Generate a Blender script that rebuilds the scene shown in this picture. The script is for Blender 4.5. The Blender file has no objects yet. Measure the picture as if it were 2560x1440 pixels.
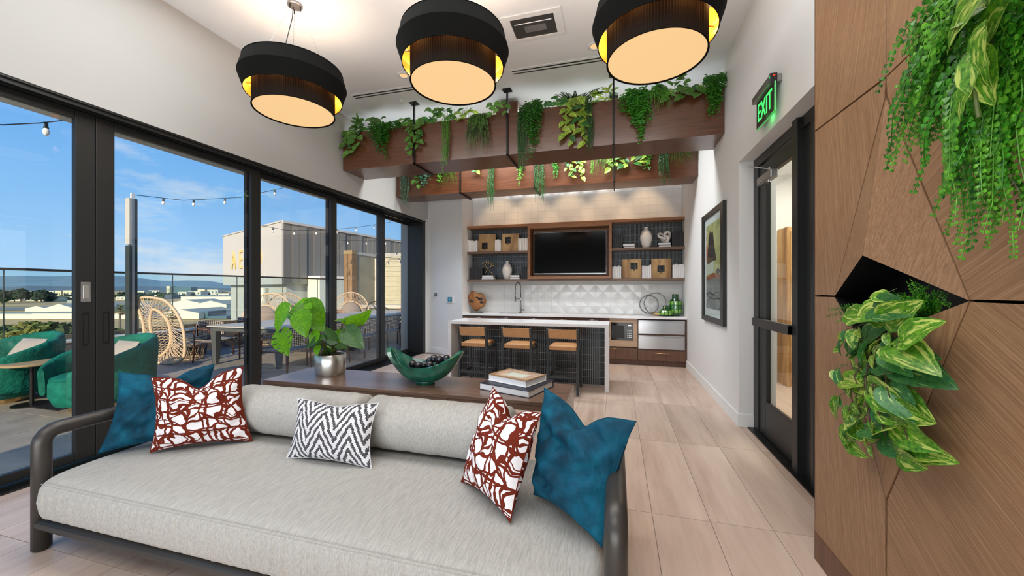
import bpy, bmesh, math, random
from mathutils import Vector, Matrix, Euler
from math import sin, cos, pi, radians, hypot, sqrt
rnd = random.Random(7)
C = bpy.context.scene.collection
scene = bpy.context.scene

# ---------------------------------------------------------------- camera
HC, FPX = 1.45, 950.0
cam_data = bpy.data.cameras.new('camera')
cam_data.sensor_fit = 'HORIZONTAL'; cam_data.sensor_width = 36.0
cam_data.lens = 36.0 * FPX / 2560.0
cam_data.clip_start = 0.05; cam_data.clip_end = 9000
cam = bpy.data.objects.new('camera', cam_data); C.objects.link(cam)
cam.location = (0, 0, HC)
cam.rotation_euler = (radians(90), 0, math.atan(260.0 / FPX))
scene.camera = cam

# ---------------------------------------------------------------- world sky
W = bpy.data.worlds.new('sky'); scene.world = W; W.use_nodes = True
nt = W.node_tree; nt.nodes.clear()
def wn(t, **k):
    n = nt.nodes.new(t)
    for a, b in k.items(): setattr(n, a, b)
    return n
tc = wn('ShaderNodeTexCoord'); sep = wn('ShaderNodeSeparateXYZ')
nt.links.new(tc.outputs['Generated'], sep.inputs[0])
ramp = wn('ShaderNodeValToRGB')
el = ramp.color_ramp.elements
el[0].position = 0.0; el[0].color = (0.36, 0.53, 0.72, 1)
el[1].position = 1.0; el[1].color = (0.04, 0.16, 0.50, 1)
for p, c in ((0.05, (0.30, 0.50, 0.74, 1)), (0.16, (0.20, 0.42, 0.72, 1)), (0.38, (0.09, 0.30, 0.68, 1))):
    e = el.new(p); e.color = c
nt.links.new(sep.outputs['Z'], ramp.inputs[0])
# clouds: noise over the direction, stretched sideways, mostly low in the sky
mp = wn('ShaderNodeMapping'); mp.inputs['Scale'].default_value = (2.6, 2.6, 9.0); mp.inputs['Location'].default_value = (0.9, 2.2, 0.4)
nt.links.new(tc.outputs['Generated'], mp.inputs[0])
n1 = wn('ShaderNodeTexNoise'); n1.inputs['Scale'].default_value = 1.5; n1.inputs['Detail'].default_value = 8; n1.inputs['Roughness'].default_value = .58
nt.links.new(mp.outputs[0], n1.inputs['Vector'])
cr = wn('ShaderNodeValToRGB'); cr.color_ramp.elements[0].position = .52; cr.color_ramp.elements[1].position = .68
nt.links.new(n1.outputs['Fac'], cr.inputs[0])
er = wn('ShaderNodeValToRGB'); e2 = er.color_ramp.elements
e2[0].position = 0.0; e2[0].color = (.85, .85, .85, 1); e2[1].position = .55; e2[1].color = (.12, .12, .12, 1)
x = e2.new(.2); x.color = (.75, .75, .75, 1)
nt.links.new(sep.outputs['Z'], er.inputs[0])
mu = wn('ShaderNodeMath', operation='MULTIPLY'); nt.links.new(cr.outputs[0], mu.inputs[0]); nt.links.new(er.outputs[0], mu.inputs[1])
mx = wn('ShaderNodeMixRGB'); mx.inputs[2].default_value = (.62, .64, .66, 1)
nt.links.new(mu.outputs[0], mx.inputs[0]); nt.links.new(ramp.outputs[0], mx.inputs[1])
bg = wn('ShaderNodeBackground'); bg.inputs[1].default_value = 1.35
out = wn('ShaderNodeOutputWorld')
nt.links.new(mx.outputs[0], bg.inputs[0]); nt.links.new(bg.outputs[0], out.inputs[0])

# ---------------------------------------------------------------- sun and added room fills
def add_light(name, kind, loc, energy, color=(1, 1, 1), rot=(0, 0, 0), size=1, size_y=None, spot=None):
    d = bpy.data.lights.new(name, kind); d.energy = energy; d.color = color
    if kind == 'AREA':
        d.shape = 'RECTANGLE'; d.size = size; d.size_y = size_y or size
    elif kind == 'SUN': d.angle = radians(0.6)
    elif kind == 'SPOT':
        d.spot_size = spot or radians(90); d.spot_blend = .6; d.shadow_soft_size = size
    else: d.shadow_soft_size = size
    o = bpy.data.objects.new(name, d); C.objects.link(o); o.location = loc; o.rotation_euler = rot
    return o
sun = add_light('sun', 'SUN', (0, 0, 30), 6.5, (1.0, .82, .58))
SUN_DIR = Vector((-0.14, 0.92, -0.36))          # travel direction of the light
sun.rotation_euler = SUN_DIR.to_track_quat('-Z', 'Y').to_euler()
# added soft fill above and behind the camera, not a fixture of the room
add_light('fill_above_camera', 'AREA', (-1.5, -1.0, 4.10), 85, (.95, .98, 1), (0, 0, 0), 4.0, 2.0)
# added fill in front of the solid rear wall, stands in for unseen windows
add_light('fill_behind_camera', 'AREA', (-1.4, -3.1, 1.10), 290, (.93, .97, 1), (radians(106), 0, 0), 5.2, 1.9)
add_light('fill_mid_room', 'AREA', (-1.4, 2.0, 4.12), 95, (.95, .98, 1), (0, 0, 0), 4.6, 1.4)  # added fill for the middle of the room, no lamp of this kind
add_light('fill_over_bar', 'AREA', (-1.4, 5.85, 4.13), 145, (.96, .98, 1), (0, 0, 0), 3.2, .45)  # added fill between the planters to brighten the bar end
# added upward fills over both planters to brighten the ceiling, no lamps there
add_light('planter_up_fill', 'AREA', (-1.4, 5.27, 3.78), 9, (.95, .98, 1), (radians(180), 0, 0), 5.0, .42)
add_light('planter_up_fill', 'AREA', (-1.4, 6.74, 3.71), 9, (.95, .98, 1), (radians(180), 0, 0), 5.0, .42)
scene.view_settings.view_transform = 'Standard'
scene.view_settings.look = 'None'
scene.view_settings.exposure = 0.0
scene.view_settings.gamma = 1.0
scene.view_settings.use_curve_mapping = False
scene.cycles.max_bounces = 10; scene.cycles.diffuse_bounces = 5; scene.cycles.glossy_bounces = 4
scene.cycles.transmission_bounces = 8; scene.cycles.transparent_max_bounces = 16
scene.cycles.sample_clamp_indirect = 6.0
scene.cycles.caustics_reflective = False; scene.cycles.caustics_refractive = False

# ---------------------------------------------------------------- materials
MATS = {}
def new_mat(name):
    m = bpy.data.materials.new(name); m.use_nodes = True
    MATS[name] = m
    return m, m.node_tree, m.node_tree.nodes['Principled BSDF']
def N(t, kind, **k):
    n = t.nodes.new(kind)
    for a, b in k.items():
        if a in n.bl_rna.properties: setattr(n, a, b)
        else: n.inputs[a].default_value = b
    return n
def L(t, a, b): t.links.new(a, b)
def plain(name, col, rough=.5, metal=0.0, bump=0.0, bscale=200, vary=0.0, vscale=3.0, emit=None, estr=0, coat=0, sheen=0, spec=.5):
    m, t, b = new_mat(name)
    b.inputs['Base Color'].default_value = (*col, 1); b.inputs['Roughness'].default_value = rough
    b.inputs['Metallic'].default_value = metal; b.inputs['Coat Weight'].default_value = coat
    b.inputs['Sheen Weight'].default_value = sheen
    b.inputs['Specular IOR Level'].default_value = spec
    if sheen: b.inputs['Sheen Roughness'].default_value = .4
    if emit: b.inputs['Emission Color'].default_value = (*emit, 1); b.inputs['Emission Strength'].default_value = estr
    if vary or bump:
        tc = N(t, 'ShaderNodeTexCoord')
    if vary:
        n = N(t, 'ShaderNodeTexNoise', Scale=vscale, Detail=5.0); L(t, tc.outputs['Object'], n.inputs['Vector'])
        r = N(t, 'ShaderNodeValToRGB'); r.color_ramp.elements[0].position = .3; r.color_ramp.elements[1].position = .7
        r.color_ramp.elements[0].color = (*[c * (1 - vary) for c in col], 1); r.color_ramp.elements[1].color = (*[min(1, c * (1 + vary)) for c in col], 1)
        L(t, n.outputs['Fac'], r.inputs[0]); L(t, r.outputs[0], b.inputs['Base Color'])
    if bump:
        n = N(t, 'ShaderNodeTexNoise', Scale=float(bscale), Detail=3.0); L(t, tc.outputs['Object'], n.inputs['Vector'])
        bu = N(t, 'ShaderNodeBump', Strength=bump, Distance=.005); L(t, n.outputs['Fac'], bu.inputs['Height']); L(t, bu.outputs[0], b.inputs['Normal'])
    return m
def wood(name, c1, c2, scale=(40, 2, 40), rough=.45, rot=(0, 0, 0), obj_rand=0.0, detail=4, mid=None, bump=.15, coarse=.35, coat=0, spec=.5):
    m, t, b = new_mat(name)
    tc = N(t, 'ShaderNodeTexCoord'); mp = N(t, 'ShaderNodeMapping'); mp.inputs['Scale'].default_value = scale
    mr = N(t, 'ShaderNodeMapping'); mr.inputs['Rotation'].default_value = rot
    L(t, tc.outputs['Object'], mr.inputs[0])
    src = mr.outputs[0]
    if obj_rand:
        oi = N(t, 'ShaderNodeObjectInfo'); ad = N(t, 'ShaderNodeVectorMath', operation='ADD'); sc = N(t, 'ShaderNodeVectorMath', operation='SCALE')
        cb = N(t, 'ShaderNodeCombineXYZ')
        for i in range(3): L(t, oi.outputs['Random'], cb.inputs[i])
        L(t, cb.outputs[0], sc.inputs[0]); sc.inputs['Scale'].default_value = 37.0
        L(t, src, ad.inputs[0]); L(t, sc.outputs[0], ad.inputs[1]); src = ad.outputs[0]
    L(t, src, mp.inputs[0])
    n = N(t, 'ShaderNodeTexNoise', Scale=1.0, Detail=float(detail), Roughness=.65); L(t, mp.outputs[0], n.inputs['Vector'])
    m2 = N(t, 'ShaderNodeMapping'); m2.inputs['Scale'].default_value = [s * .18 for s in scale]; L(t, src, m2.inputs[0])
    n2 = N(t, 'ShaderNodeTexNoise', Scale=1.0, Detail=3.0, Distortion=1.2); L(t, m2.outputs[0], n2.inputs['Vector'])
    mm = N(t, 'ShaderNodeMath', operation='MULTIPLY_ADD'); L(t, n2.outputs['Fac'], mm.inputs[0]); mm.inputs[1].default_value = coarse
    ms = N(t, 'ShaderNodeMath', operation='MULTIPLY'); L(t, n.outputs['Fac'], ms.inputs[0]); ms.inputs[1].default_value = 1 - coarse; L(t, ms.outputs[0], mm.inputs[2])
    r = N(t, 'ShaderNodeValToRGB'); r.color_ramp.elements[0].position = .34; r.color_ramp.elements[1].position = .66
    r.color_ramp.elements[0].color = (*c1, 1); r.color_ramp.elements[1].color = (*c2, 1)
    if mid: e = r.color_ramp.elements.new(.5); e.color = (*mid, 1)
    L(t, mm.outputs[0], r.inputs[0])
    colout = r.outputs[0]
    if obj_rand:
        hs = N(t, 'ShaderNodeHueSaturation'); mv = N(t, 'ShaderNodeMapRange'); L(t, oi.outputs['Random'], mv.inputs['Value'])
        mv.inputs['To Min'].default_value = 1 - obj_rand; mv.inputs['To Max'].default_value = 1 + obj_rand * .6
        L(t, mv.outputs[0], hs.inputs['Value']); L(t, colout, hs.inputs['Color']); colout = hs.outputs[0]
    L(t, colout, b.inputs['Base Color']); b.inputs['Roughness'].default_value = rough
    b.inputs['Specular IOR Level'].default_value = spec
    b.inputs['Coat Weight'].default_value = coat; b.inputs['Coat Roughness'].default_value = .22; b.inputs['Coat IOR'].default_value = 1.7
    if bump:
        bu = N(t, 'ShaderNodeBump', Strength=bump, Distance=.002); L(t, n.outputs['Fac'], bu.inputs['Height']); L(t, bu.outputs[0], b.inputs['Normal'])
    return m
def leaf_mat(name, c1, c2, var=None, rough=.38, trans=.25, nscale=14.0):
    """two greens mixed by noise, optional cream variegation, a paler midrib along uv v=.5"""
    m, t, b = new_mat(name)
    tc = N(t, 'ShaderNodeTexCoord'); oi = N(t, 'ShaderNodeObjectInfo')
    n = N(t, 'ShaderNodeTexNoise', Scale=nscale, Detail=3.0); L(t, tc.outputs['Object'], n.inputs['Vector'])
    r = N(t, 'ShaderNodeValToRGB'); r.color_ramp.elements[0].position = .35; r.color_ramp.elements[1].position = .65
    r.color_ramp.elements[0].color = (*c1, 1); r.color_ramp.elements[1].color = (*c2, 1); L(t, n.outputs['Fac'], r.inputs[0])
    col = r.outputs[0]
    if var:
        mp = N(t, 'ShaderNodeMapping'); mp.inputs['Scale'].default_value = (3.0, 9.0, 1.0); L(t, tc.outputs['UV'], mp.inputs[0])
        ad = N(t, 'ShaderNodeVectorMath', operation='ADD'); cb = N(t, 'ShaderNodeCombineXYZ'); s = N(t, 'ShaderNodeMath', operation='MULTIPLY'); s.inputs[1].default_value = 50
        L(t, oi.outputs['Random'], s.inputs[0]); L(t, s.outputs[0], cb.inputs[0]); L(t, s.outputs[0], cb.inputs[2]); L(t, mp.outputs[0], ad.inputs[0]); L(t, cb.outputs[0], ad.inputs[1])
        n2 = N(t, 'ShaderNodeTexNoise', Scale=1.0, Detail=4.0); L(t, ad.outputs[0], n2.inputs['Vector'])
        r2 = N(t, 'ShaderNodeValToRGB'); r2.color_ramp.elements[0].position = var[1]; r2.color_ramp.elements[1].position = var[1] + .07; L(t, n2.outputs['Fac'], r2.inputs[0])
        mx = N(t, 'ShaderNodeMixRGB'); mx.inputs[2].default_value = (*var[0], 1); L(t, r2.outputs[0], mx.inputs[0]); L(t, col, mx.inputs[1]); col = mx.outputs[0]
    hs = N(t, 'ShaderNodeHueSaturation'); mv = N(t, 'ShaderNodeMapRange'); L(t, oi.outputs['Random'], mv.inputs['Value'])
    mv.inputs['To Min'].default_value = .75; mv.inputs['To Max'].default_value = 1.25
    L(t, mv.outputs[0], hs.inputs['Value']); L(t, col, hs.inputs['Color']); col = hs.outputs[0]
    L(t, col, b.inputs['Base Color']); b.inputs['Roughness'].default_value = rough
    tr = N(t, 'ShaderNodeBsdfTranslucent'); L(t, col, tr.inputs[0]); ms = N(t, 'ShaderNodeMixShader'); ms.inputs[0].default_value = trans
    o = t.nodes['Material Output']; L(t, b.outputs[0], ms.inputs[1]); L(t, tr.outputs[0], ms.inputs[2]); L(t, ms.outputs[0], o.inputs[0])
    return m
def glass_mat(name, tint=(1, 1, 1), refl=.06, rough=0.0, cap=.10):
    """architectural glazing: mostly clear, a little mirror"""
    m = bpy.data.materials.new(name); m.use_nodes = True; t = m.node_tree; t.nodes.clear(); MATS[name] = m
    tr = N(t, 'ShaderNodeBsdfTransparent'); tr.inputs[0].default_value = (*tint, 1)
    gl = N(t, 'ShaderNodeBsdfGlossy'); gl.inputs['Roughness'].default_value = rough
    fr = N(t, 'ShaderNodeFresnel', IOR=1.35); mu = N(t, 'ShaderNodeMath', operation='MULTIPLY'); mu.inputs[1].default_value = refl / .06
    L(t, fr.outputs[0], mu.inputs[0]); mu.use_clamp = True; mn = N(t, 'ShaderNodeMath', operation='MINIMUM'); L(t, mu.outputs[0], mn.inputs[0]); mn.inputs[1].default_value = cap; mu = mn; mx = N(t, 'ShaderNodeMixShader'); L(t, mu.outputs[0], mx.inputs[0]); L(t, tr.outputs[0], mx.inputs[1]); L(t, gl.outputs[0], mx.inputs[2])
    o = N(t, 'ShaderNodeOutputMaterial'); L(t, mx.outputs[0], o.inputs[0])
    return m
# ---------------------------------------------------------------- mesh builder
class MB:
    def __init__(s): s.v = []; s.f = []; s.uv = {}
    def add(s, vs, fs, uvs=None):
        b = len(s.v); s.v += [tuple(p) for p in vs]
        for i, f in enumerate(fs):
            s.f.append(tuple(b + k for k in f))
            if uvs: s.uv[len(s.f) - 1] = [uvs[k] for k in f]
        return s
    def box(s, x0, x1, y0, y1, z0, z1):
        return s.add([(x0, y0, z0), (x1, y0, z0), (x1, y1, z0), (x0, y1, z0), (x0, y0, z1), (x1, y0, z1), (x1, y1, z1), (x0, y1, z1)],
                     [(0, 3, 2, 1), (4, 5, 6, 7), (0, 1, 5, 4), (1, 2, 6, 5), (2, 3, 7, 6), (3, 0, 4, 7)])
    def obox(s, c, size, M=None):
        hx, hy, hz = [q / 2 for q in size]; c = Vector(c)
        pts = [Vector((a * hx, b * hy, d * hz)) for d in (-1, 1) for a, b in ((-1, -1), (1, -1), (1, 1), (-1, 1))]
        if M is not None: pts = [M @ p for p in pts]
        return s.add([c + p for p in pts], [(0, 3, 2, 1), (4, 5, 6, 7), (0, 1, 5, 4), (1, 2, 6, 5), (2, 3, 7, 6), (3, 0, 4, 7)])
    def bar(s, p0, p1, w, h, up=(0, 0, 1)):
        p0, p1 = Vector(p0), Vector(p1); d = (p1 - p0); ln = d.length; d.normalize(); u = Vector(up)
        x = d.cross(u)
        if x.length < 1e-4: x = d.cross(Vector((0, 1, 0)))
        x.normalize(); z = x.cross(d)
        M = Matrix((x, d, z)).transposed()
        return s.obox((p0 + p1) / 2, (w, ln, h), M)
    def tube(s, path, r, n=8, closed=False, cap=True):
        path = [Vector(p) for p in path]; m = len(path)
        rs = r if isinstance(r, (list, tuple)) else [r] * m
        tang = []
        for i in range(m):
            a = path[(i - 1) % m] if (closed or i > 0) else path[i]; b = path[(i + 1) % m] if (closed or i < m - 1) else path[i]
            tang.append((b - a).normalized() if (b - a).length > 1e-9 else Vector((0, 0, 1)))
        t0 = tang[0]; u = t0.cross(Vector((0, 0, 1)))
        if u.length < .01: u = t0.cross(Vector((1, 0, 0)))
        u.normalize(); vs = []
        for i in range(m):
            t = tang[i]; u = (u - t * u.dot(t))
            if u.length < 1e-6: u = t.orthogonal()
            u.normalize(); w = t.cross(u)
            for k in range(n):
                a = 2 * pi * k / n; vs.append(path[i] + (u * cos(a) + w * sin(a)) * rs[i])
        fs = []
        for i in range(m if closed else m - 1):
            j = (i + 1) % m
            for k in range(n):
                k2 = (k + 1) % n; fs.append((i * n + k, i * n + k2, j * n + k2, j * n + k))
        if cap and not closed:
            fs.append(tuple(range(n))[::-1]); fs.append(tuple((m - 1) * n + k for k in range(n)))
        return s.add(vs, fs)
    def lathe(s, prof, n=24, c=(0, 0, 0), cap0=True, cap1=True, sx=1, sy=1):
        vs = []; fs = []; m = len(prof)
        for r, z in prof:
            for k in range(n):
                a = 2 * pi * k / n; vs.append((c[0] + r * cos(a) * sx, c[1] + r * sin(a) * sy, c[2] + z))
        for i in range(m - 1):
            for k in range(n):
                k2 = (k + 1) % n; fs.append((i * n + k, i * n + k2, (i + 1) * n + k2, (i + 1) * n + k))
        if cap0: fs.append(tuple(range(n))[::-1])
        if cap1: fs.append(tuple((m - 1) * n + k for k in range(n)))
        return s.add(vs, fs)
    def sphere(s, c, r, n=12, m=8, sc=(1, 1, 1)):
        prof = [(max(1e-4, r * sin(pi * i / m)), -r * cos(pi * i / m)) for i in range(m + 1)]
        b = len(s.v); s.lathe(prof, n, (0, 0, 0), True, True)
        for i in range(b, len(s.v)):
            p = s.v[i]; s.v[i] = (c[0] + p[0] * sc[0], c[1] + p[1] * sc[1], c[2] + p[2] * sc[2])
        return s
    def prism(s, poly, d, flip=False):
        """poly: 3D points of a flat polygon, extruded by vector d"""
        n = len(poly); P0 = [Vector(p) for p in poly]; d = Vector(d)
        vs = P0 + [p + d for p in P0]
        fs = [tuple(range(n))[::-1], tuple(range(n, 2 * n))] + [(i, (i + 1) % n, n + (i + 1) % n, n + i) for i in range(n)]
        return s.add(vs, fs)
    def grid(s, fn, nu, nv, closed_u=False, closed_v=False, uvs=True, uvf=None):
        vs = []; uv = []
        for i in range(nu + 1):
            for j in range(nv + 1):
                u, v = i / nu, j / nv; vs.append(fn(u, v)); uv.append(uvf(u, v) if uvf else (u, v))
        fs = []
        for i in range(nu):
            for j in range(nv):
                a = i * (nv + 1) + j; fs.append((a, a + nv + 1, a + nv + 2, a + 1))
        return s.add(vs, fs, uv if uvs else None)
    def build(s, name, mat, parent=None, smooth=False, bevel=0, loc=None, seg=2, sub=0, auto=None):
        me = bpy.data.meshes.new(name)
        off = Vector((0, 0, 0))
        if parent is not None:
            r = parent
            while r.parent: r = r.parent
            off = Vector(r.location)
        elif loc is not None: off = Vector(loc)
        me.from_pydata([tuple(Vector(p) - off) for p in s.v], [], s.f)
        if s.uv:
            ul = me.uv_layers.new(name='UVMap'); 
            for pi_, pl in enumerate(me.polygons):
                if pi_ in s.uv:
                    for k, li in enumerate(pl.loop_indices): ul.data[li].uv = s.uv[pi_][k]
        me.materials.append(MATS[mat] if isinstance(mat, str) else mat)
        if smooth:
            me.polygons.foreach_set('use_smooth', [True] * len(me.polygons))
        me.update()
        o = bpy.data.objects.new(name, me); C.objects.link(o)
        if parent is not None: o.parent = parent
        elif loc is not None: o.location = off
        if bevel:
            b = o.modifiers.new('bevel', 'BEVEL'); b.width = bevel; b.segments = seg; b.limit_method = 'ANGLE'; b.angle_limit = radians(50)
        if sub:
            b = o.modifiers.new('sub', 'SUBSURF'); b.levels = sub; b.render_levels = sub
        return o
def recalc(o):
    bm = bmesh.new(); bm.from_mesh(o.data); bmesh.ops.recalc_face_normals(bm, faces=bm.faces); bm.to_mesh(o.data); bm.free(); return o
def thing(name, label, cat, loc=(0, 0, 0), rz=0, group=None):
    o = bpy.data.objects.new(name, None); C.objects.link(o); o.location = loc; o.rotation_euler = (0, 0, rz); o.empty_display_size = .1
    return tag(o, label, cat, group)
def tag(o, label=None, cat=None, group=None, kind=None):
    if label: o['label'] = label
    if cat: o['category'] = cat
    if group: o['group'] = group
    if kind: o['kind'] = kind
    return o
def struct(o): o['kind'] = 'structure'; return o
def copy_tree(o, parent=None):
    c = o.copy(); C.objects.link(c)
    if parent is not None: c.parent = parent
    for ch in list(o.children): copy_tree(ch, c)
    return c
def place(proto, loc, rz=0, label=None, first=[None]):
    c = copy_tree(proto); c.location = loc; c.rotation_euler = (0, 0, rz)
    if label: c['label'] = label
    return c
def S(x0, x1, y0, y1, z0, z1, name, mat, parent=None, bevel=0):
    o = MB().box(x0, x1, y0, y1, z0, z1).build(name, mat, parent, bevel=bevel)
    return struct(o) if parent is None else o
def arc(c, r, a0, a1, n, plane='xz'):
    out = []
    for i in range(n + 1):
        a = a0 + (a1 - a0) * i / n
        if plane == 'xz': out.append((c[0] + r * cos(a), c[1], c[2] + r * sin(a)))
        elif plane == 'yz': out.append((c[0], c[1] + r * cos(a), c[2] + r * sin(a)))
        else: out.append((c[0] + r * cos(a), c[1] + r * sin(a), c[2]))
    return out
# ---------------------------------------------------------------- material list
plain('wall_back_paint', (.035, .045, .035), .8)
plain('wall_paint', (.74, .74, .73), .85, bump=.03, bscale=90)
plain('wall_paint_warm', (.47, .46, .435), .85, bump=.03, bscale=90)
plain('ceiling_paint', (.74, .76, .77), .9)
plain('trim_white', (.78, .79, .78), .55)
plain('grout_floor', (.22, .17, .14), .9)
wood('floor_tile', (.47, .34, .265), (.68, .535, .44), (16, 1.6, 16), .30, obj_rand=.10, mid=(.60, .455, .37), bump=.05, coarse=.5)
plain('black_frame', (.012, .013, .013), .42, bump=.05, bscale=400)
plain('black_metal', (.008, .008, .008), .4, metal=.3)
plain('bronze_frame', (.035, .032, .03), .45, bump=.05, bscale=300)
glass_mat('window_glass', (.96, .98, .98), .05)
glass_mat('rail_glass', (.86, .93, .92), .05)
glass_mat('door_glass', (.9, .93, .92), .10)
wood('beam_wood', (.070, .023, .008), (.135, .047, .018), (3, 60, 60), .45, coarse=.3, coat=.7, spec=.2)
wood('panel_wood_a', (.19, .10, .05), (.34, .20, .108), (210, 210, 4), .42, rot=(radians(-14), 0, 0), coarse=.15, mid=(.255, .138, .070))
wood('panel_wood_b', (.19, .10, .05), (.34, .20, .108), (210, 210, 4), .42, rot=(radians(8), 0, 0), coarse=.15, mid=(.255, .138, .070))
wood('panel_wood_c', (.19, .10, .05), (.34, .20, .108), (210, 210, 4), .42, rot=(radians(-60), 0, 0), coarse=.15, mid=(.255, .138, .070))
wood('panel_wood_d', (.19, .10, .05), (.34, .20, .108), (210, 210, 4), .42, rot=(radians(56), 0, 0), coarse=.15, mid=(.255, .138, .070))
wood('cabinet_wood', (.075, .032, .017), (.15, .068, .037), (60, 60, 3), .38, coarse=.3)
wood('tv_wood', (.19, .080, .032), (.36, .165, .070), (3, 60, 60), .42, coarse=.3)
wood('shelf_wood', (.10, .055, .032), (.21, .125, .078), (3, 60, 60), .42, coarse=.3)
wood('micro_trim', (.36, .23, .14), (.52, .35, .22), (4, 40, 60), .3, coarse=.3)
plain('white_tile', (.78, .78, .76), .16)
plain('tile_grout', (.62, .62, .60), .8)
plain('dark_tile', (.030, .036, .040), .22, vary=.35, vscale=30)
plain('dark_grout', (.60, .63, .66), .8)
plain('quartz', (.80, .80, .81), .12, vary=.03, vscale=4)
plain('steel', (.50, .50, .51), .20, metal=1.0)
plain('chrome', (.75, .75, .76), .1, metal=1.0)
plain('dark_chrome', (.22, .22, .23), .2, metal=1.0)
plain('brass', (.75, .50, .22), .25, metal=1.0)
plain('black_glass', (.004, .004, .005), .06, spec=.6)
plain('black_plastic', (.012, .012, .012), .4)
plain('stool_paint', (.035, .042, .046), .38)
plain('tan_leather', (.52, .27, .115), .42, vary=.08, vscale=12)
plain('sofa_frame_paint', (.05, .045, .04), .38, metal=.35)
# woven upholstery with long slubs
m, t, b = new_mat('linen')
tc = N(t, 'ShaderNodeTexCoord'); mp = N(t, 'ShaderNodeMapping'); mp.inputs['Scale'].default_value = (260, 14, 60); mp.inputs['Rotation'].default_value = (0, 0, radians(-12)); L(t, tc.outputs['Object'], mp.inputs[0])
n1 = N(t, 'ShaderNodeTexNoise', Scale=1.0, Detail=4.0, Roughness=.7); L(t, mp.outputs[0], n1.inputs['Vector'])
r = N(t, 'ShaderNodeValToRGB'); r.color_ramp.elements[0].position = .33; r.color_ramp.elements[1].position = .67
r.color_ramp.elements[0].color = (.30, .29, .27, 1); r.color_ramp.elements[1].color = (.45, .435, .405, 1)
L(t, n1.outputs['Fac'], r.inputs[0]); L(t, r.outputs[0], b.inputs['Base Color']); b.inputs['Roughness'].default_value = .95; b.inputs['Specular IOR Level'].default_value = .15
bu = N(t, 'ShaderNodeBump', Strength=.35, Distance=.002); L(t, n1.outputs['Fac'], bu.inputs['Height']); L(t, bu.outputs[0], b.inputs['Normal'])
def velvet(name, c1, c2, c3):
    m, t, b = new_mat(name)
    tc = N(t, 'ShaderNodeTexCoord'); n = N(t, 'ShaderNodeTexNoise', Scale=5.0, Detail=6.0, Distortion=1.0); L(t, tc.outputs['Object'], n.inputs['Vector'])
    r = N(t, 'ShaderNodeValToRGB'); e = r.color_ramp.elements; e[0].position = .3; e[1].position = .75; e[0].color = (*c1, 1); e[1].color = (*c3, 1); q = e.new(.5); q.color = (*c2, 1)
    L(t, n.outputs['Fac'], r.inputs[0]); L(t, r.outputs[0], b.inputs['Base Color']); b.inputs['Roughness'].default_value = .75; b.inputs['Specular IOR Level'].default_value = .2
    b.inputs['Sheen Weight'].default_value = .12; b.inputs['Sheen Roughness'].default_value = .35; b.inputs['Sheen Tint'].default_value = (*[min(1, c * 3 + .01) for c in c2], 1)
    n2 = N(t, 'ShaderNodeTexNoise', Scale=9.0, Detail=3.0); L(t, tc.outputs['Object'], n2.inputs['Vector'])
    bu = N(t, 'ShaderNodeBump', Strength=.8, Distance=.04); L(t, n2.outputs['Fac'], bu.inputs['Height']); L(t, bu.outputs[0], b.inputs['Normal'])
velvet('teal_velvet', (.0008, .022, .042), (.0012, .058, .105), (.002, .13, .21))
velvet('green_velvet', (.001, .075, .056), (.002, .11, .082), (.003, .15, .11))
# rust print with white cells
m, t, b = new_mat('rust_print')
tc = N(t, 'ShaderNodeTexCoord'); oi = N(t, 'ShaderNodeObjectInfo')
def print_mask():
    mp = N(t, 'ShaderNodeMapping'); mp.inputs['Scale'].default_value = (1, 1, 1); L(t, tc.outputs['UV'], mp.inputs[0])
    nz = N(t, 'ShaderNodeTexNoise', Scale=5.0, Detail=2.0); L(t, mp.outputs[0], nz.inputs['Vector'])
    sb = N(t, 'ShaderNodeVectorMath', operation='SUBTRACT'); L(t, nz.outputs['Color'], sb.inputs[0]); sb.inputs[1].default_value = (.5, .5, .5)
    sc = N(t, 'ShaderNodeVectorMath', operation='SCALE'); sc.inputs['Scale'].default_value = .22; L(t, sb.outputs[0], sc.inputs[0])
    ad = N(t, 'ShaderNodeVectorMath', operation='ADD'); L(t, mp.outputs[0], ad.inputs[0]); L(t, sc.outputs[0], ad.inputs[1])
    outs = []
    for scl, th, vec in ((6.2, .085, (1, .8, 1)), (3.1, .035, (1.0, 1.7, 1))):
        m1 = N(t, 'ShaderNodeMapping'); m1.inputs['Scale'].default_value = vec; m1.inputs['Location'].default_value = (scl, scl * .7, 0); L(t, ad.outputs[0], m1.inputs[0])
        v = N(t, 'ShaderNodeTexVoronoi', feature='DISTANCE_TO_EDGE', Scale=scl, Randomness=.85); v.voronoi_dimensions = '2D'; L(t, m1.outputs[0], v.inputs['Vector'])
        g = N(t, 'ShaderNodeMath', operation='GREATER_THAN'); g.inputs[1].default_value = th; L(t, v.outputs['Distance'], g.inputs[0]); outs.append(g.outputs[0])
    a = outs[0]
    for o in outs[1:]:
        mu = N(t, 'ShaderNodeMath', operation='MULTIPLY'); L(t, a, mu.inputs[0]); L(t, o, mu.inputs[1]); a = mu.outputs[0]
    # wobbling vertical and horizontal strokes
    for ax, f, th in ((0, 5.3, .84), (1, 6.1, .87)):
        sp = N(t, 'ShaderNodeSeparateXYZ'); L(t, ad.outputs[0], sp.inputs[0])
        m1 = N(t, 'ShaderNodeMath', operation='MULTIPLY'); m1.inputs[1].default_value = f * 2 * pi; L(t, sp.outputs[ax], m1.inputs[0])
        s1 = N(t, 'ShaderNodeMath', operation='SINE'); L(t, m1.outputs[0], s1.inputs[0])
        g = N(t, 'ShaderNodeMath', operation='LESS_THAN'); g.inputs[1].default_value = th; L(t, s1.outputs[0], g.inputs[0])
        mu = N(t, 'ShaderNodeMath', operation='MULTIPLY'); L(t, a, mu.inputs[0]); L(t, g.outputs[0], mu.inputs[1]); a = mu.outputs[0]
    return a
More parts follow.
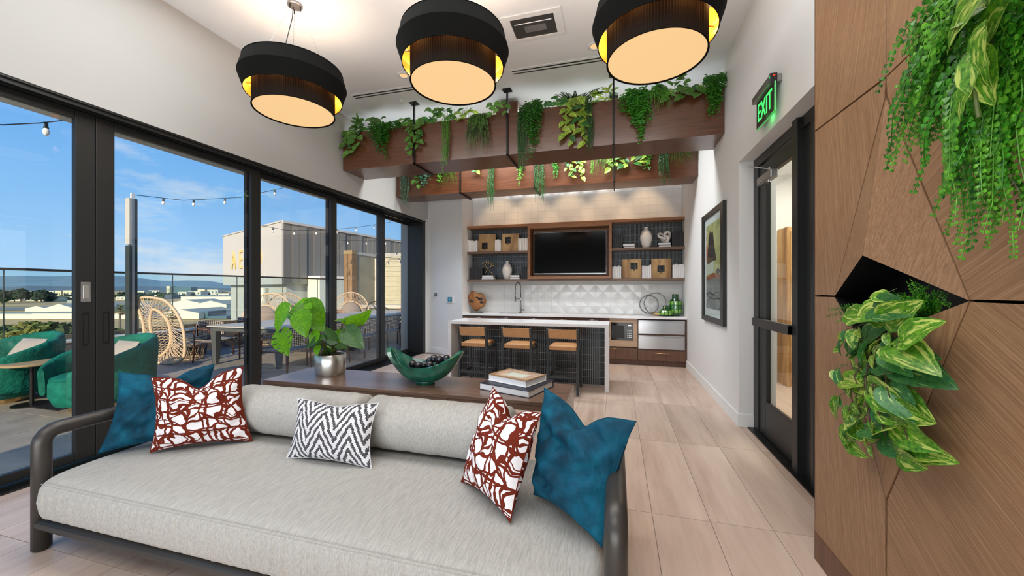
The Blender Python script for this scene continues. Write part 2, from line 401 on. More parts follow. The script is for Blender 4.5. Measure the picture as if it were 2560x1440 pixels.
mk = print_mask(); mx = N(t, 'ShaderNodeMixRGB'); mx.inputs[1].default_value = (.135, .020, .010, 1); mx.inputs[2].default_value = (.76, .74, .76, 1)
L(t, mk, mx.inputs[0]); L(t, mx.outputs[0], b.inputs['Base Color']); b.inputs['Roughness'].default_value = .95; b.inputs['Specular IOR Level'].default_value = .12
# black and white woven zigzag
m, t, b = new_mat('zigzag_weave')
tc = N(t, 'ShaderNodeTexCoord'); sp = N(t, 'ShaderNodeSeparateXYZ'); L(t, tc.outputs['UV'], sp.inputs[0])
def MT(op, a, bb=None, c=None):
    n = N(t, 'ShaderNodeMath', operation=op)
    for i, q in enumerate((a, bb, c)):
        if q is None: continue
        if isinstance(q, (int, float)): n.inputs[i].default_value = q
        else: L(t, q, n.inputs[i])
    return n.outputs[0]
u, v = sp.outputs[0], sp.outputs[1]
uq = MT('DIVIDE', MT('FLOOR', MT('MULTIPLY', u, 84.0)), 84.0)
vq = MT('DIVIDE', MT('FLOOR', MT('MULTIPLY', v, 60.0)), 60.0)
tri = MT('PINGPONG', MT('MULTIPLY', MT('ADD', uq, .045), 1.0), .165)
ph = MT('FRACT', MT('MULTIPLY', MT('SUBTRACT', vq, MT('MULTIPLY', tri, 1.75)), 8.4))
band = MT('GREATER_THAN', ph, .52)
stitch = MT('GREATER_THAN', MT('FRACT', MT('ADD', MT('MULTIPLY', u, 84.0), MT('MULTIPLY', MT('FLOOR', MT('MULTIPLY', v, 60.0)), .35))), .30)
gap = MT('GREATER_THAN', MT('FRACT', MT('MULTIPLY', v, 60.0)), .22)
mx = N(t, 'ShaderNodeMixRGB'); mx.inputs[1].default_value = (.66, .65, .67, 1); mx.inputs[2].default_value = (.006, .006, .012, 1)
L(t, MT('MULTIPLY', band, MT('MAXIMUM', stitch, .72)), mx.inputs[0])
mx2 = N(t, 'ShaderNodeMixRGB'); mx2.inputs[1].default_value = (.10, .10, .11, 1); L(t, MT('MAXIMUM', gap, .80), mx2.inputs[0]); L(t, mx.outputs[0], mx2.inputs[2])
L(t, mx2.outputs[0], b.inputs['Base Color']); b.inputs['Roughness'].default_value = .9
bu = N(t, 'ShaderNodeBump', Strength=.6, Distance=.003); L(t, MT('MULTIPLY', gap, stitch), bu.inputs['Height']); L(t, bu.outputs[0], b.inputs['Normal'])
wood('console_wood', (.085, .042, .027), (.21, .12, .08), (2.2, 40, 40), .28, coarse=.3, bump=.1, coat=.5)
plain('bowl_glaze', (.002, .085, .055), .12, vary=.45, vscale=16, coat=.6)
plain('ball_wood', (.012, .010, .014), .22, vary=.6, vscale=25, coat=.3)
plain('pot_foil', (.62, .61, .58), .3, metal=.95, bump=.05, bscale=30)
plain('moss', (.07, .045, .03), .95, vary=.5, vscale=60)
plain('paper', (.78, .78, .80), .8)
plain('book_navy', (.008, .012, .028), .4)
plain('book_art', (.50, .36, .27), .45, vary=.4, vscale=22)
plain('book_art_frame', (.30, .17, .07), .45)
plain('book_dark', (.022, .022, .024), .5)
plain('book_white', (.82, .82, .82), .6)
plain('lamp_fabric', (.006, .006, .0055), .95, bump=.3, bscale=500, spec=.08)
plain('exit_rim', (.2, .6, .25), .3, emit=(.05, .9, .15), estr=.25)
plain('pleat_fabric', (.010, .0075, .006), .95, spec=.08)
plain('lamp_gold', (.85, .42, .05), .38, metal=.55)
plain('lamp_glow', (.35, .28, .20), .6, emit=(1.0, .63, .27), estr=.80)
plain('white_plastic', (.75, .75, .75), .45)
plain('vase_white', (.80, .76, .71), .6)
plain('knot_stone', (.72, .69, .65), .7, vary=.08, vscale=30)
plain('tv_screen', (.003, .003, .0035), .12, spec=.3)
wood('board_wood', (.26, .115, .03), (.78, .50, .22), (13, 13, 3.0), .5, coarse=.8, detail=3, bump=0, obj_rand=.15)
wood('burl_wood', (.12, .04, .012), (.55, .24, .07), (14, 14, 10), .4, coarse=.7, bump=0)
plain('green_vase', (.02, .19, .02), .08, coat=.5, vary=.3, vscale=20)
plain('green_vase_dark', (.004, .05, .012), .15, coat=.5)
plain('green_vase_light', (.16, .42, .04), .12, coat=.5)
plain('exit_green', (.05, .8, .15), .5, emit=(.04, 1.0, .12), estr=1.6)
plain('exit_dark', (.03, .02, .015), .4)
plain('exit_case', (.33, .32, .32), .35, metal=.8)
glass_mat('exit_acrylic', (.75, .95, .78), .12)
plain('led_red', (.6, .02, .01), .5, emit=(1, .03, .01), estr=3)
plain('screen_blue', (.01, .10, .16), .3, emit=(.01, .14, .22), estr=.6)
leaf_mat('leaf_monstera', (.08, .27, .005), (.17, .43, .010), trans=.45)
leaf_mat('leaf_monstera_dark', (.03, .085, .02), (.06, .15, .03))
leaf_mat('leaf_pothos', (.035, .15, .012), (.14, .36, .02), ((.50, .60, .13), .52))
leaf_mat('leaf_pothos_green', (.02, .11, .03), (.05, .20, .04), ((.32, .48, .14), .60))
leaf_mat('leaf_ivy', (.05, .17, .02), (.13, .32, .045), ((.42, .52, .22), .58))
leaf_mat('leaf_ivy_yellow', (.12, .28, .02), (.26, .42, .03), ((.58, .62, .16), .52))
leaf_mat('leaf_fern', (.006, .065, .003), (.055, .30, .012), nscale=55.0)
leaf_mat('leaf_fern_light', (.025, .15, .008), (.15, .45, .03), nscale=55.0)
leaf_mat('leaf_grass', (.015, .07, .008), (.12, .28, .03), nscale=40.0)
leaf_mat('leaf_bead', (.008, .05, .012), (.05, .19, .03), nscale=60.0)
leaf_mat('leaf_dark', (.008, .03, .010), (.02, .06, .018))
leaf_mat('leaf_blue', (.03, .10, .055), (.06, .16, .09))
plain('stem', (.07, .10, .02), .6)
plain('stem_brown', (.06, .035, .02), .7)
plain('soil', (.02, .014, .01), .95)
# outdoors
plain('deck_tile', (.27, .24, .20), .6, vary=.18, vscale=5)
plain('deck_grout', (.05, .05, .05), .9)
plain('planter_stone', (.13, .125, .12), .85, vary=.3, vscale=60)
plain('curb_cap', (.62, .58, .50), .7)
plain('corten', (.20, .145, .10), .7, vary=.25, vscale=4)
plain('rail_metal', (.05, .04, .035), .4, metal=.5)
plain('pole_light', (.45, .44, .40), .5)
plain('pole_dark', (.02, .03, .03), .5)
plain('rope', (.55, .41, .27), .8)
plain('rope_dark', (.06, .05, .045), .8)
plain('taupe_cushion', (.25, .20, .17), .85)
plain('patio_table_top', (.44, .42, .37), .6)
plain('patio_table_leg', (.075, .085, .09), .4)
plain('patio_frame', (.09, .033, .02), .45)
m, t, b = new_mat('rope_check')
tc = N(t, 'ShaderNodeTexCoord'); ck = N(t, 'ShaderNodeTexChecker', Scale=1.0); mp = N(t, 'ShaderNodeMapping'); mp.inputs['Scale'].default_value = (26, 26, 1); mp.inputs['Rotation'].default_value = (0, 0, radians(45)); L(t, tc.outputs['UV'], mp.inputs[0]); L(t, mp.outputs[0], ck.inputs['Vector'])
ck.inputs['Color1'].default_value = (.50, .46, .42, 1); ck.inputs['Color2'].default_value = (.03, .022, .022, 1); L(t, ck.outputs[0], b.inputs['Base Color']); b.inputs['Roughness'].default_value = .85
m, t, b = new_mat('rope_check_rust')
tc = N(t, 'ShaderNodeTexCoord'); ck = N(t, 'ShaderNodeTexChecker', Scale=1.0); mp = N(t, 'ShaderNodeMapping'); mp.inputs['Scale'].default_value = (26, 26, 1); mp.inputs['Rotation'].default_value = (0, 0, radians(45)); L(t, tc.outputs['UV'], mp.inputs[0]); L(t, mp.outputs[0], ck.inputs['Vector'])
ck.inputs['Color1'].default_value = (.50, .34, .24, 1); ck.inputs['Color2'].default_value = (.10, .035, .022, 1); L(t, ck.outputs[0], b.inputs['Base Color']); b.inputs['Roughness'].default_value = .85
plain('building_light', (.50, .50, .50), .7)
plain('building_grey', (.17, .165, .155), .7)
plain('building_rib', (.21, .205, .19), .7)
plain('building_cream', (.84, .80, .74), .8)
plain('sign_gold', (.75, .55, .20), .4)
plain('stucco_olive', (.27, .25, .18), .85, vary=.15, vscale=2)
wood('board_cream', (.42, .39, .28), (.56, .53, .40), (3, 3, 16), .8, coarse=.4, bump=0)
wood('post_wood', (.17, .10, .05), (.34, .21, .11), (30, 30, 2), .7, bump=0)
plain('bulb_glass', (.8, .8, .78), .15)
plain('field', (.58, .39, .18), .95, vary=.30, vscale=.02)
plain('field_green', (.30, .28, .14), .95, vary=.2, vscale=.02)
plain('road', (.24, .24, .23), .9)
plain('hangar_white', (.78, .73, .62), .8)
plain('hangar_roof', (.36, .36, .33), .7)
plain('city_pale', (.62, .58, .52), .8)
plain('city_cream', (.70, .62, .42), .8)
plain('city_glass', (.08, .15, .19), .3)
plain('tree_green', (.055, .085, .025), .9, vary=.5, vscale=.4)
plain('tree_yellow', (.19, .19, .05), .9, vary=.45, vscale=.4)
plain('tree_dark', (.02, .04, .022), .9, vary=.4, vscale=.2)
plain('palm_leaf', (.15, .16, .035), .8)
plain('palm_dry', (.30, .22, .12), .9)
plain('bark', (.16, .12, .09), .9)
plain('hill_far_haze', (.19, .30, .36), 1.0, vary=.12, vscale=.003)  # blue distance haze is mixed into this base colour
plain('hill_near_haze', (.13, .18, .22), 1.0, vary=.2, vscale=.01)  # bluish too, with aerial haze put into the colour
# ================================================================ ROOM SHELL
XL, XR, ZC = -4.10, 1.24, 4.15
YB = 8.03                       # tiled wall behind the bar
# floor slab and the plank tiles laid on it
fl = S(-4.2, 1.7, -3.2, 8.1, -.12, -.004, 'floor', 'grout_floor')
TW, TL = .343, 1.24
xs = [.909 + TW * i for i in range(-16, 3)]
ys = [2.60 + TL * j for j in range(-4, 5)]
tile_me = {}
for i in range(len(xs) - 1):
    for j in range(-1, len(ys) - 1):
        y0 = ys[j] if j >= 0 else ys[0] - TL
        x0, x1, y1 = max(xs[i], -4.2), min(xs[i + 1], 1.36), min(y0 + TL, 8.0)
        if x1 - x0 < .02 or y1 <= y0: continue
        if y0 + TL < -2.4: continue
        g = .0016
        MB().box(x0 + g, x1 - g, y0 + g, y1 - g, -.006, 0).build('floor_tile', 'floor_tile', fl)
# ceiling, walls
S(-4.4, 1.7, -3.2, 8.3, ZC, ZC + .15, 'ceiling', 'ceiling_paint')
# left wall above the sliding doors, and its short end pier
lw = MB()
lw.box(-4.75, XL, -3.2, 8.0, 2.94, ZC)
lw.box(-4.75, XL, 7.72, 8.0, 0, 2.94)
struct(lw.build('wall_left', 'wall_paint_warm'))
# short angled wall between the sliding doors and the bar alcove
aw = MB(); aw.prism([(XL, 7.78, 0), (-3.12, 7.43, 0), (-3.12, YB + .2, 0), (XL, YB + .2, 0)], (0, 0, ZC))
struct(recalc(aw.build('wall_back_left', 'wall_paint')))
# back wall with its alcove
wb = MB().box(-3.12, XR + .3, YB + .012, YB + .25, 0, ZC).build('wall_back', 'tile_grout'); struct(wb)
# right wall with the door opening
rw = MB(); rw.box(XR, XR + .34, 4.465, YB + .3, 0, ZC); rw.box(XR, XR + .34, 2.30, 4.465, 2.765, ZC)
rw.box(XR, XR + .34, -3.2, -1.0, 0, ZC)
struct(rw.build('wall_right', 'wall_paint'))
bk = MB(); bk.box(-4.4, 1.7, -3.35, -3.2, 0, ZC); struct(bk.build('wall_behind_camera', 'wall_back_paint'))
# baseboards
bb = MB(); bb.box(XR - .014, XR, 4.465, 7.53, 0, .135); bb.box(XR - .014, XR + .135, 4.451, 4.465, 0, .135)
struct(bb.build('baseboard_right', 'trim_white', bevel=.003))
bb = MB(); bb.prism([(XL, 7.78, 0), (-3.12, 7.43, 0), (-3.125, 7.416, 0), (XL, 7.766, 0)], (0, 0, .12)); struct(recalc(bb.build('baseboard_back', 'trim_white')))
# jamb and header reveal of the sliding doors
S(-4.28, XL + .002, 7.70, 7.765, 0, 2.99, 'trim_1', 'trim_white')
# ---------------------------------------------------------------- white relief tiles on the back wall
def relief_tile(sz, flip):
    h = sz / 2 - .001; d = .010; m = MB()
    q = [(-h, 0, -h), (h, 0, -h), (h, 0, h), (-h, 0, h)]
    hi, lo = -.0075, -.004
    # diagonal fold: two corners proud, two low
    dep = [lo, hi, lo, -.0062] if not flip else [hi, lo, -.0062, lo]
    f = [(p[0], dep[i], p[2]) for i, p in enumerate(q)]
    m.add(q + f, [(4, 5, 6), (4, 6, 7)] if not flip else [(5, 6, 7), (5, 7, 4)])
    b = 0
    m.f += [(0, 1, 5, 4), (1, 2, 6, 5), (2, 3, 7, 6), (3, 0, 4, 7)]
    o = recalc(m.build('tile', 'white_tile')); me = o.data; bpy.data.objects.remove(o); return me
TS = 4.36 / 29
tme = [relief_tile(TS, False), relief_tile(TS, True)]
def lay(x, z, k, parent):
    o = bpy.data.objects.new('tile', tme[k]); C.objects.link(o); o.location = (x, YB + .012, z); o.parent = parent
for i in range(29):
    for j in range(5):
        z = .92 + TS * (j + .5)
        if z + TS / 2 > 1.66: continue
        lay(-3.12 + TS * (i + .5), z, (i + j) % 2, wb)
    for j in range(5):
        lay(-3.12 + TS * (i + .5), 2.80 + TS * (j + .5), (i + j) % 2, wb)
st = MB(); 
for i in range(29):
    for j in range(5, 9):
        x, z, h = -3.12 + TS * (i + .5), 2.80 + TS * (j + .5), TS / 2 - .001
        if z + h < ZC: st.box(x - h, x + h, YB + .003, YB + .012, z - h, z + h)
o = st.build('high_wall_tiles', 'white_tile', wb); o['kind'] = 'stuff'
# dark mosaic behind the shelves
def mosaic(name, x0, x1, z0, z1, y, depth, cw, ch, parent, axis='x', zoff=0):
    m = MB(); g = .0018; nz = int((z1 - z0) / ch) + 1; nx = int(round((x1 - x0) / cw))
    cw = (x1 - x0) / nx
    for i in range(nx):
        for j in range(nz):
            g = .0018 if cw < .028 else .0022; a, b = z0 + j * ch + g, min(z0 + (j + 1) * ch - g, z1)
            if b - a < .006: continue
            e = rnd.uniform(-.0012, .0012)
            xa, xb = x0 + i * cw + g, x0 + (i + 1) * cw - g
            y_ = y - depth + e; s_ = rnd.uniform(-.0009, .0009)
            m.add([(xa, y_, a), (xb, y_ + s_, a), (xb, y_ + s_, b), (xa, y_, b), (xa, y, a), (xb, y, a), (xb, y, b), (xa, y, b)],
                  [(0, 1, 2, 3), (1, 5, 6, 2), (4, 0, 3, 7), (3, 2, 6, 7), (0, 4, 5, 1)])
    o = m.build(name, 'dark_tile', parent); o['kind'] = 'stuff'; return o
MB().box(-3.12, XR, YB - .006, YB + .012, 1.63, 2.74).build('mosaic_grout', 'dark_grout', wb)
mosaic('mosaic_tiles', -3.12, XR, 1.64, 2.74, YB - .006, .003, .0245, .125, wb)

# ================================================================ SLIDING GLASS DOORS (left)
def slider(idx, x, y0, y1, pull=None, lock=False):
    z0, z1, sw, d = .035, 2.90, .125, .045
    m = MB(); m.box(x - d, x, y0, y0 + sw, z0, z1); m.box(x - d, x, y1 - sw, y1, z0, z1)
    m.box(x - d, x, y0 + sw, y1 - sw, z0, .105); m.box(x - d, x, y0 + sw, y1 - sw, 2.83, z1)
    w = m.build('window_%d' % idx, 'black_frame', None, bevel=.004); struct(w)
    MB().box(x - d / 2 - .006, x - d / 2 + .006, y0 + sw - .01, y1 - sw + .01, .10, 2.835).build('glass_pane', 'window_glass', w)
    if pull is not None:
        p = MB(); yy = pull
        p.box(x - .001, x + .004, yy - .022, yy + .022, .97, 1.25)
        p.build('pull_surround', 'black_metal', w, bevel=.003)
        MB().box(x + .0035, x + .0045, yy - .012, yy + .012, .99, 1.23).build('pull_recess', 'black_plastic', w)
    if lock:
        MB().box(x - .001, x + .006, yy - .030, yy + .030, 1.335, 1.50).build('lock_plate', 'steel', w, bevel=.003)
        MB().box(x + .005, x + .012, yy - .017, yy + .017, 1.36, 1.475).build('lock_lever', 'pot_foil', w, bevel=.003)
    return w
slider(1, -4.24, 2.170, 3.715, 2.235)
slider(2, -4.24, .60, 2.166, 2.105, True)
slider(3, -4.30, 3.575, 5.115)
slider(4, -4.36, 4.985, 6.515)
slider(5, -4.42, 6.385, 7.80)
slider(6, -4.30, -.95, .70); slider(7, -4.36, -2.5, -.85)
th = MB(); th.box(-4.56, -4.13, -3.2, 7.80, -.11, .012)
tr = th.build('trim_2', 'black_frame'); struct(tr)
tk = MB()
for k in range(24): xx = -4.54 + k * .017; tk.box(xx, xx + .008, -3.2, 7.75, .012, .020)
o = tk.build('threshold_grille', 'black_metal', tr); o['kind'] = 'stuff'
hd = MB(); hd.box(-4.56, -4.105, -3.2, 7.80, 2.925, 2.945)
for k in range(5): xx = -4.125 - k * .062; hd.box(xx - .012, xx, -3.2, 7.78, 2.895, 2.925)
struct(hd.build('trim_3', 'black_frame'))
S(-4.50, -4.12, 7.58, 7.70, .0, 2.92, 'trim_4', 'black_frame')

# ================================================================ GLASS DOOR IN THE RIGHT WALL
dr = MB(); X1, X2 = 1.375, 1.445
dr.box(X1, X2, 4.335, 4.465, 0, 2.775); dr.box(X1, X2, 2.35, 4.335, 2.675, 2.775)
dr.box(X1 - .03, X2, 3.405, 3.495, 0, 2.775)
dr.box(X1 + .02, X2, 2.35, 3.405, 0, 2.70); dr.box(X1 - .01, X1 + .02, 3.20, 3.24, 0, 2.70)
dr.box(X1 + .01, X2, 4.30, 4.335, .0, 2.675)
struct(dr.build('door_frame', 'black_frame', bevel=.004)).name = 'trim_5'
d1 = MB(); a, b_ = X1 + .015, X1 + .06
d1.box(a, b_, 4.175, 4.30, .02, 2.66); d1.box(a, b_, 3.50, 3.585, .02, 2.66)
d1.box(a, b_, 3.585, 4.175, .02, .345); d1.box(a, b_, 3.585, 4.175, 2.53, 2.66)
door = struct(d1.build('door_1', 'black_frame', bevel=.004))
MB().box(a + .02, a + .03, 3.57, 4.19, .335, 2.54).build('glass_pane', 'door_glass', door)
gb = MB(); gb.box(a - .002, a + .004, 4.150, 4.175, .345, 2.53); gb.box(a - .002, a + .004, 3.585, 3.600, .345, 2.53); gb.box(a - .002, a + .004, 3.6, 4.15, .345, .362)
gb.build('glazing_bead', 'black_metal', door)
pb = MB().box(a - .075, a - .03, 3.50, 4.31, 1.075, 1.155).build('push_bar', 'bronze_frame', door, bevel=.006)
MB().box(a - .078, a - .0, 3.50, 3.56, 1.08, 1.15).build('end_cap', 'bronze_frame', pb, bevel=.004)
MB().box(a - .078, a - .0, 4.25, 4.31, 1.08, 1.15).build('end_cap', 'bronze_frame', pb, bevel=.004)
cl = MB().box(a - .07, a - .002, 3.86, 4.20, 2.435, 2.515).build('door_closer', 'exit_case', door, bevel=.012)
ar = MB(); ar.bar((a - .04, 3.95, 2.53), (X1 - .16, 4.06, 2.60), .022, .008); ar.bar((X1 - .16, 4.06, 2.60), (X1 - .01, 4.28, 2.64), .018, .008)
ar.lathe([(.014, 0), (.014, .05)], 10, (a - .04, 3.95, 2.50)); ar.build('closer_arm', 'exit_case', cl)
MB().lathe([(.016, 0), (.016, .012)], 12, (a - .035, 4.0, 2.424)).build('adjuster', 'chrome', cl)
S(X1 - .06, X2 + .1, 2.35, 4.44, -.004, .012, 'trim_6', 'black_metal')
# corridor seen through the glass
co = MB(); co.box(1.58, 3.6, 1.2, 6.9, -.1, 0); o = co.build('floor_hall', 'floor_tile'); struct(o)
co = MB(); co.box(3.4, 3.5, 1.2, 6.9, 0, 3.2); co.box(1.58, 3.5, 6.8, 6.9, 0, 3.2); co.box(1.58, 3.5, 1.1, 1.2, 0, 3.2); struct(co.build('wall_hall', 'wall_paint'))
co = MB(); co.box(1.58, 3.5, 1.1, 6.9, 3.2, 3.3); struct(co.build('ceiling_hall', 'ceiling_paint'))
add_light('hall_light', 'AREA', (2.5, 4.6, 3.15), 110, (1, .93, .82), (0, 0, 0), 1.2, 3.0)
t_ = thing('tall_cabinet', 'golden oak framed cabinet in the hall seen through the glass door', 'cabinet', (2.8, 6.6, 0))
MB().box(2.42, 3.20, 6.45, 6.80, 0, 2.35).build('body', 'board_wood', t_, bevel=.005)
MB().box(2.46, 3.16, 6.43, 6.45, .1, 2.28).build('door', 'board_wood', t_, bevel=.004)
MB().box(2.52, 2.54, 6.41, 6.43, 1.0, 1.3).build('handle', 'brass', t_)
m = MB(); m.box(2.30, 2.35, 6.77, 6.80, 0, 2.6); m.box(1.60, 1.65, 6.77, 6.80, 0, 2.6); m.box(1.65, 2.30, 6.77, 6.80, 2.55, 2.6); struct(m.build('trim_7', 'board_wood'))
# ================================================================ WOODEN FEATURE WALL (right foreground)
WX = 1.03
V = lambda y, z, x=WX: (x, y, z)
apex_t, apex_b = (1.842, 2.203), (1.842, .618)
Lp, Rp, Tp, Bp = (2.208, 1.409), (1.473, 1.411), (1.873, 1.582), (1.882, 1.231)
core = MB(); core.box(WX + .16, 1.62, -1.0, 2.398, 0, ZC)
core.box(WX + .02, WX + .17, 2.385, 2.398, 0, ZC)
ww = struct(core.build('wall_feature', 'black_plastic'))
bp = -.06                       # the diamond swells out of the wall around the niche
x0_ = WX + bp
def panel(pts, mat, name='wood_panel', thick=.018):
    m = MB(); m.prism(pts, (thick, 0, 0)); return recalc(m.build(name, mat, ww, bevel=.0012))
g = .003
def shrink(pts, g=.0034):
    c = sum((Vector(p) for p in pts), Vector()) / len(pts); n = len(pts); out = []
    for i in range(n):
        a, b, cc = Vector(pts[i - 1]), Vector(pts[i]), Vector(pts[(i + 1) % n])
        e1 = (b - a).normalized(); e2 = (cc - b).normalized()
        d = (e2 - e1); 
        if d.length < 1e-6: out.append(b); continue
        s = max(.25, e1.cross(e2).length); d.normalize(); out.append(b + d * (g * 1.2 / s) if (c - b).dot(d) > 0 else b - d * (g * 1.2 / s))
    return out
def P3(*a): return shrink([V(*q) if len(q) == 2 else (q[2], q[0], q[1]) for q in a])
edge = 2.398; joint_l = 2.292; jt = 2.285      # diagonal joint crosses the vertical seam
panel(P3((edge, ZC), (edge, joint_l), (1.842, jt), (1.842, ZC)), 'panel_wood_a')
panel(P3((1.842, ZC), (1.842, jt), (.95, 2.37 + .02), (.95, ZC)), 'panel_wood_a')
panel(P3((1.842, jt - .003), (edge, joint_l - .003), (edge, 1.411), Lp, apex_t), 'panel_wood_b')
panel(P3((1.842, jt), apex_t, Rp, (.95, 1.416), (.95, 2.387)), 'panel_wood_c')
panel(P3((edge, 1.406), Lp, apex_b, (1.842, .02), (edge, .02)), 'panel_wood_b')
panel(P3(Rp, (.95, 1.411), (.95, .02), (1.842, .02), apex_b), 'panel_wood_d')
for (ya, yb) in ((.95, .1), (.1, -.95)):
    panel(P3((ya, ZC), (yb, ZC), (yb, 1.42), (ya, 1.416)), 'panel_wood_c')
    panel(P3((ya, 1.41), (yb, 1.414), (yb, .02), (ya, .02)), 'panel_wood_d')
# facets of the diamond: each a triangle from a wall corner to the proud rim of the niche
q = [Lp, Tp, Rp, Bp]
T3, B3 = (Tp[0], Tp[1], x0_), (Bp[0], Bp[1], x0_)
m3 = lambda p: (WX if len(p) == 2 else p[2], p[0], p[1])
def facet(a, b, c, mat):
    pts = shrink([m3(a), m3(b), m3(c)], .001)
    m = MB(); m.prism(pts, (.014, 0, 0)); return recalc(m.build('wood_panel', mat, ww))
facet(apex_t, T3, Lp, 'panel_wood_b'); facet(apex_t, T3, Rp, 'panel_wood_a')
facet(apex_b, B3, Lp, 'panel_wood_b'); facet(apex_b, B3, Rp, 'panel_wood_a')
# dark niche box behind the opening
nb = MB(); F4 = [m3(Lp), m3(T3), m3(Rp), m3(B3)]; B4 = [(WX + .15, p[1], p[2]) for p in F4]
nb.add(F4 + B4, [(0, 1, 5, 4), (1, 2, 6, 5), (2, 3, 7, 6), (3, 0, 4, 7), (4, 5, 6, 7)])
nb.build('niche_lining', 'black_metal', ww)
MB().box(WX - .004, WX + .012, -.95, 2.395, 0.0, .147).build('kick_board', 'cabinet_wood', ww, bevel=.002)
MB().box(WX, WX + .16, 2.396, 2.400, 0, ZC).build('end_panel', 'cabinet_wood', ww)
# ================================================================ BAR WALL: cabinets, counter, shelves
CF = 7.47                                        # cabinet front plane
MB().box(-3.12, 1.225, 7.53, 8.0, 0, .10).build('kick', 'cabinet_wood')
k_ = bpy.data.objects['kick']; k_.name = 'toe_kick'; tag(k_, 'dark brown toe kick running under the bar cabinets', 'plinth')
def cabinet(x0, x1, label, kind):
    t = thing('bar_cabinet', label, 'cabinet', ((x0 + x1) / 2, CF, .1))
    MB().box(x0, x1, CF + .02, 8.0, .10, .88).build('body', 'cabinet_wood', t)
    g = .003
    if kind == 'door':
        d = MB().box(x0 + g, x1 - g, CF, CF + .02, .105, .865).build('door', 'cabinet_wood', t, bevel=.0015)
        xm = (x0 + x1) / 2
        pull(xm - .10, xm + .10, .835, d, 'steel')
    return t
def pull(x0, x1, z, parent, mat):
    m = MB(); y = CF - .028
    m.tube([(x0, y, z), (x1, y, z)], .0055, 8); m.tube([(x0 + .02, y, z), (x0 + .02, CF, z)], .004, 6); m.tube([(x1 - .02, y, z), (x1 - .02, CF, z)], .004, 6)
    return m.build('handle', mat, parent, smooth=True)
xs_ = [-3.10, -2.50, -1.90, -1.30, -.75]
lab = ['bar cabinet at the far left end with a bright bar handle', 'second bar cabinet from the left, below the sink', 'third bar cabinet from the left with a slim handle', 'fourth bar cabinet from the left behind the island']
for i in range(4): cabinet(xs_[i], xs_[i + 1], lab[i], 'door')
cabinet(-.75, -.12, 'bar cabinet just left of the microwave, mostly behind the island', 'door')
# microwave unit
t = thing('microwave', 'built-in microwave with black glass in a wide copper-brown trim', 'microwave', (.13, CF, .33))
MB().box(-.118, .385, CF + .004, 7.95, .33, .88).build('housing', 'black_plastic', t)
m = MB(); m.box(-.118, .385, CF - .012, CF + .004, .80, .878); m.box(-.118, .385, CF - .012, CF + .004, .345, .462); m.box(.312, .385, CF - .012, CF + .004, .462, .80); m.box(-.118, -.098, CF - .012, CF + .004, .462, .80)
m.build('trim_frame', 'micro_trim', t)
d = MB().box(-.098, .312, CF - .010, CF + .002, .462, .80).build('door', 'black_glass', t)
MB().box(-.07, .15, CF - .0115, CF - .0095, .50, .74).build('window', 'black_plastic', d)
cpn = MB().box(.19, .305, CF - .0115, CF - .0095, .47, .79).build('control_panel', 'black_glass', t)
m = MB()
for r_ in range(5):
    for c_ in range(3): m.box(.205 + c_ * .028, .222 + c_ * .028, CF - .0122, CF - .0112, .52 + r_ * .032, .535 + r_ * .032)
m.box(.215, .275, CF - .0122, CF - .0112, .735, .76)
o = m.build('buttons', 'pot_foil', cpn); o['kind'] = 'stuff'
t = thing('drawer_cabinet', 'wide walnut drawer with brass pull below the microwave', 'drawer', (.13, CF, .1))
MB().box(-.118, .385, CF + .012, 7.95, .10, .325).build('body', 'cabinet_wood', t)
f_ = MB().box(-.116, .383, CF - .008, CF + .012, .108, .322).build('drawer_front', 'cabinet_wood', t, bevel=.002); pull(-.10, .115, .298, f_, 'brass')
# two steel fridge drawers
for zz, lb in ((.60, 'upper stainless steel fridge drawer right of the microwave'), (.32, 'lower stainless steel fridge drawer above the walnut drawer')):
    t = thing('fridge_drawer', lb, 'refrigerator', (.8, CF, zz))
    MB().box(.40, 1.205, CF + .01, 7.95, zz - .01, zz + .258).build('body', 'black_plastic', t)
    f_ = MB().box(.402, 1.203, CF - .014, CF + .010, zz + .002, zz + .25).build('drawer_front', 'steel', t, bevel=.002)
    MB().box(.402, 1.203, CF - .045, CF - .014, zz + .212, zz + .235).build('handle', 'steel', f_, bevel=.004)
t = thing('drawer_cabinet', 'walnut drawer with brass pull under the stainless drawers', 'drawer', (.8, CF, .1))
MB().box(.39, 1.215, CF + .012, 7.95, .10, .305).build('body', 'cabinet_wood', t)
f_ = MB().box(.392, 1.213, CF - .008, CF + .012, .108, .295).build('drawer_front', 'cabinet_wood', t, bevel=.002); pull(.68, .945, .247, f_, 'brass')
m = MB(); m.box(1.21, 1.236, CF - .01, 7.95, .10, .88); m.box(.385, .400, CF - .006, 7.9, .30, .88); m.box(.4, 1.21, CF, 7.9, .573, .598); m.box(.4, 1.21, CF, 7.9, .865, .88); m.box(.4, 1.21, CF, 7.9, .298, .315)
tag(m.build('cabinet_surround', 'cabinet_wood'), 'dark wood surround framing the two stainless drawers', 'panel')
# counter with a sink cut-out
ct = MB(); ct.box(-3.12, -2.40, 7.43, YB, .88, .921); ct.box(-1.95, XR - .002, 7.43, YB, .88, .921); ct.box(-2.40, -1.95, 7.43, 7.56, .88, .921); ct.box(-2.40, -1.95, 7.90, YB, .88, .921)
tc_ = thing('countertop', 'long white quartz countertop over the bar cabinets', 'countertop', (-1, 7.7, .88))
ct.build('slab', 'quartz', tc_)
sk = MB(); sk.box(-2.40, -1.95, 7.56, 7.57, .74, .90); sk.box(-2.40, -1.95, 7.89, 7.90, .74, .90); sk.box(-2.40, -2.39, 7.57, 7.89, .74, .90); sk.box(-1.96, -1.95, 7.57, 7.89, .74, .90); sk.box(-2.40, -1.95, 7.56, 7.90, .73, .74)
tag(sk.build('sink', 'steel'), 'small stainless steel undermount sink left of the tap', 'sink')
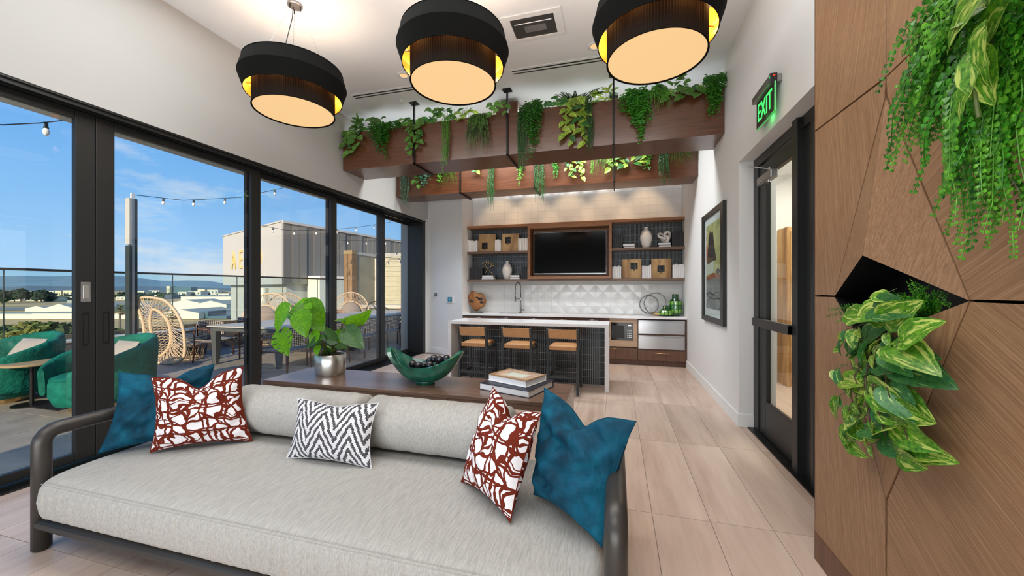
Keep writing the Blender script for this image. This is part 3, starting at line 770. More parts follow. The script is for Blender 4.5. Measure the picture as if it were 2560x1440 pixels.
# spring neck tap
t = thing('kitchen_tap', 'chrome spring-neck pull-down tap on the bar counter', 'tap', (-1.96, 7.86, .921))
MB().lathe([(.028, 0), (.028, .01), (.020, .02), (.018, .20), (.012, .21), (.010, .42)], 16, (-1.96, 7.86, .921)).build('body', 'dark_chrome', t, smooth=True)
pth = [(-1.96, 7.86, 1.33), (-1.96, 7.86, 1.45)] + [(-1.96 - .06 * (1 - cos(a)) * .6, 7.86 - .085 * (1 - cos(a)), 1.45 + .115 * sin(a)) for a in [pi * k / 12 for k in range(1, 13)]] + [(-2.03, 7.69, 1.36), (-2.032, 7.69, 1.30)]
MB().tube(pth, .0055, 8).build('hose', 'dark_chrome', t, smooth=True)
hel = []
def along(path, s):
    ls = [0]
    for i in range(1, len(path)): ls.append(ls[-1] + (Vector(path[i]) - Vector(path[i - 1])).length)
    d_ = s * ls[-1]
    for i in range(1, len(path)):
        if d_ <= ls[i] + 1e-9:
            f = (d_ - ls[i - 1]) / max(1e-9, ls[i] - ls[i - 1]); return Vector(path[i - 1]).lerp(Vector(path[i]), f), (Vector(path[i]) - Vector(path[i - 1])).normalized()
    return Vector(path[-1]), (Vector(path[-1]) - Vector(path[-2])).normalized()
for k in range(34 * 6 + 1):
    p, tg = along(pth, k / (34 * 6)); u = tg.cross(Vector((1, 0, 0))).normalized(); w_ = tg.cross(u); a = k / 6 * 2 * pi
    hel.append(p + (u * cos(a) + w_ * sin(a)) * .0125)
MB().tube(hel, .0026, 5).build('spring', 'dark_chrome', t, smooth=True)
MB().lathe([(.010, .12), (.016, .10), (.016, .02), (.020, 0)], 14, (-2.032, 7.69, 1.17)).build('spray_head', 'dark_chrome', t, smooth=True)
m = MB().tube([(-1.96, 7.86, 1.22), (-2.0, 7.78, 1.22), (-2.032, 7.71, 1.22)], .006, 8); m.build('holder_arm', 'dark_chrome', t, smooth=True)
m = MB(); m.tube([(-1.96, 7.86, .985), (-1.87, 7.84, .985)], .014, 10); m.tube([(-1.885, 7.843, .985), (-1.885, 7.843, 1.07)], .004, 6); m.build('lever', 'dark_chrome', t, smooth=True)
# floating shelves and television box
SY = 7.70
def shelf(x0, x1, z0, z1, lb):
    o = MB().box(x0, x1, SY, YB - .012, z0, z1).build('floating_shelf', 'shelf_wood' if z1 < 2.7 else 'tv_wood', None, bevel=.002, loc=((x0 + x1) / 2, SY, z0)); return tag(o, lb, 'shelf')
shelf(-3.12, XR, 2.735, 2.787, 'top wooden shelf board running the full width above the television')
shelf(-3.12, -1.765, 2.187, 2.232, 'left middle wooden shelf carrying two wooden square boards')
shelf(-.08, XR, 2.185, 2.230, 'right middle wooden shelf carrying the white vase and knot')
shelf(-3.12, XR, 1.590, 1.635, 'bottom wooden shelf board running the full width over the tiles')
t = thing('television_box', 'reddish walnut box frame around the wall television', 'cabinet', (-.92, 7.66, 1.635))
m = MB(); m.box(-1.765, -1.715, 7.66, YB - .012, 1.636, 2.735); m.box(-.13, -.08, 7.66, YB - .012, 1.636, 2.735); m.box(-1.715, -.13, 7.66, YB - .012, 2.675, 2.735); m.box(-1.715, -.13, 7.66, YB - .012, 1.636, 1.69)
m.build('frame', 'tv_wood', t, bevel=.002); MB().box(-1.715, -.13, YB - .03, YB - .012, 1.69, 2.675).build('back_panel', 'tv_wood', t)
t = thing('television', 'large black flat television recessed in the walnut box', 'television', (-.92, 7.80, 1.72))
MB().box(-1.66, -.185, 7.79, 7.84, 1.735, 2.60).build('housing', 'steel', t, bevel=.004)
MB().box(-1.652, -.193, 7.783, 7.790, 1.752, 2.592).build('screen', 'tv_screen', t)
MB().box(-.35, -.28, 7.786, 7.80, 1.728, 1.737).build('standby_light_bar', 'white_plastic', t)
MB().box(-1.2, -.7, 7.84, YB - .03, 2.0, 2.35).build('bracket', 'black_metal', t)
# ---- things on the shelves
def white_books(x0, x1, z, n, h, grp, lb):
    w_ = (x1 - x0) / n
    for i in range(n):
        hh = h * rnd.choice((1, .97, 1.03, .93, 1)); d_ = rnd.uniform(.17, .2)
        m = MB(); a = x0 + w_ * i; m.box(a + .001, a + w_ - .0015, 7.745, 7.745 + d_, z, z + hh)
        tag(m.build('book', 'book_white', None, bevel=.002, loc=((a + w_ / 2), 7.745, z)), lb, 'book', grp)
def dark_books(x0, x1, z, n, h, grp, lb):
    w_ = (x1 - x0) / n
    for i in range(n):
        hh = h * rnd.choice((1, .98, 1.02)); a = x0 + w_ * i
        m = MB(); m.box(a + .001, a + w_ - .001, 7.79, 7.79 + .18, z, z + hh)
        tag(m.build('book', 'book_dark', None, bevel=.003, loc=((a + w_ / 2), 7.79, z)), lb, 'book', grp)
white_books(-3.11, -2.905, 2.232, 6, .255, 'white books at the left end of the upper left shelf', 'white book, upper left shelf, by the alcove corner')
white_books(-2.50, -2.37, 2.232, 4, .255, 'white books between the two upper wooden boards', 'white book between the two upper left wooden boards')
white_books(-1.985, -1.775, 2.232, 6, .265, 'white books beside the television on the upper left shelf', 'white book beside the television, upper left shelf')
white_books(-.072, .10, 1.635, 5, .25, 'white books right beside the television on the bottom shelf', 'white book beside the television, lower right shelf')
white_books(.487, .655, 1.635, 5, .255, 'white books between the two lower wooden boards', 'white book between the two lower right wooden boards')
white_books(1.04, 1.235, 1.635, 6, .265, 'white books at the right end of the bottom shelf', 'white book, lower right shelf, by the right wall')
dark_books(-3.09, -2.80, 1.635, 7, .255, 'dark books at the left end of the bottom shelf', 'dark book, lower left shelf, by the alcove corner')
dark_books(-1.935, -1.775, 1.635, 4, .25, 'dark books left of the television on the bottom shelf', 'dark book beside the television, lower left shelf')
dark_books(-.07, .125, 2.230, 5, .28, 'dark books right of the television on the upper shelf', 'dark book beside the television, upper right shelf')
dark_books(1.03, 1.235, 2.230, 6, .285, 'dark books at the right end of the upper shelf', 'dark book, upper right shelf, by the right wall')
def flat_book(x0, x1, z, lb, h=.045, y0=7.74, y1=7.90):
    t = thing('book', lb, 'book', ((x0 + x1) / 2, y0, z))
    MB().box(x0 + .004, x1 - .004, y0 + .004, y1 - .004, z + .004, z + h - .004).build('pages', 'book_white', t)
    m = MB(); m.box(x0, x1, y0, y1, z, z + .004); m.box(x0, x1, y0, y1, z + h - .004, z + h); m.box(x0, x1, y1 - .004, y1, z, z + h); m.build('cover', 'book_dark', t)
flat_book(-2.80, -2.52, 1.635, 'lower flat dark book in the pair under the gold sculpture', .035); flat_book(-2.79, -2.54, 1.671, 'upper flat book of the pair under the gold sculpture', .055)
flat_book(-2.17, -1.95, 1.635, 'lower flat dark book right of the left white vase', .035); flat_book(-2.16, -1.96, 1.671, 'upper flat book with pale pages right of the left vase', .055)
flat_book(.14, .36, 2.230, 'lower flat dark book left of the right white vase', .028); flat_book(.13, .35, 2.259, 'upper flat book left of the right white vase', .06)
flat_book(.79, 1.01, 2.230, 'lower flat dark book under the white knot', .04); flat_book(.78, 1.0, 2.271, 'upper flat book carrying the white knot', .045)
def vase(x, z, h, lb):
    t = thing('vase', lb, 'vase', (x, 7.82, z)); r = h * .285
    prof = [(r * .5, 0), (r * .55, .01 * h), (r * .78, .2 * h), (r, .45 * h), (r * .97, .58 * h), (r * .72, .78 * h), (r * .34, .9 * h), (r * .22, .935 * h), (r * .25, .955 * h), (r * .40, 1.0 * h), (r * .30, .99 * h), (r * .18, .94 * h)]
    MB().lathe(prof, 28, (x, 7.82, z), cap1=False).build('body', 'vase_white', t, smooth=True)
    m = MB()
    for k in range(10):
        a = 2 * pi * k / 10; m.tube([(x + (r * 1.0) * cos(a + f * 2.2) * sqrt(max(.05, 1 - ((f - .45) / .75) ** 2)), 7.82 + r * sin(a + f * 2.2) * sqrt(max(.05, 1 - ((f - .45) / .75) ** 2)), z + h * (.08 + .75 * f)) for f in [q / 8 for q in range(9)]], .0015, 4)
    m.build('swirl_relief', 'vase_white', t, smooth=True)
vase(-2.245, 1.635, .385, 'white bottle-shaped vase on the lower left shelf'); vase(.563, 2.230, .40, 'cream bottle-shaped vase on the upper right shelf')
# rope knot of three interlocked rounded links
t = thing('knot_sculpture', 'chalky white three-link knot ornament lying on a flat book', 'sculpture', (.90, 7.82, 2.316))
kc = Vector((.90, 7.82, 2.316 + .115))
for rot, off in (((.9, .3, .2), (-.035, 0, .015)), ((-.7, .9, 1.3), (.045, 0, .02)), ((1.7, -.4, 2.2), (.01, .0, -.035))):
    R_ = Euler(rot).to_matrix(); pts = []
    for k in range(24):
        a = 2 * pi * k / 24; ca, sa = cos(a), sin(a); pts.append(kc + Vector(off) + R_ @ Vector((.082 * (abs(ca) ** .7) * (1 if ca > 0 else -1), .055 * (abs(sa) ** .7) * (1 if sa > 0 else -1), 0)))
    MB().tube(pts, .025, 10, closed=True).build('link', 'knot_stone', t, smooth=True)
# gold jack shaped sculpture
t = thing('brass_sculpture', 'small golden jack-shaped ornament of crossed rods and rings', 'sculpture', (-2.68, 7.82, 1.727))
gc = Vector((-2.68, 7.82, 1.727 + .135))
m = MB()
for d_ in ((.12, .02, .1), (-.11, .03, .11), (.13, -.03, -.125), (-.10, 0, -.13), (.02, .11, .05)):
    dd = Vector(d_); m.tube([gc - dd * .0, gc + dd], .007, 6)
m.build('rods', 'brass', t, smooth=True)
for d_ in ((.10, .02, .10), (-.10, .03, .11), (0, -.02, .14)):
    c_ = gc + Vector(d_); m = MB(); m.tube([c_ + Vector((.035 * cos(a), .01 * sin(a * 2), .035 * sin(a))) for a in [2 * pi * k / 16 for k in range(16)]], .007, 6, closed=True); m.build('ring', 'brass', t, smooth=True)
# square wooden boards with a dark square window and a small figure
def board(x0, x1, z0, z1, hx0, hx1, hz0, hz1, lb, tone='board_wood', fig=True):
    t = thing('wooden_board', lb, 'picture', ((x0 + x1) / 2, 7.86, z0)); ya, yb = 7.85, 7.875
    m = MB(); m.box(x0, hx0, ya, yb, z0, z1); m.box(hx1, x1, ya, yb, z0, z1); m.box(hx0, hx1, ya, yb, z0, hz0); m.box(hx0, hx1, ya, yb, hz1, z1)
    m.build('panel', tone, t)
    if fig:
        f = MB(); cx, cz = (hx0 + hx1) / 2, hz0
        f.sphere((cx, ya - .012, cz + .045), .010, 8, 6); f.tube([(cx, ya - .012, cz + .035), (cx, ya - .015, cz)], .008, 6); f.tube([(cx - .022, ya - .012, cz + .01), (cx, ya - .013, cz + .03), (cx + .022, ya - .012, cz + .012)], .004, 5)
        f.tube([(cx, ya - .014, cz), (cx - .014, ya - .012, cz - .035)], .005, 5); f.tube([(cx, ya - .014, cz), (cx + .014, ya - .012, cz - .035)], .005, 5); f.build('figurine', 'dark_chrome', t, smooth=True)
board(-2.905, -2.515, 2.232, 2.622, -2.835, -2.70, 2.305, 2.44, 'pale square wooden board with a low square hole, upper left shelf')
board(-2.372, -1.99, 2.232, 2.615, -2.305, -2.175, 2.41, 2.545, 'striped square wooden board with a high hole, beside the television')
board(.11, .48, 1.635, 2.015, .275, .41, 1.82, 1.95, 'amber square wooden board with a high hole, lower right shelf')
board(.665, 1.025, 1.635, 2.018, .775, .905, 1.765, 1.89, 'amber square wooden board with a central hole near the right wall')
# burl wood sculpture on a small stand
t = thing('burl_sculpture', 'orange-brown burl wood slab on a dark stand, left counter corner', 'sculpture', (-2.93, 7.78, .921))
def burl(u, v):
    a = 2 * pi * u; b = pi * v; r = 1 + .09 * sin(3 * a + 1) * sin(b) + .06 * sin(5 * a - 2) * sin(b) + .035 * cos(7 * a)
    return (-2.925 + .205 * r * cos(a) * sin(b) - .03 * sin(a), 7.78 + .055 * cos(b), 1.175 + .20 * r * sin(a) * sin(b))
MB().grid(burl, 36, 10, uvs=False).build('burl', 'burl_wood', t, smooth=True)
for (x_, z_, r_) in ((-2.83, 1.21, .05), (-3.03, 1.16, .04), (-2.80, 1.14, .035), (-2.90, 1.24, .03)):
    MB().sphere((x_, 7.733, z_), r_, 10, 6, (1.3, .25, .7)).build('hollow', 'black_plastic', t, smooth=True)
m = MB(); m.box(-3.05, -2.78, 7.70, 7.84, .921, .930)
for x_ in (-2.97, -2.92, -2.88): m.tube([(x_, 7.78, .93), (x_, 7.78, 1.0)], .004, 6)
m.build('stand', 'black_metal', t)
# ring sculpture
t = thing('ring_sculpture', 'two overlapping thin steel hoops standing on a small base', 'sculpture', (.62, 7.80, .921))
for cx, cy, cz, r, tilt in ((.615, 7.78, 1.133, .172, .12), (.735, 7.84, 1.145, .205, -.25)):
    m = MB(); m.tube([(cx + r * cos(a) * cos(tilt), cy + r * cos(a) * sin(tilt), cz + r * sin(a)) for a in [2 * pi * k / 40 for k in range(40)]], .010, 8, closed=True); m.build('hoop', 'dark_chrome', t, smooth=True)
MB().box(.54, .72, 7.76, 7.86, .921, .945).build('base', 'chrome', t, bevel=.004)
MB_ = MB(); MB_.lathe([(.10, 0), (.13, .02), (.15, .045), (.14, .045), (.12, .025), (.09, .012)], 20, (.80, 7.84, .921)); tag(MB_.build('gold_dish', 'brass', smooth=True), 'low hammered gold dish behind the small green vase', 'bowl')
def gvase(cx, cy, R, H, neck, lb, light):
    t = thing('green_vase', lb, 'vase', (cx, cy, .921)); z = .921
    if H > .2: prof = [(R * .7, 0), (R * .95, .03), (R, .07), (R, H * .60), (R * .9, H * .68), (R * .5, H * .80), (neck, H * .83), (neck, H), (neck * .86, H), (neck * .86, H * .84)]
    else: prof = [(R * .5, 0), (R * .8, .015), (R, .06), (R * .98, .085), (R * .75, .12), (neck, .135), (neck, H), (neck * .85, H), (neck * .85, .13)]
    MB().lathe(prof, 28, (cx, cy, z), cap1=False).build('body', 'green_vase_dark', t, smooth=True)
    # facets of lighter cut glass wrapped around the belly
    rows = 3 if H > .2 else 2
    for r_ in range(rows):
        for k in range(10):
            a0 = 2 * pi * (k + .10) / 10; a1 = 2 * pi * (k + .90) / 10
            if H > .2: z0, z1 = z + .065 + r_ * .075, z + .065 + r_ * .075 + .064; ra = rb = R + .002
            else: z0, z1 = z + .030 + r_ * .042, z + .030 + r_ * .042 + .034; ra, rb = (R * .93, R * 1.01) if r_ == 0 else (R * 1.01, R * .86)
            if sin((a0 + a1) / 2) > .35: continue
            m = MB(); am = (a0 + a1) / 2
            m.add([(cx + ra * cos(a0), cy + ra * sin(a0), z0), (cx + (ra + .004) * cos(am), cy + (ra + .004) * sin(am), z0), (cx + ra * cos(a1), cy + ra * sin(a1), z0), (cx + rb * cos(a1), cy + rb * sin(a1), z1), (cx + (rb + .004) * cos(am), cy + (rb + .004) * sin(am), z1), (cx + rb * cos(a0), cy + rb * sin(a0), z1)], [(0, 1, 4, 5), (1, 2, 3, 4)])
            m.build('facet', 'green_vase_light' if (H < .2 or r_ % 2 == 0) else 'green_vase', t)
gvase(1.085, 7.78, .115, .41, .057, 'tall dark green cut-glass vase in the right counter corner', False)
gvase(.905, 7.70, .128, .195, .052, 'squat green cut-glass vase in front of the tall one', True)
# ================================================================ ISLAND
t = thing('bar_island', 'white quartz waterfall island faced with dark finger tiles', 'island', (-1.3, 5.8, 0))
MB().box(-2.525, -.095, 5.45, 6.10, .895, .935).build('top_slab', 'quartz', t)
MB().box(-.153, -.095, 5.45, 6.10, 0, .895).build('side_slab', 'quartz', t); MB().box(-2.525, -2.470, 5.45, 6.10, 0, .895).build('side_slab', 'quartz', t)
MB().box(-2.470, -.153, 5.815, 6.09, 0, .895).build('body', 'dark_grout', t)
o = mosaic('mosaic_tiles', -2.468, -.155, .002, .893, 5.815, .003, .0303, .1118, t)
MB().box(-.0955, -.088, 5.66, 5.74, .60, .72).build('outlet', 'white_plastic', t, bevel=.002)
# ---------------------------------------------------------------- stools
def make_stool():
    t = thing('bar_stool', 'x', 'stool', (0, 0, 0), 0, 'bar stools in front of the island')
    w = .205; bt = .03
    for s_ in (-1, 1):
        m = MB(); pr = [(-.012, 0), (.0, .60), (-.035, .895)]
        # rear post in two straight runs: leg and raked back
        m.bar((s_ * w, -.245, 0), (s_ * w, -.205, .62), .032, .042); m.bar((s_ * w, -.205, .60), (s_ * (w + .0), -.255, .895), .032, .040)
        m.build('rear_leg', 'stool_paint', t, bevel=.003)
        m = MB().bar((s_ * w, .235, 0), (s_ * w, .205, .60), .032, .036); m.build('front_leg', 'stool_paint', t, bevel=.003)
        m = MB().bar((s_ * w, -.205, .585), (s_ * w, .205, .585), .026, .05); m.build('side_rail', 'stool_paint', t, bevel=.003)
        m = MB().bar((s_ * w, -.225, .20), (s_ * w, .22, .20), .022, .03); m.build('side_stretcher', 'stool_paint', t, bevel=.003)
    MB().bar((-w, -.226, .235), (w, -.226, .235), .026, .034).build('rear_stretcher', 'stool_paint', t, bevel=.003)
    MB().bar((-w, .205, .585), (w, .205, .585), .026, .05).build('front_rail', 'stool_paint', t, bevel=.003)
    f = MB().bar((-w, .222, .20), (w, .222, .20), .028, .03).build('foot_rest', 'stool_paint', t, bevel=.003)
    MB().box(-w + .016, w - .016, .206, .240, .2155, .219).build('foot_plate', 'steel', f)
    def seat(u, v):
        x = (u - .5) * .375; y = -.222 + v * .43; e = 1 - (abs(2 * u - 1) ** 6) * .35 - (abs(2 * v - 1) ** 8) * .3
        return (x, y, .653 + .020 * max(0, 1 - (2 * u - 1) ** 6) * max(0, 1 - (2 * v - 1) ** 6))
    m = MB(); m.grid(seat, 12, 12, uvs=False); vb = []; 
    m.box(-.1875, .1875, -.222, .208, .600, .655)
    m.build('seat', 'tan_leather', t, smooth=False, bevel=.010)
    def back(u, v):
        x = (u - .5) * .380; return (x, -.212 - .05 * ((v) * .75 + .1) - .018 * (1 - (2 * u - 1) ** 2) * 1.0, .765 + .125 * v)
    m = MB(); m.grid(back, 10, 3, uvs=False); m.grid(lambda u, v: (back(1 - u, v)[0], back(1 - u, v)[1] - .030, back(1 - u, v)[2]), 10, 3, uvs=False)
    e = [back(i / 10, 1) for i in range(11)]; m.grid(lambda u, v: (back(u, 1)[0], back(u, 1)[1] - .03 * v, back(u, 1)[2]), 10, 1, uvs=False); m.grid(lambda u, v: (back(u, 0)[0], back(u, 0)[1] - .03 * v, back(u, 0)[2]), 10, 1, uvs=False)
    m.grid(lambda u, v: (back(0, u)[0], back(0, u)[1] - .03 * v, back(0, u)[2]), 3, 1, uvs=False); m.grid(lambda u, v: (back(1, u)[0], back(1, u)[1] - .03 * v, back(1, u)[2]), 3, 1, uvs=False)
    recalc(m.build('backrest', 'tan_leather', t))
    return t
st0 = make_stool()
for i, (x, lb) in enumerate(((-1.998, 'left bar stool of tan leather on a black frame, behind the green bowl'), (-1.345, 'middle bar stool of tan leather on a black frame'), (-.700, 'right bar stool of tan leather, nearest the open end of the island'))):
    o = st0 if i == 0 else copy_tree(st0); o.location = (x, 5.385, 0); o['label'] = lb
# ================================================================ WALL THINGS
t = thing('wall_thermostat', 'square thermostat with blue screen in a white plate beside the alcove', 'thermostat', (-3.44, 7.54, 1.2))
ang = math.atan2(7.43 - 7.78, -3.12 - XL); dirv = Vector((cos(ang), sin(ang), 0)); nrm = Vector((dirv.y, -dirv.x, 0))
def on_wall(s, z, out=0): p = Vector((XL, 7.78, 0)) + dirv * s + nrm * out; return Vector((p.x, p.y, z))
Rw = Matrix((dirv, -nrm, Vector((0, 0, 1)))).transposed()
MB().obox(on_wall(.70, 1.205, .006), (.20, .012, .15), Rw).build('wall_plate', 'white_plastic', t, bevel=.004)
MB().obox(on_wall(.70, 1.208, .016), (.125, .012, .095), Rw).build('bezel', 'exit_case', t, bevel=.003)
MB().obox(on_wall(.70, 1.208, .0228), (.112, .002, .082), Rw).build('screen', 'screen_blue', t)
MB().obox(on_wall(.70, 1.208, .0242), (.022, .001, .016), Rw).build('digits', 'white_plastic', t)
t = thing('wall_lock', 'round chrome lock knob set in the pale wall beside the sliding doors', 'lock', tuple(on_wall(.26, 1.30)))
def disc(c, n, r, th, name, mat, par):
    q = n.to_track_quat('Z', 'Y').to_matrix(); m = MB(); m.lathe([(r, 0), (r, th * .7), (r * .85, th)], 24); m.v = [tuple(Vector(c) + q @ Vector(p)) for p in m.v]; return m.build(name, mat, par, smooth=False)
disc(on_wall(.26, 1.305), nrm, .045, .014, 'rosette', 'chrome', t); disc(on_wall(.26, 1.305, .014), nrm, .030, .022, 'cylinder', 'dark_chrome', t)
MB().obox(on_wall(.26, 1.305, .042), (.05, .012, .014), Rw).build('thumb_turn', 'chrome', t, bevel=.003)
m = MB().box(XR - .006, XR, 6.02, 6.10, 1.08, 1.20); tag(m.build('light_switch', 'white_plastic', bevel=.002), 'white light switch low on the wall left of the framed picture', 'switch')
# framed picture on the right wall
t = thing('framed_picture', 'tall black-framed abstract print of a dark peak on olive yellow', 'picture', (XR - .03, 5.48, 1.0))
ya, yb, za, zb = 4.914, 6.049, 1.0, 2.472; fw = .115; xf = XR - .042
m = MB(); m.box(xf, XR, ya, ya + fw, za, zb); m.box(xf, XR, yb - fw, yb, za, zb); m.box(xf, XR, ya + fw, yb - fw, za, za + fw * .62); m.box(xf, XR, ya + fw, yb - fw, zb - fw * .62, zb)
m.build('frame', 'black_plastic', t, bevel=.003)
MB().box(XR - .020, XR - .012, ya + fw, yb - fw, za + .06, zb - .06).build('mat_board', 'paper', t)
ay0, ay1, az0, az1 = ya + .195, yb - .215, za + .175, zb - .17
plain('art_olive', (.50, .47, .20), .7, vary=.25, vscale=5); plain('art_brown', (.055, .03, .028), .7, vary=.5, vscale=12); plain('art_red', (.62, .09, .03), .7, vary=.2, vscale=8)
plain('art_grey', (.20, .20, .20), .7, vary=.4, vscale=6); plain('art_rust', (.30, .09, .05), .7, vary=.4, vscale=8); plain('art_black', (.02, .02, .02), .7); plain('art_pale', (.55, .60, .52), .7)
pr_ = MB().box(XR - .0225, XR - .020, ay0, ay1, az0, az1).build('print', 'art_olive', t)
def art(pts, mat, lift): 
    P_ = [(XR - .0225 - lift, ay1 - u * (ay1 - ay0), az0 + v * (az1 - az0)) for u, v in pts]; m = MB(); m.prism(P_, (.0004, 0, 0)); recalc(m.build('printed_shape', mat, pr_))
art([(0, 0), (1, 0), (1, .34), (.6, .37), (0, .33)], 'art_grey', .0004)
art([(0, .33), (.6, .36), (1, .35), (1, .40), (.5, .42), (0, .38)], 'art_rust', .0007)
art([(0, .40), (.55, .42), (.6, .56), (0, .57)], 'art_pale', .0009)
art([(0, .57), (.02, .93), (.12, .70), (.30, .58)], 'art_red', .0010)
art([(.05, .55), (.12, .66), (.18, .83), (.26, .90), (.33, .925), (.40, .89), (.50, .90), (.60, .76), (.70, .62), (.76, .56), (.40, .55), (.15, .525)], 'art_brown', .0013)
art([(.70, .43), (.85, .47), (1, .44), (1, .41), (.8, .40)], 'art_black', .0013)
art([(.05, .18), (.3, .21), (.5, .17), (.7, .205), (.95, .20), (.95, .185), (.7, .185), (.5, .15), (.3, .19), (.05, .165)], 'art_black', .0010)
art([(.05, .16), (.5, .125), (1, .14), (1, .125), (.5, .11), (.05, .145)], 'art_black', .0010)
gp = MB().box(XR - .0300, XR - .0290, ya + fw, yb - fw, za + .06, zb - .06).build('glass_pane', 'door_glass', t)
# exit sign
t = thing('exit_sign', 'green EXIT sign with a steel top housing on the right wall', 'sign', (1.2, 3.55, 2.8))
xs0 = 1.185
MB().box(xs0 - .03, XR, 3.385, 3.785, 3.055, 3.115).build('housing', 'exit_case', t, bevel=.006)
MB().box(xs0 - .033, xs0 + .02, 3.375, 3.388, 3.035, 3.12).build('end_cap', 'black_plastic', t, bevel=.004)
MB().box(xs0 - .0335, xs0 - .032, 3.378, 3.386, 3.08, 3.092).build('indicator', 'exit_green', t)
MB().box(xs0 - .01, xs0 + .004, 3.375, 3.3785, 3.095, 3.107).build('indicator', 'led_red', t)
MB().box(xs0, xs0 + .008, 3.31 + .07, 3.70 + .07, 2.825, 3.055).build('acrylic_plate', 'exit_acrylic', t)
pl_ = MB().box(xs0 - .002, xs0, 3.395, 3.76, 2.835, 3.05).build('face', 'exit_dark', t)
rim = MB(); rim.box(xs0 - .001, xs0 + .008, 3.374, 3.380, 2.82, 3.055); rim.box(xs0 - .001, xs0 + .008, 3.374, 3.776, 2.819, 2.825); rim.build('glowing_edge', 'exit_rim', t)
def text_mesh(txt, size, name, mat, parent, M, depth=.001, sx=1.0):
    cu = bpy.data.curves.new(name, 'FONT'); cu.body = txt; cu.size = size; cu.extrude = depth; cu.align_x = 'CENTER'; cu.align_y = 'CENTER'; cu.resolution_u = 3
    tmp = bpy.data.objects.new(name, cu); C.objects.link(tmp); dg = bpy.context.evaluated_depsgraph_get()
    me = bpy.data.meshes.new_from_object(tmp.evaluated_get(dg)); bpy.data.objects.remove(tmp)
    for v in me.vertices: v.co = M @ Vector((v.co.x * sx, v.co.y, v.co.z))
    if parent is not None:
        r = parent
        while r.parent: r = r.parent
        for v in me.vertices: v.co -= Vector(r.location)
    me.materials.clear(); me.materials.append(MATS[mat]); o = bpy.data.objects.new(name, me); C.objects.link(o); o.parent = parent; return o
# text runs towards -Y as read from inside the room, letters upright
M_ = Matrix(((0, 0, -1, xs0 - .003), (-1, 0, 0, 3.578), (0, 1, 0, 2.942), (0, 0, 0, 1)))
text_mesh('EXIT', .215, 'letters', 'exit_green', t, M_, .0012, .72)
add_light('exit_glow', 'POINT', (XR - .03, 3.57, 2.86), .35, (.1, 1, .2), size=.05)
# ================================================================ DAYBED SOFA
t = thing('daybed_sofa', 'wide pale grey linen daybed on a dark tubular frame', 'sofa', (-1.54, 1.8, 0))
fr = MB(); R_ = .040; SX0, SX1, SY0, SY1, AZ = -3.075, .0, 1.345, 2.27, .655
def arm(x):
    p = [(x, SY0, .012), (x, SY0, AZ - .07)] + [(x, SY0 + .07 * (1 - cos(a)), AZ - .07 + .07 * sin(a)) for a in (pi / 8, pi / 4, 3 * pi / 8, pi / 2)]
    p += [(x, SY1 - .07, AZ)] + [(x, SY1 - .07 + .07 * sin(a), AZ - .07 + .07 * cos(a)) for a in (pi / 8, pi / 4, 3 * pi / 8, pi / 2)] + [(x, SY1, .012)]
    return p
for x in (SX0, SX1):
    o = MB().tube(arm(x), R_, 20).build('arm_frame', 'sofa_frame_paint', t, smooth=True)
    for y in (SY0, SY1): MB().lathe([(.025, 0), (.025, .013)], 14, (x, y, 0)).build('foot_glide', 'black_plastic', o)
for y, n in ((SY0 - .005, 'front_rail'), (SY1, 'rear_rail')): MB().tube([(SX0 + .02, y, .155), (SX1 - .02, y, .155)], .034, 16).build(n, 'sofa_frame_paint', t, smooth=True)
for x in (SX0 + .0, SX1): MB().tube([(x, SY0, .155), (x, SY1, .155)], .030, 12).build('side_rail', 'sofa_frame_paint', t, smooth=True)
m = MB()
for k in range(16): xx = SX0 + .12 + k * .19; m.box(xx, xx + .07, SY0, SY1, .168, .182)
o = m.build('slats', 'sofa_frame_paint', t); o['kind'] = 'stuff'
# seat cushion: soft box with a crowned top and gathered front
cx0, cx1, cy0, cy1, cz0, cz1 = SX0 + .035, SX1 - .035, 1.300, 2.29, .185, .420
def superbox(u, v):
    """closed cushion profile: v runs around the cross-section (front bottom -> front -> top -> back), u along x"""
    x = cx0 + (cx1 - cx0) * u
    return x, v
prof = []
n_ = 40
yc, zc_, hy, hz = (cy0 + cy1) / 2, (cz0 + cz1) / 2, (cy1 - cy0) / 2, (cz1 - cz0) / 2
def cush(u, v):
    a = 2 * pi * v - pi / 2; ca, sa = cos(a), sin(a); pw = .28
    ey = abs(ca) ** pw * (1 if ca > 0 else -1); ez = abs(sa) ** pw * (1 if sa > 0 else -1)
    # rounded ends
    e = abs(2 * u - 1); k = 1 - .10 * max(0, (e - .93) / .07) ** 2
    q = max(0, (e - .965) / .035); kk = sqrt(max(0, 1 - q * q * .55))
    x = cx0 + (cx1 - cx0) * u
    y = yc - ey * hy * k; z = zc_ + ez * hz * (kk)
    if z > zc_: z += .030 * sin(pi * min(1, max(0, (y - cy0) / (cy1 - cy0)))) * sin(pi * u) ** .4
    if y < yc - hy * .85:   # gathered front panel
        f = min(1, (yc - hy * .85 - y) / (hy * .15)); g_ = .0035 * sin(x * 95 + 2 * sin(x * 17)) + .003 * sin(x * 143 + 3 * sin(x * 11))
        y += (g_ * (1 - abs(2 * (z - cz0) / (cz1 - cz0) - 1)) * 1.4 - .022 * (1 - ((z - zc_) / hz) ** 2)) * f
    return (x, y, z)
m = MB(); m.grid(cush, 260, 64, uvs=False)
ends = []
for uu in (0, 1):
    ring = [cush(uu, j / 64) for j in range(64)]; c_ = (ring[0][0] + (-.012 if uu == 0 else .012), yc, zc_); m.add(ring + [c_], [(j, (j + 1) % 64, 64) for j in range(64)])
cu_ = recalc(m.build('seat_cushion', 'linen', t, smooth=True))
pipe = [( x_, cy0 - .0035 - .001, .401) for x_ in [cx0 + .075 + (cx1 - cx0 - .15) * k / 60 for k in range(61)]]
MB().tube(pipe, .0022, 5).build('front_seam', 'linen', cu_, smooth=True)
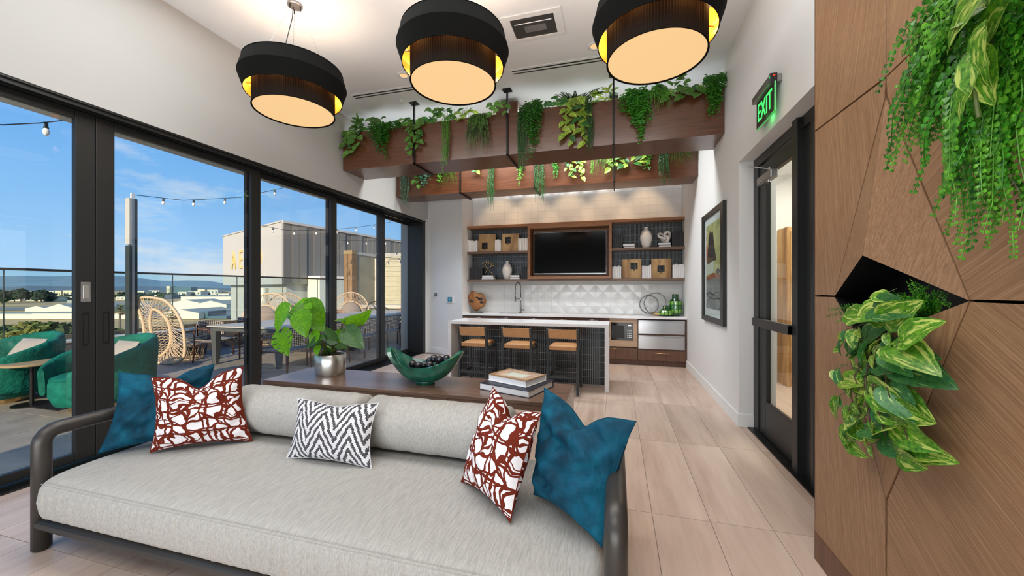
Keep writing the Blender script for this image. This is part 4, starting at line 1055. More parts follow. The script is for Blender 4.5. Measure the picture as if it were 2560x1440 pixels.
# two bolsters
def bolster(x0, x1, lb):
    yb_, zb_, r = 2.128, .598, .158
    def f(u, v):
        a = 2 * pi * v; x = x0 + (x1 - x0) * u; e = abs(2 * u - 1); k = sqrt(max(.0, 1 - max(0, (e - .90) / .10) ** 2 * .82))
        w_ = 1 + .006 * sin(x * 60 + a * 2) + .008 * sin(x * 27 + 3 * a)
        z = zb_ + r * k * w_ * sin(a); z = max(z, .447)
        return (x, yb_ + r * k * w_ * cos(a) * 1.02, z)
    m = MB(); m.grid(f, 70, 36, uvs=False)
    for uu in (0, 1):
        ring = [f(uu, j / 36) for j in range(36)]; c_ = (ring[0][0], yb_, zb_); m.add(ring + [c_], [(j, (j + 1) % 36, 36) for j in range(36)])
    tb = thing('bolster', lb, 'bolster', ((x0 + x1) / 2, yb_, .44)); recalc(m.build('cover', 'linen', tb, smooth=True))
    for x_, s_ in ((x0, 1), (x1, -1)):
        pr = [(x_ + s_ * .055, yb_ + r * cos(a) * .96, zb_ + r * sin(a) * .96) for a in [2 * pi * k / 32 for k in range(32)] if sin(a) > -.85]; MB().tube(pr, .003, 5).build('piping', 'linen', tb, smooth=True)
bolster(-2.60, -1.545, 'left pale linen bolster, partly behind the zigzag cushion'); bolster(-1.535, -.56, 'right pale linen bolster, its end behind the rust print cushion')
# ---------------------------------------------------------------- scatter cushions
def pillow(name, lb, mat, BL, BR, TR, TL, th, chop=.0, wrinkle=.008, seed=0, uvs=(1, 1), edge_in=.06, cornerpt=1.0):
    r_ = random.Random(seed); BL, BR, TR, TL = [Vector(p) for p in (BL, BR, TR, TL)]
    nrm = ((BR - BL).cross(TL - BL)).normalized()      # faces the camera side
    ph = [r_.uniform(0, 6) for _ in range(8)]
    def f(u, v, s_):
        a, b = 2 * u - 1, 2 * v - 1
        # edges bow inwards between the corners
        uu = .5 + .5 * a * (1 - edge_in * 2 * (1 - b * b) * abs(a) ** 2); vv = .5 + .5 * b * (1 - edge_in * 2 * (1 - a * a) * abs(b) ** 2)
        p = BL.lerp(BR, uu).lerp(TL.lerp(TR, uu), vv)
        th_ = th * (max(0, (1 - a * a)) ** .55) * (max(0, (1 - b * b)) ** .55) 
        if chop: 
            c_ = math.exp(-((a - .02) / .30) ** 2) * max(0, (b + .25) / 1.25) ** 2.0
            p = p - (TL - BL).normalized() * chop * c_ ; th_ *= 1 - .45 * c_
        w_ = wrinkle * (sin(5 * a + 7 * b + ph[0]) * .5 + sin(11 * a * b + 4 * b + ph[1]) * .6 + sin(9 * b - 6 * a + ph[2]) * .4 + sin(15 * (b - .4 * a * a) + ph[3]) * .45) * (1 - a ** 4) * (1 - b ** 4)
        rd = ph[4] + 2.2 * b + .9 * sin(2.5 * a + ph[5]); w_ += wrinkle * .9 * (abs(sin(2.1 * rd + 3.2 * a)) ** 3 + .6 * abs(sin(3.4 * rd - 2.0 * a + ph[6])) ** 4) * (1 - a ** 4) * (1 - b ** 4)
        return p + nrm * s_ * (th_ * .5 + w_ * (1 if s_ > 0 else .3))
    t = thing(name, lb, 'cushion', tuple((BL + BR) / 2)); nn = 40
    m = MB(); m.grid(lambda u, v: f(u, v, 1), nn, nn, uvf=lambda u, v: (u * uvs[0], v * uvs[1])); m.grid(lambda u, v: f(1 - u, v, -1), nn, nn, uvf=lambda u, v: (u * uvs[0] + 3.3, v * uvs[1] + 1.7))
    m.build('cover', mat, t, smooth=True)
    rim = [f(k / 20, 0, 1) for k in range(20)] + [f(1, k / 20, 1) for k in range(20)] + [f(1 - k / 20, 1, 1) for k in range(20)] + [f(0, 1 - k / 20, 1) for k in range(20)]
    MB().tube(rim, .0028, 5, closed=True).build('piping', mat, t, smooth=True)
    return t
pillow('teal_cushion', 'teal velvet cushion in the left corner behind the rust print cushion', 'teal_velvet', (-3.03, 1.56, .447), (-2.64, 1.93, .447), (-2.70, 2.01, .920), (-3.03, 1.66, .915), .19, chop=.065, wrinkle=.016, seed=2)
pillow('print_cushion', 'rust and white print cushion leaning at the left end of the sofa', 'rust_print', (-2.743, 1.652, .446), (-2.298, 1.956, .446), (-2.405, 1.975, .925), (-2.795, 1.69, .893), .18, chop=.080, wrinkle=.009, seed=3)
pillow('zigzag_cushion', 'black and white zigzag woven lumbar cushion in the sofa centre', 'zigzag_weave', (-1.878, 1.812, .447), (-1.305, 1.826, .447), (-1.348, 1.955, .772), (-1.925, 1.94, .762), .15, chop=.018, wrinkle=.004, seed=4, uvs=(1, .62))
pillow('print_cushion', 'rust and white print cushion beside the teal one at the right end', 'rust_print', (-.775, 1.83, .447), (-.435, 1.565, .447), (-.335, 1.73, .870), (-.655, 1.99, .905), .20, chop=.080, wrinkle=.009, seed=5, uvs=(.9, .9))
pillow('teal_cushion', 'teal velvet cushion leaning over the right arm of the sofa', 'teal_velvet', (-.385, 1.80, .452), (-.052, 1.50, .452), (.082, 1.69, .885), (-.365, 1.975, .925), .22, chop=.075, wrinkle=.020, seed=6)
# ================================================================ CONSOLE TABLE behind the sofa
t = thing('console_table', 'long dark oak console table standing behind the sofa', 'table', (-1.45, 2.53, 0))
MB().box(-2.60, -.295, 2.292, 2.775, .725, .750).build('tabletop', 'console_wood', t, bevel=.003)
MB().box(-2.595, -.300, 2.297, 2.770, .690, .7245).build('apron', 'console_wood', t)
m = MB(); 
for xj in (-1.83, -1.065): m.box(xj - .002, xj + .002, 2.2955, 2.30, .690, .7245)
m.build('apron_joint', 'black_plastic', t)
MB().box(-.345, -.295, 2.292, 2.775, 0, .7245).build('leg_panel', 'console_wood', t, bevel=.002); MB().box(-2.60, -2.55, 2.292, 2.775, 0, .7245).build('leg_panel', 'console_wood', t, bevel=.002)
# books on it: rotated about the vertical
def big_book(c, ang, w, d, z, h, cov, lb, top=None):
    t = thing('book', lb, 'book', (c[0], c[1], z), ang)
    def lb_(n, x0, x1, y0, y1, z0, z1, mt, par=None, bv=0):
        m = MB().box(x0, x1, y0, y1, z0, z1); me_off = m.build(n, mt, None, bevel=bv); me_off.parent = par or t; return me_off
    lb_('pages', -w / 2 + .006, w / 2 - .006, -d / 2 + .006, d / 2 - .002, .004, h - .004, 'paper')
    lb_('cover', -w / 2, w / 2, -d / 2, d / 2, 0, .004, cov, None, .001)
    tp = lb_('cover', -w / 2, w / 2, -d / 2, d / 2, h - .004, h, cov if not top else top, None, .001)
    lb_('spine', -w / 2, w / 2, d / 2 - .003, d / 2 + .001, 0, h, cov)
    return t, tp, lb_
# corner on table seen nearest: (-.545, 2.41); the long edge runs back-left
zt = .750
A, B_, D_ = Vector((-1.165 + .27, 2.475, 0)), None, None
ang = radians(-13)
t1, tp1, f1 = big_book((-.67, 2.575), radians(-17.6), .40, .345, zt, .046, 'book_navy', 'navy-edged large book, bottom of the pair on the console')
f1('cover_title', -.165, -.01, -.158, -.148, .0461, .0466, 'bronze_frame', tp1)
t2, tp2, f2 = big_book((-.675, 2.595), radians(-23), .335, .24, zt + .047, .045, 'paper', 'art book with a tan picture cover, top of the pair on the console', 'book_art_frame')
f2('cover_picture', -.135, .155, -.098, .098, .0451, .0456, 'book_art', tp2)
f2('cover_print', -.06, .10, -.07, .03, .0457, .0460, 'art_pale', tp2)
# ---------------------------------------------------------------- green boat bowl with dark balls
bc = Vector((-1.355, 2.53, .75))
t = thing('boat_bowl', 'glossy emerald boat-shaped bowl with upswept ends on the console', 'bowl', tuple(bc))
def bowl(u, v, inner=0):
    # u: along the length -1..1 mapped angle, v: from foot to rim
    a = 2 * pi * u; L_, Wd = .310, .150
    rim_h = .140 + .112 * abs(cos(a)) ** 2.4
    s_ = v; r = (s_ ** .62)
    x = (.055 + (L_ - .055) * r) * (cos(a) if cos(a) > 0 else -abs(cos(a)) ** .72); y = (.045 + (Wd - .045) * r) * sin(a) * (1 - .25 * abs(cos(a)) ** 3 * s_)
    z = .018 + (rim_h - .018) * (s_ ** 1.25)
    off = .007 if inner else 0
    k = 1 - off * 3.0 / .2
    return bc + Vector((x * k, y * k, z + (off * (1 - s_))))
m = MB(); m.grid(lambda u, v: bowl(u, v), 56, 14, uvs=False); m.grid(lambda u, v: bowl(1 - u, v, 1), 56, 14, uvs=False)
m.grid(lambda u, v: bowl(u, 1).lerp(bowl(u, 1, 1), v), 56, 1, uvs=False)
m.add([bowl(k / 30, 0, 1) for k in range(30)], [tuple(range(30))])
m.build('body', 'bowl_glaze', t, smooth=True)
MB().lathe([(.074, 0), (.068, .03)], 28, tuple(bc), sy=.8).build('foot', 'bowl_glaze', t, smooth=True)
balls = [(-.115, -.03, .062), (-.075, -.055, .058), (-.03, -.06, .060), (.03, -.055, .062), (-.09, .02, .060), (-.135, .01, .075), (-.03, .03, .055), (.05, .02, .062), (.0, -.015, .105), (.055, -.03, .110), (.11, -.02, .080), (.10, .03, .10), (-.05, -.015, .096), (.02, .03, .125), (.15, .01, .120), (.125, -.01, .150), (.07, .01, .150), (.18, .0, .155), (-.10, -.01, .105)]
for i, (x, y, z) in enumerate([(p[0] * .95, p[1], p[2] + .032) for p in balls]):
    m = MB(); rr = rnd.uniform(.026, .030); m.sphere(tuple(bc + Vector((x, y, z))), rr, 18, 12)
    tag(m.build('decor_ball', 'ball_wood', None, smooth=True, loc=tuple(bc + Vector((x, y, z - rr)))), 'dark polished wooden ball piled in the green boat bowl', 'ball', 'dark wooden balls in the green bowl')
m = MB()
for k in range(26):
    a = rnd.uniform(0, 6.28); b0 = bc + Vector((.09 + rnd.uniform(-.03, .03), .045, .135)); m.tube([b0, b0 + Vector((cos(a) * .03, .012, .02 + rnd.uniform(0, .012))), b0 + Vector((cos(a) * .06, .02, .025 + rnd.uniform(0, .02)))], .0008, 3)
o = tag(m.build('dried_grass', 'palm_dry', None, loc=tuple(bc + Vector((.09, .045, .13)))), 'tuft of dried brown straw among the balls in the bowl', 'straw', None, 'stuff')
# ---------------------------------------------------------------- leaf meshes
def leaf_mesh(name, mat, wd=.75, fold=.22, droop=.35, heart=.5, nu=7, nv=4):
    """unit leaf: stalk at origin, tip at +x 1, width along y, normal +z"""
    m = MB()
    def f(u, v):
        b = 2 * v - 1
        w_ = wd * .5 * (sin(pi * min(1, u ** .62)) ** .85 + .02)
        if u < .001: w_ = 0.02
        x = u - heart * .28 * abs(b) ** 1.5 * (1 - u) ** 2 * 1.4
        return (x, b * w_, fold * abs(b) ** 1.3 * w_ * 1.2 - droop * u * u * .6 + .015 * sin(18 * u) * abs(b))
    us = [0, .05, .14, .28, .45, .63, .8, .92, 1]
    m.grid(lambda u, v: f(us[int(round(u * 8))], v), 8, nv)
    o = m.build(name, mat, smooth=True); me = o.data; bpy.data.objects.remove(o); return me
def put_leaf(me, name, base, direction, up, size, parent, roll=0, wf=1.0):
    """place a leaf with its tip along direction"""
    d = Vector(direction).normalized(); u = Vector(up); u = (u - d * u.dot(d))
    if u.length < 1e-4: u = d.orthogonal()
    u.normalize(); s_ = u.cross(d)
    R = Matrix((d, s_, u)).transposed().to_4x4() @ Matrix.Rotation(roll, 4, 'X')
    o = bpy.data.objects.new(name, me); C.objects.link(o); r = parent
    while r.parent: r = r.parent
    o.parent = parent; M = Matrix.Translation(Vector(base) - Vector(r.location)) @ R @ Matrix.Scale(size, 4) @ Matrix.Diagonal((1, wf, 1, 1)); o.matrix_local = M
    return o
LM = {}
for k, mt, wd, dr in (('monstera', 'leaf_monstera', .95, .25), ('monstera_dark', 'leaf_monstera_dark', .8, .35), ('pothos', 'leaf_pothos', .72, .3), ('pothos_green', 'leaf_pothos_green', .74, .3), ('ivy', 'leaf_ivy', .85, .2), ('ivy_yellow', 'leaf_ivy_yellow', .7, .25)):
    LM[k] = leaf_mesh('leaf_' + k, mt, wd, .25, dr)
# split monstera leaf: side strips with gaps
def split_leaf():
    m = MB(); out = []
    for s_ in (-1, 1):
        for k in range(5):
            a0, a1 = k / 5, (k + .84) / 5
            def edge(a): return (a, s_ * .52 * sin(pi * min(1, (a * .96 + .06) ** .7)) , .05 - .15 * a * a)
            for w0, w1 in ((0, .5), (.5, 1)):
                b0, b1 = (a0, a1 if w0 else (k + 1) / 5)
                p = []
                for (a, w_) in ((b0, w0), (b1, w0), (a1, w1), (a0, w1)):
                    if w0 == 0 and w_ == w1: a = b0 if a == a0 else b1
                    e = edge(a); p.append((a - .22 * (1 - a) * w_ + .05 * w_, e[1] * w_, .03 * w_ - .18 * a * a))
                m.add(p, [(0, 1, 2, 3)], [(q[0], .5 + q[1]) for q in p])
    o = m.build('leaf_split', 'leaf_monstera', smooth=True); me = o.data; bpy.data.objects.remove(o); return me
LM['split'] = split_leaf()
# ---------------------------------------------------------------- monstera pot on the console
pc = Vector((-2.249, 2.60, .75))
t = thing('potted_monstera', 'monstera with glossy green leaves in a silver tin pot', 'plant', tuple(pc))
pr = [(.108, 0), (.112, .010), (.116, .022), (.118, .160), (.113, .166), (.108, .160), (.108, .15)]
po = MB()
def potf(u, v):
    a = 2 * pi * u; i = v * (len(pr) - 1); k = min(int(i), len(pr) - 2); f = i - k; r = pr[k][0] * (1 - f) + pr[k + 1][0] * f; z = pr[k][1] * (1 - f) + pr[k + 1][1] * f
    r *= 1 + .012 * sin(9 * a + 1.2) * (z / .15); return pc + Vector((r * cos(a), r * sin(a), z))
po.grid(potf, 60, 12, uvs=False); po.add([potf(k / 30, 0) for k in range(30)], [tuple(range(30))[::-1]]); po.build('pot', 'pot_foil', t, smooth=True)
MB().lathe([(.111, .148), (.05, .156), (.001, .158)], 24, tuple(pc), cap1=False).build('soil', 'soil', t)
m = MB()
for k in range(90):
    a = rnd.uniform(0, 6.28); r0 = rnd.uniform(.03, .112); p = pc + Vector((r0 * cos(a), r0 * sin(a), .158 + rnd.uniform(0, .012))); b2 = rnd.uniform(0, 6.28); m.tube([p, p + Vector((cos(b2) * .015, sin(b2) * .015, .008)), p + Vector((cos(b2) * .032, sin(b2) * .032, -.004))], .0012, 3)
o = m.build('moss', 'moss', t); o['kind'] = 'stuff'
# leaves: (attachment, tip), size from the distance; stalks rise from the pot centre
p0_ = Vector((-2.318, 2.68, .75))
ML = [  # attachment, tip (offsets), facing direction, mesh, width factor
    ((-.019, -.24, .528), (-.197, -.27, .505), (.25, -.75, .75), 'monstera', 1.25),
    ((-.139, -.30, .523), (-.254, -.33, .340), (-.35, -.9, .25), 'monstera', 1.0),
    ((.028, -.32, .494), (.075, -.36, .330), (.1, -1, .1), 'monstera', 1.05),
    ((-.027, -.22, .543), (.144, -.25, .374), (.35, -.85, .35), 'monstera', .95),
    ((-.155, -.34, .342), (-.086, -.37, .185), (-.1, -1, .05), 'split', 1.25),
    ((.297, -.18, .458), (.547, -.21, .500), (.05, -.35, -.95), 'monstera', .8),
    ((.367, -.24, .368), (.515, -.27, .261), (.2, -.9, .4), 'monstera_dark', 1.0),
    ((.245, -.24, .309), (.161, -.27, .398), (.0, -.95, -.2), 'monstera_dark', 1.2),
    ((.149, -.28, .305), (-.001, -.31, .239), (-.3, -.7, .6), 'monstera_dark', .7),
    ((.101, -.26, .344), (.058, -.29, .250), (-.1, -1, .2), 'monstera', 1.0),
    ((.087, -.22, .317), (.081, -.25, .240), (.1, -1, .1), 'pothos_green', 1.0),
    ((.22, -.18, .347), (.281, -.21, .280), (.1, -1, .2), 'monstera', 1.0),
    ((.305, -.26, .263), (.40, -.29, .262), (.0, -.5, .85), 'monstera_dark', .9),
    ((.134, -.28, .25), (.139, -.31, .185), (-.1, -1, .1), 'monstera', 1.0)]
for b0, t0_, up, k, wf in ML:
    b = p0_ + Vector(b0); tip = p0_ + Vector(t0_); root = pc + Vector(((b.x - pc.x) * .15, (b.y - pc.y) * .15, .155))
    midp = root.lerp(b, .55) + Vector((0, 0, .035)); MB().tube([root, root.lerp(midp, .5) + Vector((0, 0, .015)), midp, midp.lerp(b, .6) + Vector((0, 0, .01)), b], [.0046, .0042, .004, .0034, .0028], 6).build('stem', 'stem', t, smooth=True)
    o = put_leaf(LM[k], 'leaf', b - (tip - b) * .08, tip - b, up, (tip - b).length * 1.06, t, 0, wf)
for k in range(14):
    a = rnd.uniform(0, 6.28); h_ = rnd.uniform(.05, .11); b = pc + Vector((.02 * cos(a), .02 * sin(a), .155)); put_leaf(LM['pothos_green' if k % 3 else 'monstera'], 'leaf', b, (cos(a) * .5, sin(a) * .5, 1), (-cos(a), -sin(a), .5), h_, t)
# ================================================================ PENDANT LAMPS
def make_pendant():
    """origin on the ceiling at the canopy centre; z down is negative"""
    t = thing('pendant_lamp', 'x', 'lamp', (0, 0, 0), 0, 'row of three black drum pendants')
    zb = 3.12 - ZC
    MB().lathe([(.066, 0), (.066, -.018), (.060, -.022)], 28, (0, 0, 0), cap0=True).build('canopy', 'exit_case', t, smooth=False)
    for k in range(3):
        a = 2 * pi * k / 3 + .35; c_ = (.05 * cos(a), .05 * sin(a)); o = MB().lathe([(.006, 0), (.006, -.04), (.003, -.045)], 8, (c_[0], c_[1], -.02)).build('cable_gripper', 'black_metal', t)
        MB().tube([(c_[0], c_[1], -.06), (.30 * cos(a), .30 * sin(a), 3.50 - ZC)], .0012, 5).build('steel_cable', 'steel', t)
    MB().tube([(-.02, 0, -.02), (-.03, 0, -.12), (-.07, 0, -.24), (-.11, 0, -.36), (-.12, 0, -.50), (-.10, 0, -.62)], .0042, 6).build('power_cord', 'black_plastic', t, smooth=True)
    # pleated lower drum
    R = .347
    def pl(u, v): a = 2 * pi * u; rr = R - (.0035 if int(round(u * 240)) % 2 else 0); return (rr * cos(a), rr * sin(a), zb + .265 * v)
    m = MB(); m.grid(pl, 240, 1, uvs=False); m.grid(lambda u, v: (Vector(pl(1 - u, v)) * Vector((.985, .985, 1)) if False else ((R - .008) * cos(-2 * pi * u), (R - .008) * sin(-2 * pi * u), zb + .265 * v)), 96, 1, uvs=False)
    m.build('pleated_shade', 'pleat_fabric', t)
    MB().tube([(R * .997 * cos(a), R * .997 * sin(a), zb) for a in [2 * pi * k / 72 for k in range(72)]], .0045, 6, closed=True).build('rim', 'lamp_fabric', t, smooth=True)
    MB().lathe([(R - .010, 0), (R - .010, .004)], 72, (0, 0, zb + .006)).build('diffuser', 'lamp_glow', t)
    # faceted upper shade, gold inside
    pf = [(.410, 3.262 - ZC), (.455, 3.395 - ZC), (.418, 3.525 - ZC)]
    m = MB(); m.lathe(pf, 84, cap0=False, cap1=False); m.build('outer_shade', 'lamp_fabric', t, smooth=False)
    m = MB(); m.lathe([(r - .004, z) for r, z in pf], 84, cap0=False, cap1=False); m.f = [f[::-1] for f in m.f]; m.build('gold_lining', 'lamp_gold', t, smooth=False)
    for r, z in (pf[0], pf[2]): MB().tube([(r * cos(a), r * sin(a), z) for a in [2 * pi * k / 72 for k in range(72)]], .004, 6, closed=True).build('rim', 'lamp_fabric', t, smooth=True)
    m = MB()
    for k in range(6):
        a = 2 * pi * k / 6 + .35; m.bar((R * cos(a), R * sin(a), 3.385 - ZC), (.444 * cos(a), .444 * sin(a), 3.385 - ZC), .012, .006)
    m.build('spokes', 'dark_chrome', t)
    m = MB(); m.lathe([(.34, 0), (.34, .004)], 48, (0, 0, 3.42 - ZC)); m.build('top_cap', 'white_plastic', t)
    return t
p0 = make_pendant()
for i, (x, y, lb) in enumerate(((-2.95, 2.945, 'left black drum pendant with pleated inner shade, hung from thin cables'), (-1.29, 2.89, 'middle black drum pendant with a glowing warm disc'), (.28, 2.955, 'right black drum pendant, cut by the top of the picture'))):
    o = p0 if i == 0 else copy_tree(p0); o.location = (x, y, ZC); o['label'] = lb
    add_light('pendant_uplight', 'AREA', (x, y, 3.44), 4.8, (.92, .96, 1), (radians(180), 0, 0), .5)
    add_light('pendant_bulb_inner', 'POINT', (x, y, 3.36), 5, (1, .55, .2), size=.05)
    for k in range(8):
        a = 2 * pi * (k + .5) / 8; add_light('pendant_bulb_gold', 'POINT', (x + .388 * cos(a), y + .388 * sin(a), 3.395), 3.2, (1, .55, .18), size=.02)
# ================================================================ CEILING THINGS
t = thing('ceiling_speaker_grille', 'square white framed ceiling grille with dark mesh between the pendants', 'vent', (-.81, 3.82, ZC))
m = MB(); a0, a1, b0, b1 = -1.115, -.512, 3.625, 4.025; i0, i1, j0, j1 = -1.035, -.592, 3.685, 3.985; z0, z1 = ZC - .014, ZC
m.box(a0, a1, b0, j0, z0, z1); m.box(a0, a1, j1, b1, z0, z1); m.box(a0, i0, j0, j1, z0, z1); m.box(i1, a1, j0, j1, z0, z1)
m.build('frame', 'white_plastic', t, bevel=.003)
MB().box(i0, i1, j0, j1, ZC - .006, ZC - .004).build('mesh_panel', 'bronze_frame', t); m = MB().tube([(i0 + .03, j0 + .08, ZC - .009), (i1 - .03, j0 + .08, ZC - .009)], .006, 6); m.box(i0 + .12, i1 - .1, j0 + .13, j0 + .22, ZC - .010, ZC - .006); m.build('inner_unit', 'exit_case', t)
for x0, x1, lb in ((-3.57, -1.95, 'left linear slot diffuser in the ceiling behind the left pendant'), (-1.25, .35, 'right linear slot diffuser in the ceiling in front of the planter')):
    t = thing('slot_diffuser', lb, 'vent', ((x0 + x1) / 2, 4.58, ZC)); MB().box(x0 - .02, x1 + .02, 4.525, 4.665, ZC - .006, ZC).build('frame', 'ceiling_paint', t)
    for yy in (4.555, 4.610): MB().box(x0, x1, yy, yy + .022, ZC - .0075, ZC - .004).build('slot', 'black_plastic', t)
for x, y, lb in ((-2.60, 4.286, 'round recessed downlight between the left and middle pendants'), (-.228, 4.333, 'round recessed downlight beside the right pendant')):
    t = thing('recessed_downlight', lb, 'light', (x, y, ZC)); MB().lathe([(.075, 0), (.075, -.006), (.052, -.008), (.050, -.001)], 28, (x, y, ZC), cap0=False, cap1=False).build('trim_ring', 'white_plastic', t, smooth=True)
    MB().lathe([(.050, -.001), (.03, -.0005), (.001, 0)], 24, (x, y, ZC - .001), cap0=False, cap1=False).build('lens', 'lamp_glow', t)
t = thing('sprinkler_head', 'small white fire sprinkler on the ceiling above the planter', 'sprinkler', (-2.98, 4.86, ZC))
m = MB(); m.lathe([(.03, 0), (.03, -.006), (.010, -.010), (.010, -.035), (.022, -.040), (.022, -.043)], 16, (-2.98, 4.86, ZC)); m.build('body', 'white_plastic', t)
# under-cabinet and cove light of the bar
for x in (-2.45, -1.75, -.95, -.2, .55): add_light('bar_spot', 'SPOT', (x, 7.45, 4.10), 46, (1, .68, .38), (radians(14), 0, 0), .04, spot=radians(62))
# ================================================================ HANGING WOODEN PLANTERS
def planter(y0, y1, z0, z1, lb):
    t = thing('hanging_planter', lb, 'planter', (-1.4, (y0 + y1) / 2, z0)); x0, x1 = XL + .012, XR - .004; w = .02
    m = MB(); m.box(x0, x1, y0, y0 + w, z0, z1); m.build('front_board', 'beam_wood', t)
    m = MB(); m.box(x0, x1, y1 - w, y1, z0, z1); m.build('rear_board', 'beam_wood', t)
    m = MB(); m.box(x0, x1, y0 + w, y1 - w, z0, z0 + w); m.build('bottom_board', 'beam_wood', t)
    m = MB(); m.box(x0, x0 + w, y0 + w, y1 - w, z0 + w, z1); m.build('end_board', 'beam_wood', t); m = MB(); m.box(x1 - w, x1, y0 + w, y1 - w, z0 + w, z1); m.build('end_board', 'beam_wood', t)
    MB().box(x0 + w, x1 - w, y0 + w, y1 - w, z1 - .12, z1 - .08).build('soil', 'soil', t)
    return t
planter(5.0, 5.53, 3.275, 3.845, 'front hanging planter beam of dark walnut, full of trailing plants'); planter(6.5, 6.98, 3.205, 3.775, 'rear hanging planter beam of dark walnut behind the front one')
bx = MB().box(-1.66, -1.34, 5.20, 5.52, 3.845, 4.10).build('wooden_box', 'beam_wood', None, loc=(-1.5, 5.36, 3.845)); tag(bx, 'short dark wooden block standing on the front planter beam', 'box')
def bracket(x, y0, y1, z0, lb):
    t = thing('suspension_bracket', lb, 'bracket', (x, (y0 + y1) / 2, z0)); s_ = .011
    MB().box(x - s_, x + s_, y0 - .034, y0 - .006, z0 - .02, ZC - .02).build('front_rod', 'black_metal', t)
    MB().box(x - s_, x + s_, y1 + .006, y1 + .034, z0 - .02, ZC - .02).build('rear_rod', 'black_metal', t)
    MB().box(x - s_, x + s_, y0 - .034, y1 + .034, z0 - .026, z0 - .002).build('cross_bar', 'black_metal', t)
    for yy in (y0 - .02, y1 + .02):
        p = MB().box(x - .06, x + .06, yy - .05, yy + .05, ZC - .012, ZC).build('ceiling_plate', 'black_metal', t)
        m = MB(); 
        for dx in (-.04, .04): m.lathe([(.008, 0), (.008, -.008)], 8, (x + dx, yy, ZC - .012))
        m.build('bolts', 'black_plastic', p)
for x, lb in ((-2.845, 'left black steel hanger of the front planter'), (-1.43, 'middle black steel hanger of the front planter'), (-.03, 'right black steel hanger of the front planter')): bracket(x, 5.0, 5.53, 3.275, lb)
for x, lb in ((-2.76, 'left black steel hanger of the rear planter'), (-1.37, 'middle black steel hanger of the rear planter'), (-.03, 'right black steel hanger of the rear planter')): bracket(x, 6.5, 6.98, 3.205, lb)
# ---------------------------------------------------------------- foliage helpers
def quad_leaf(m, p, d, up, ln, wd):
    d = Vector(d).normalized(); u = Vector(up); s_ = d.cross(u)
    if s_.length < 1e-3: s_ = d.orthogonal()
    s_.normalize(); p = Vector(p); q = p + d * ln * .5 + s_.cross(d) * ln * .08
    m.add([p, q + s_ * wd * .5, p + d * ln, q - s_ * wd * .5], [(0, 1, 2, 3)], [(0, .5), (.5, 1), (1, .5), (.5, 0)])
def rv(a=1): return Vector((rnd.uniform(-a, a), rnd.uniform(-a, a), rnd.uniform(-a, a)))
def strand(x, y, z, ln, out, sway=.04, n=10):
    """path that leaves the planter lip and hangs down in front of it"""
    pts = []; ax = rnd.uniform(-sway, sway)
    for k in range(n + 1):
        f = k / n; over = min(1, f * 4); pts.append(Vector((x + ax * f + .01 * sin(f * 7 + x * 9), y - out * over - .02 * f, z + .03 * sin(min(1, f * 4) * pi) - ln * max(0, f - .06) / .94)))
    return pts
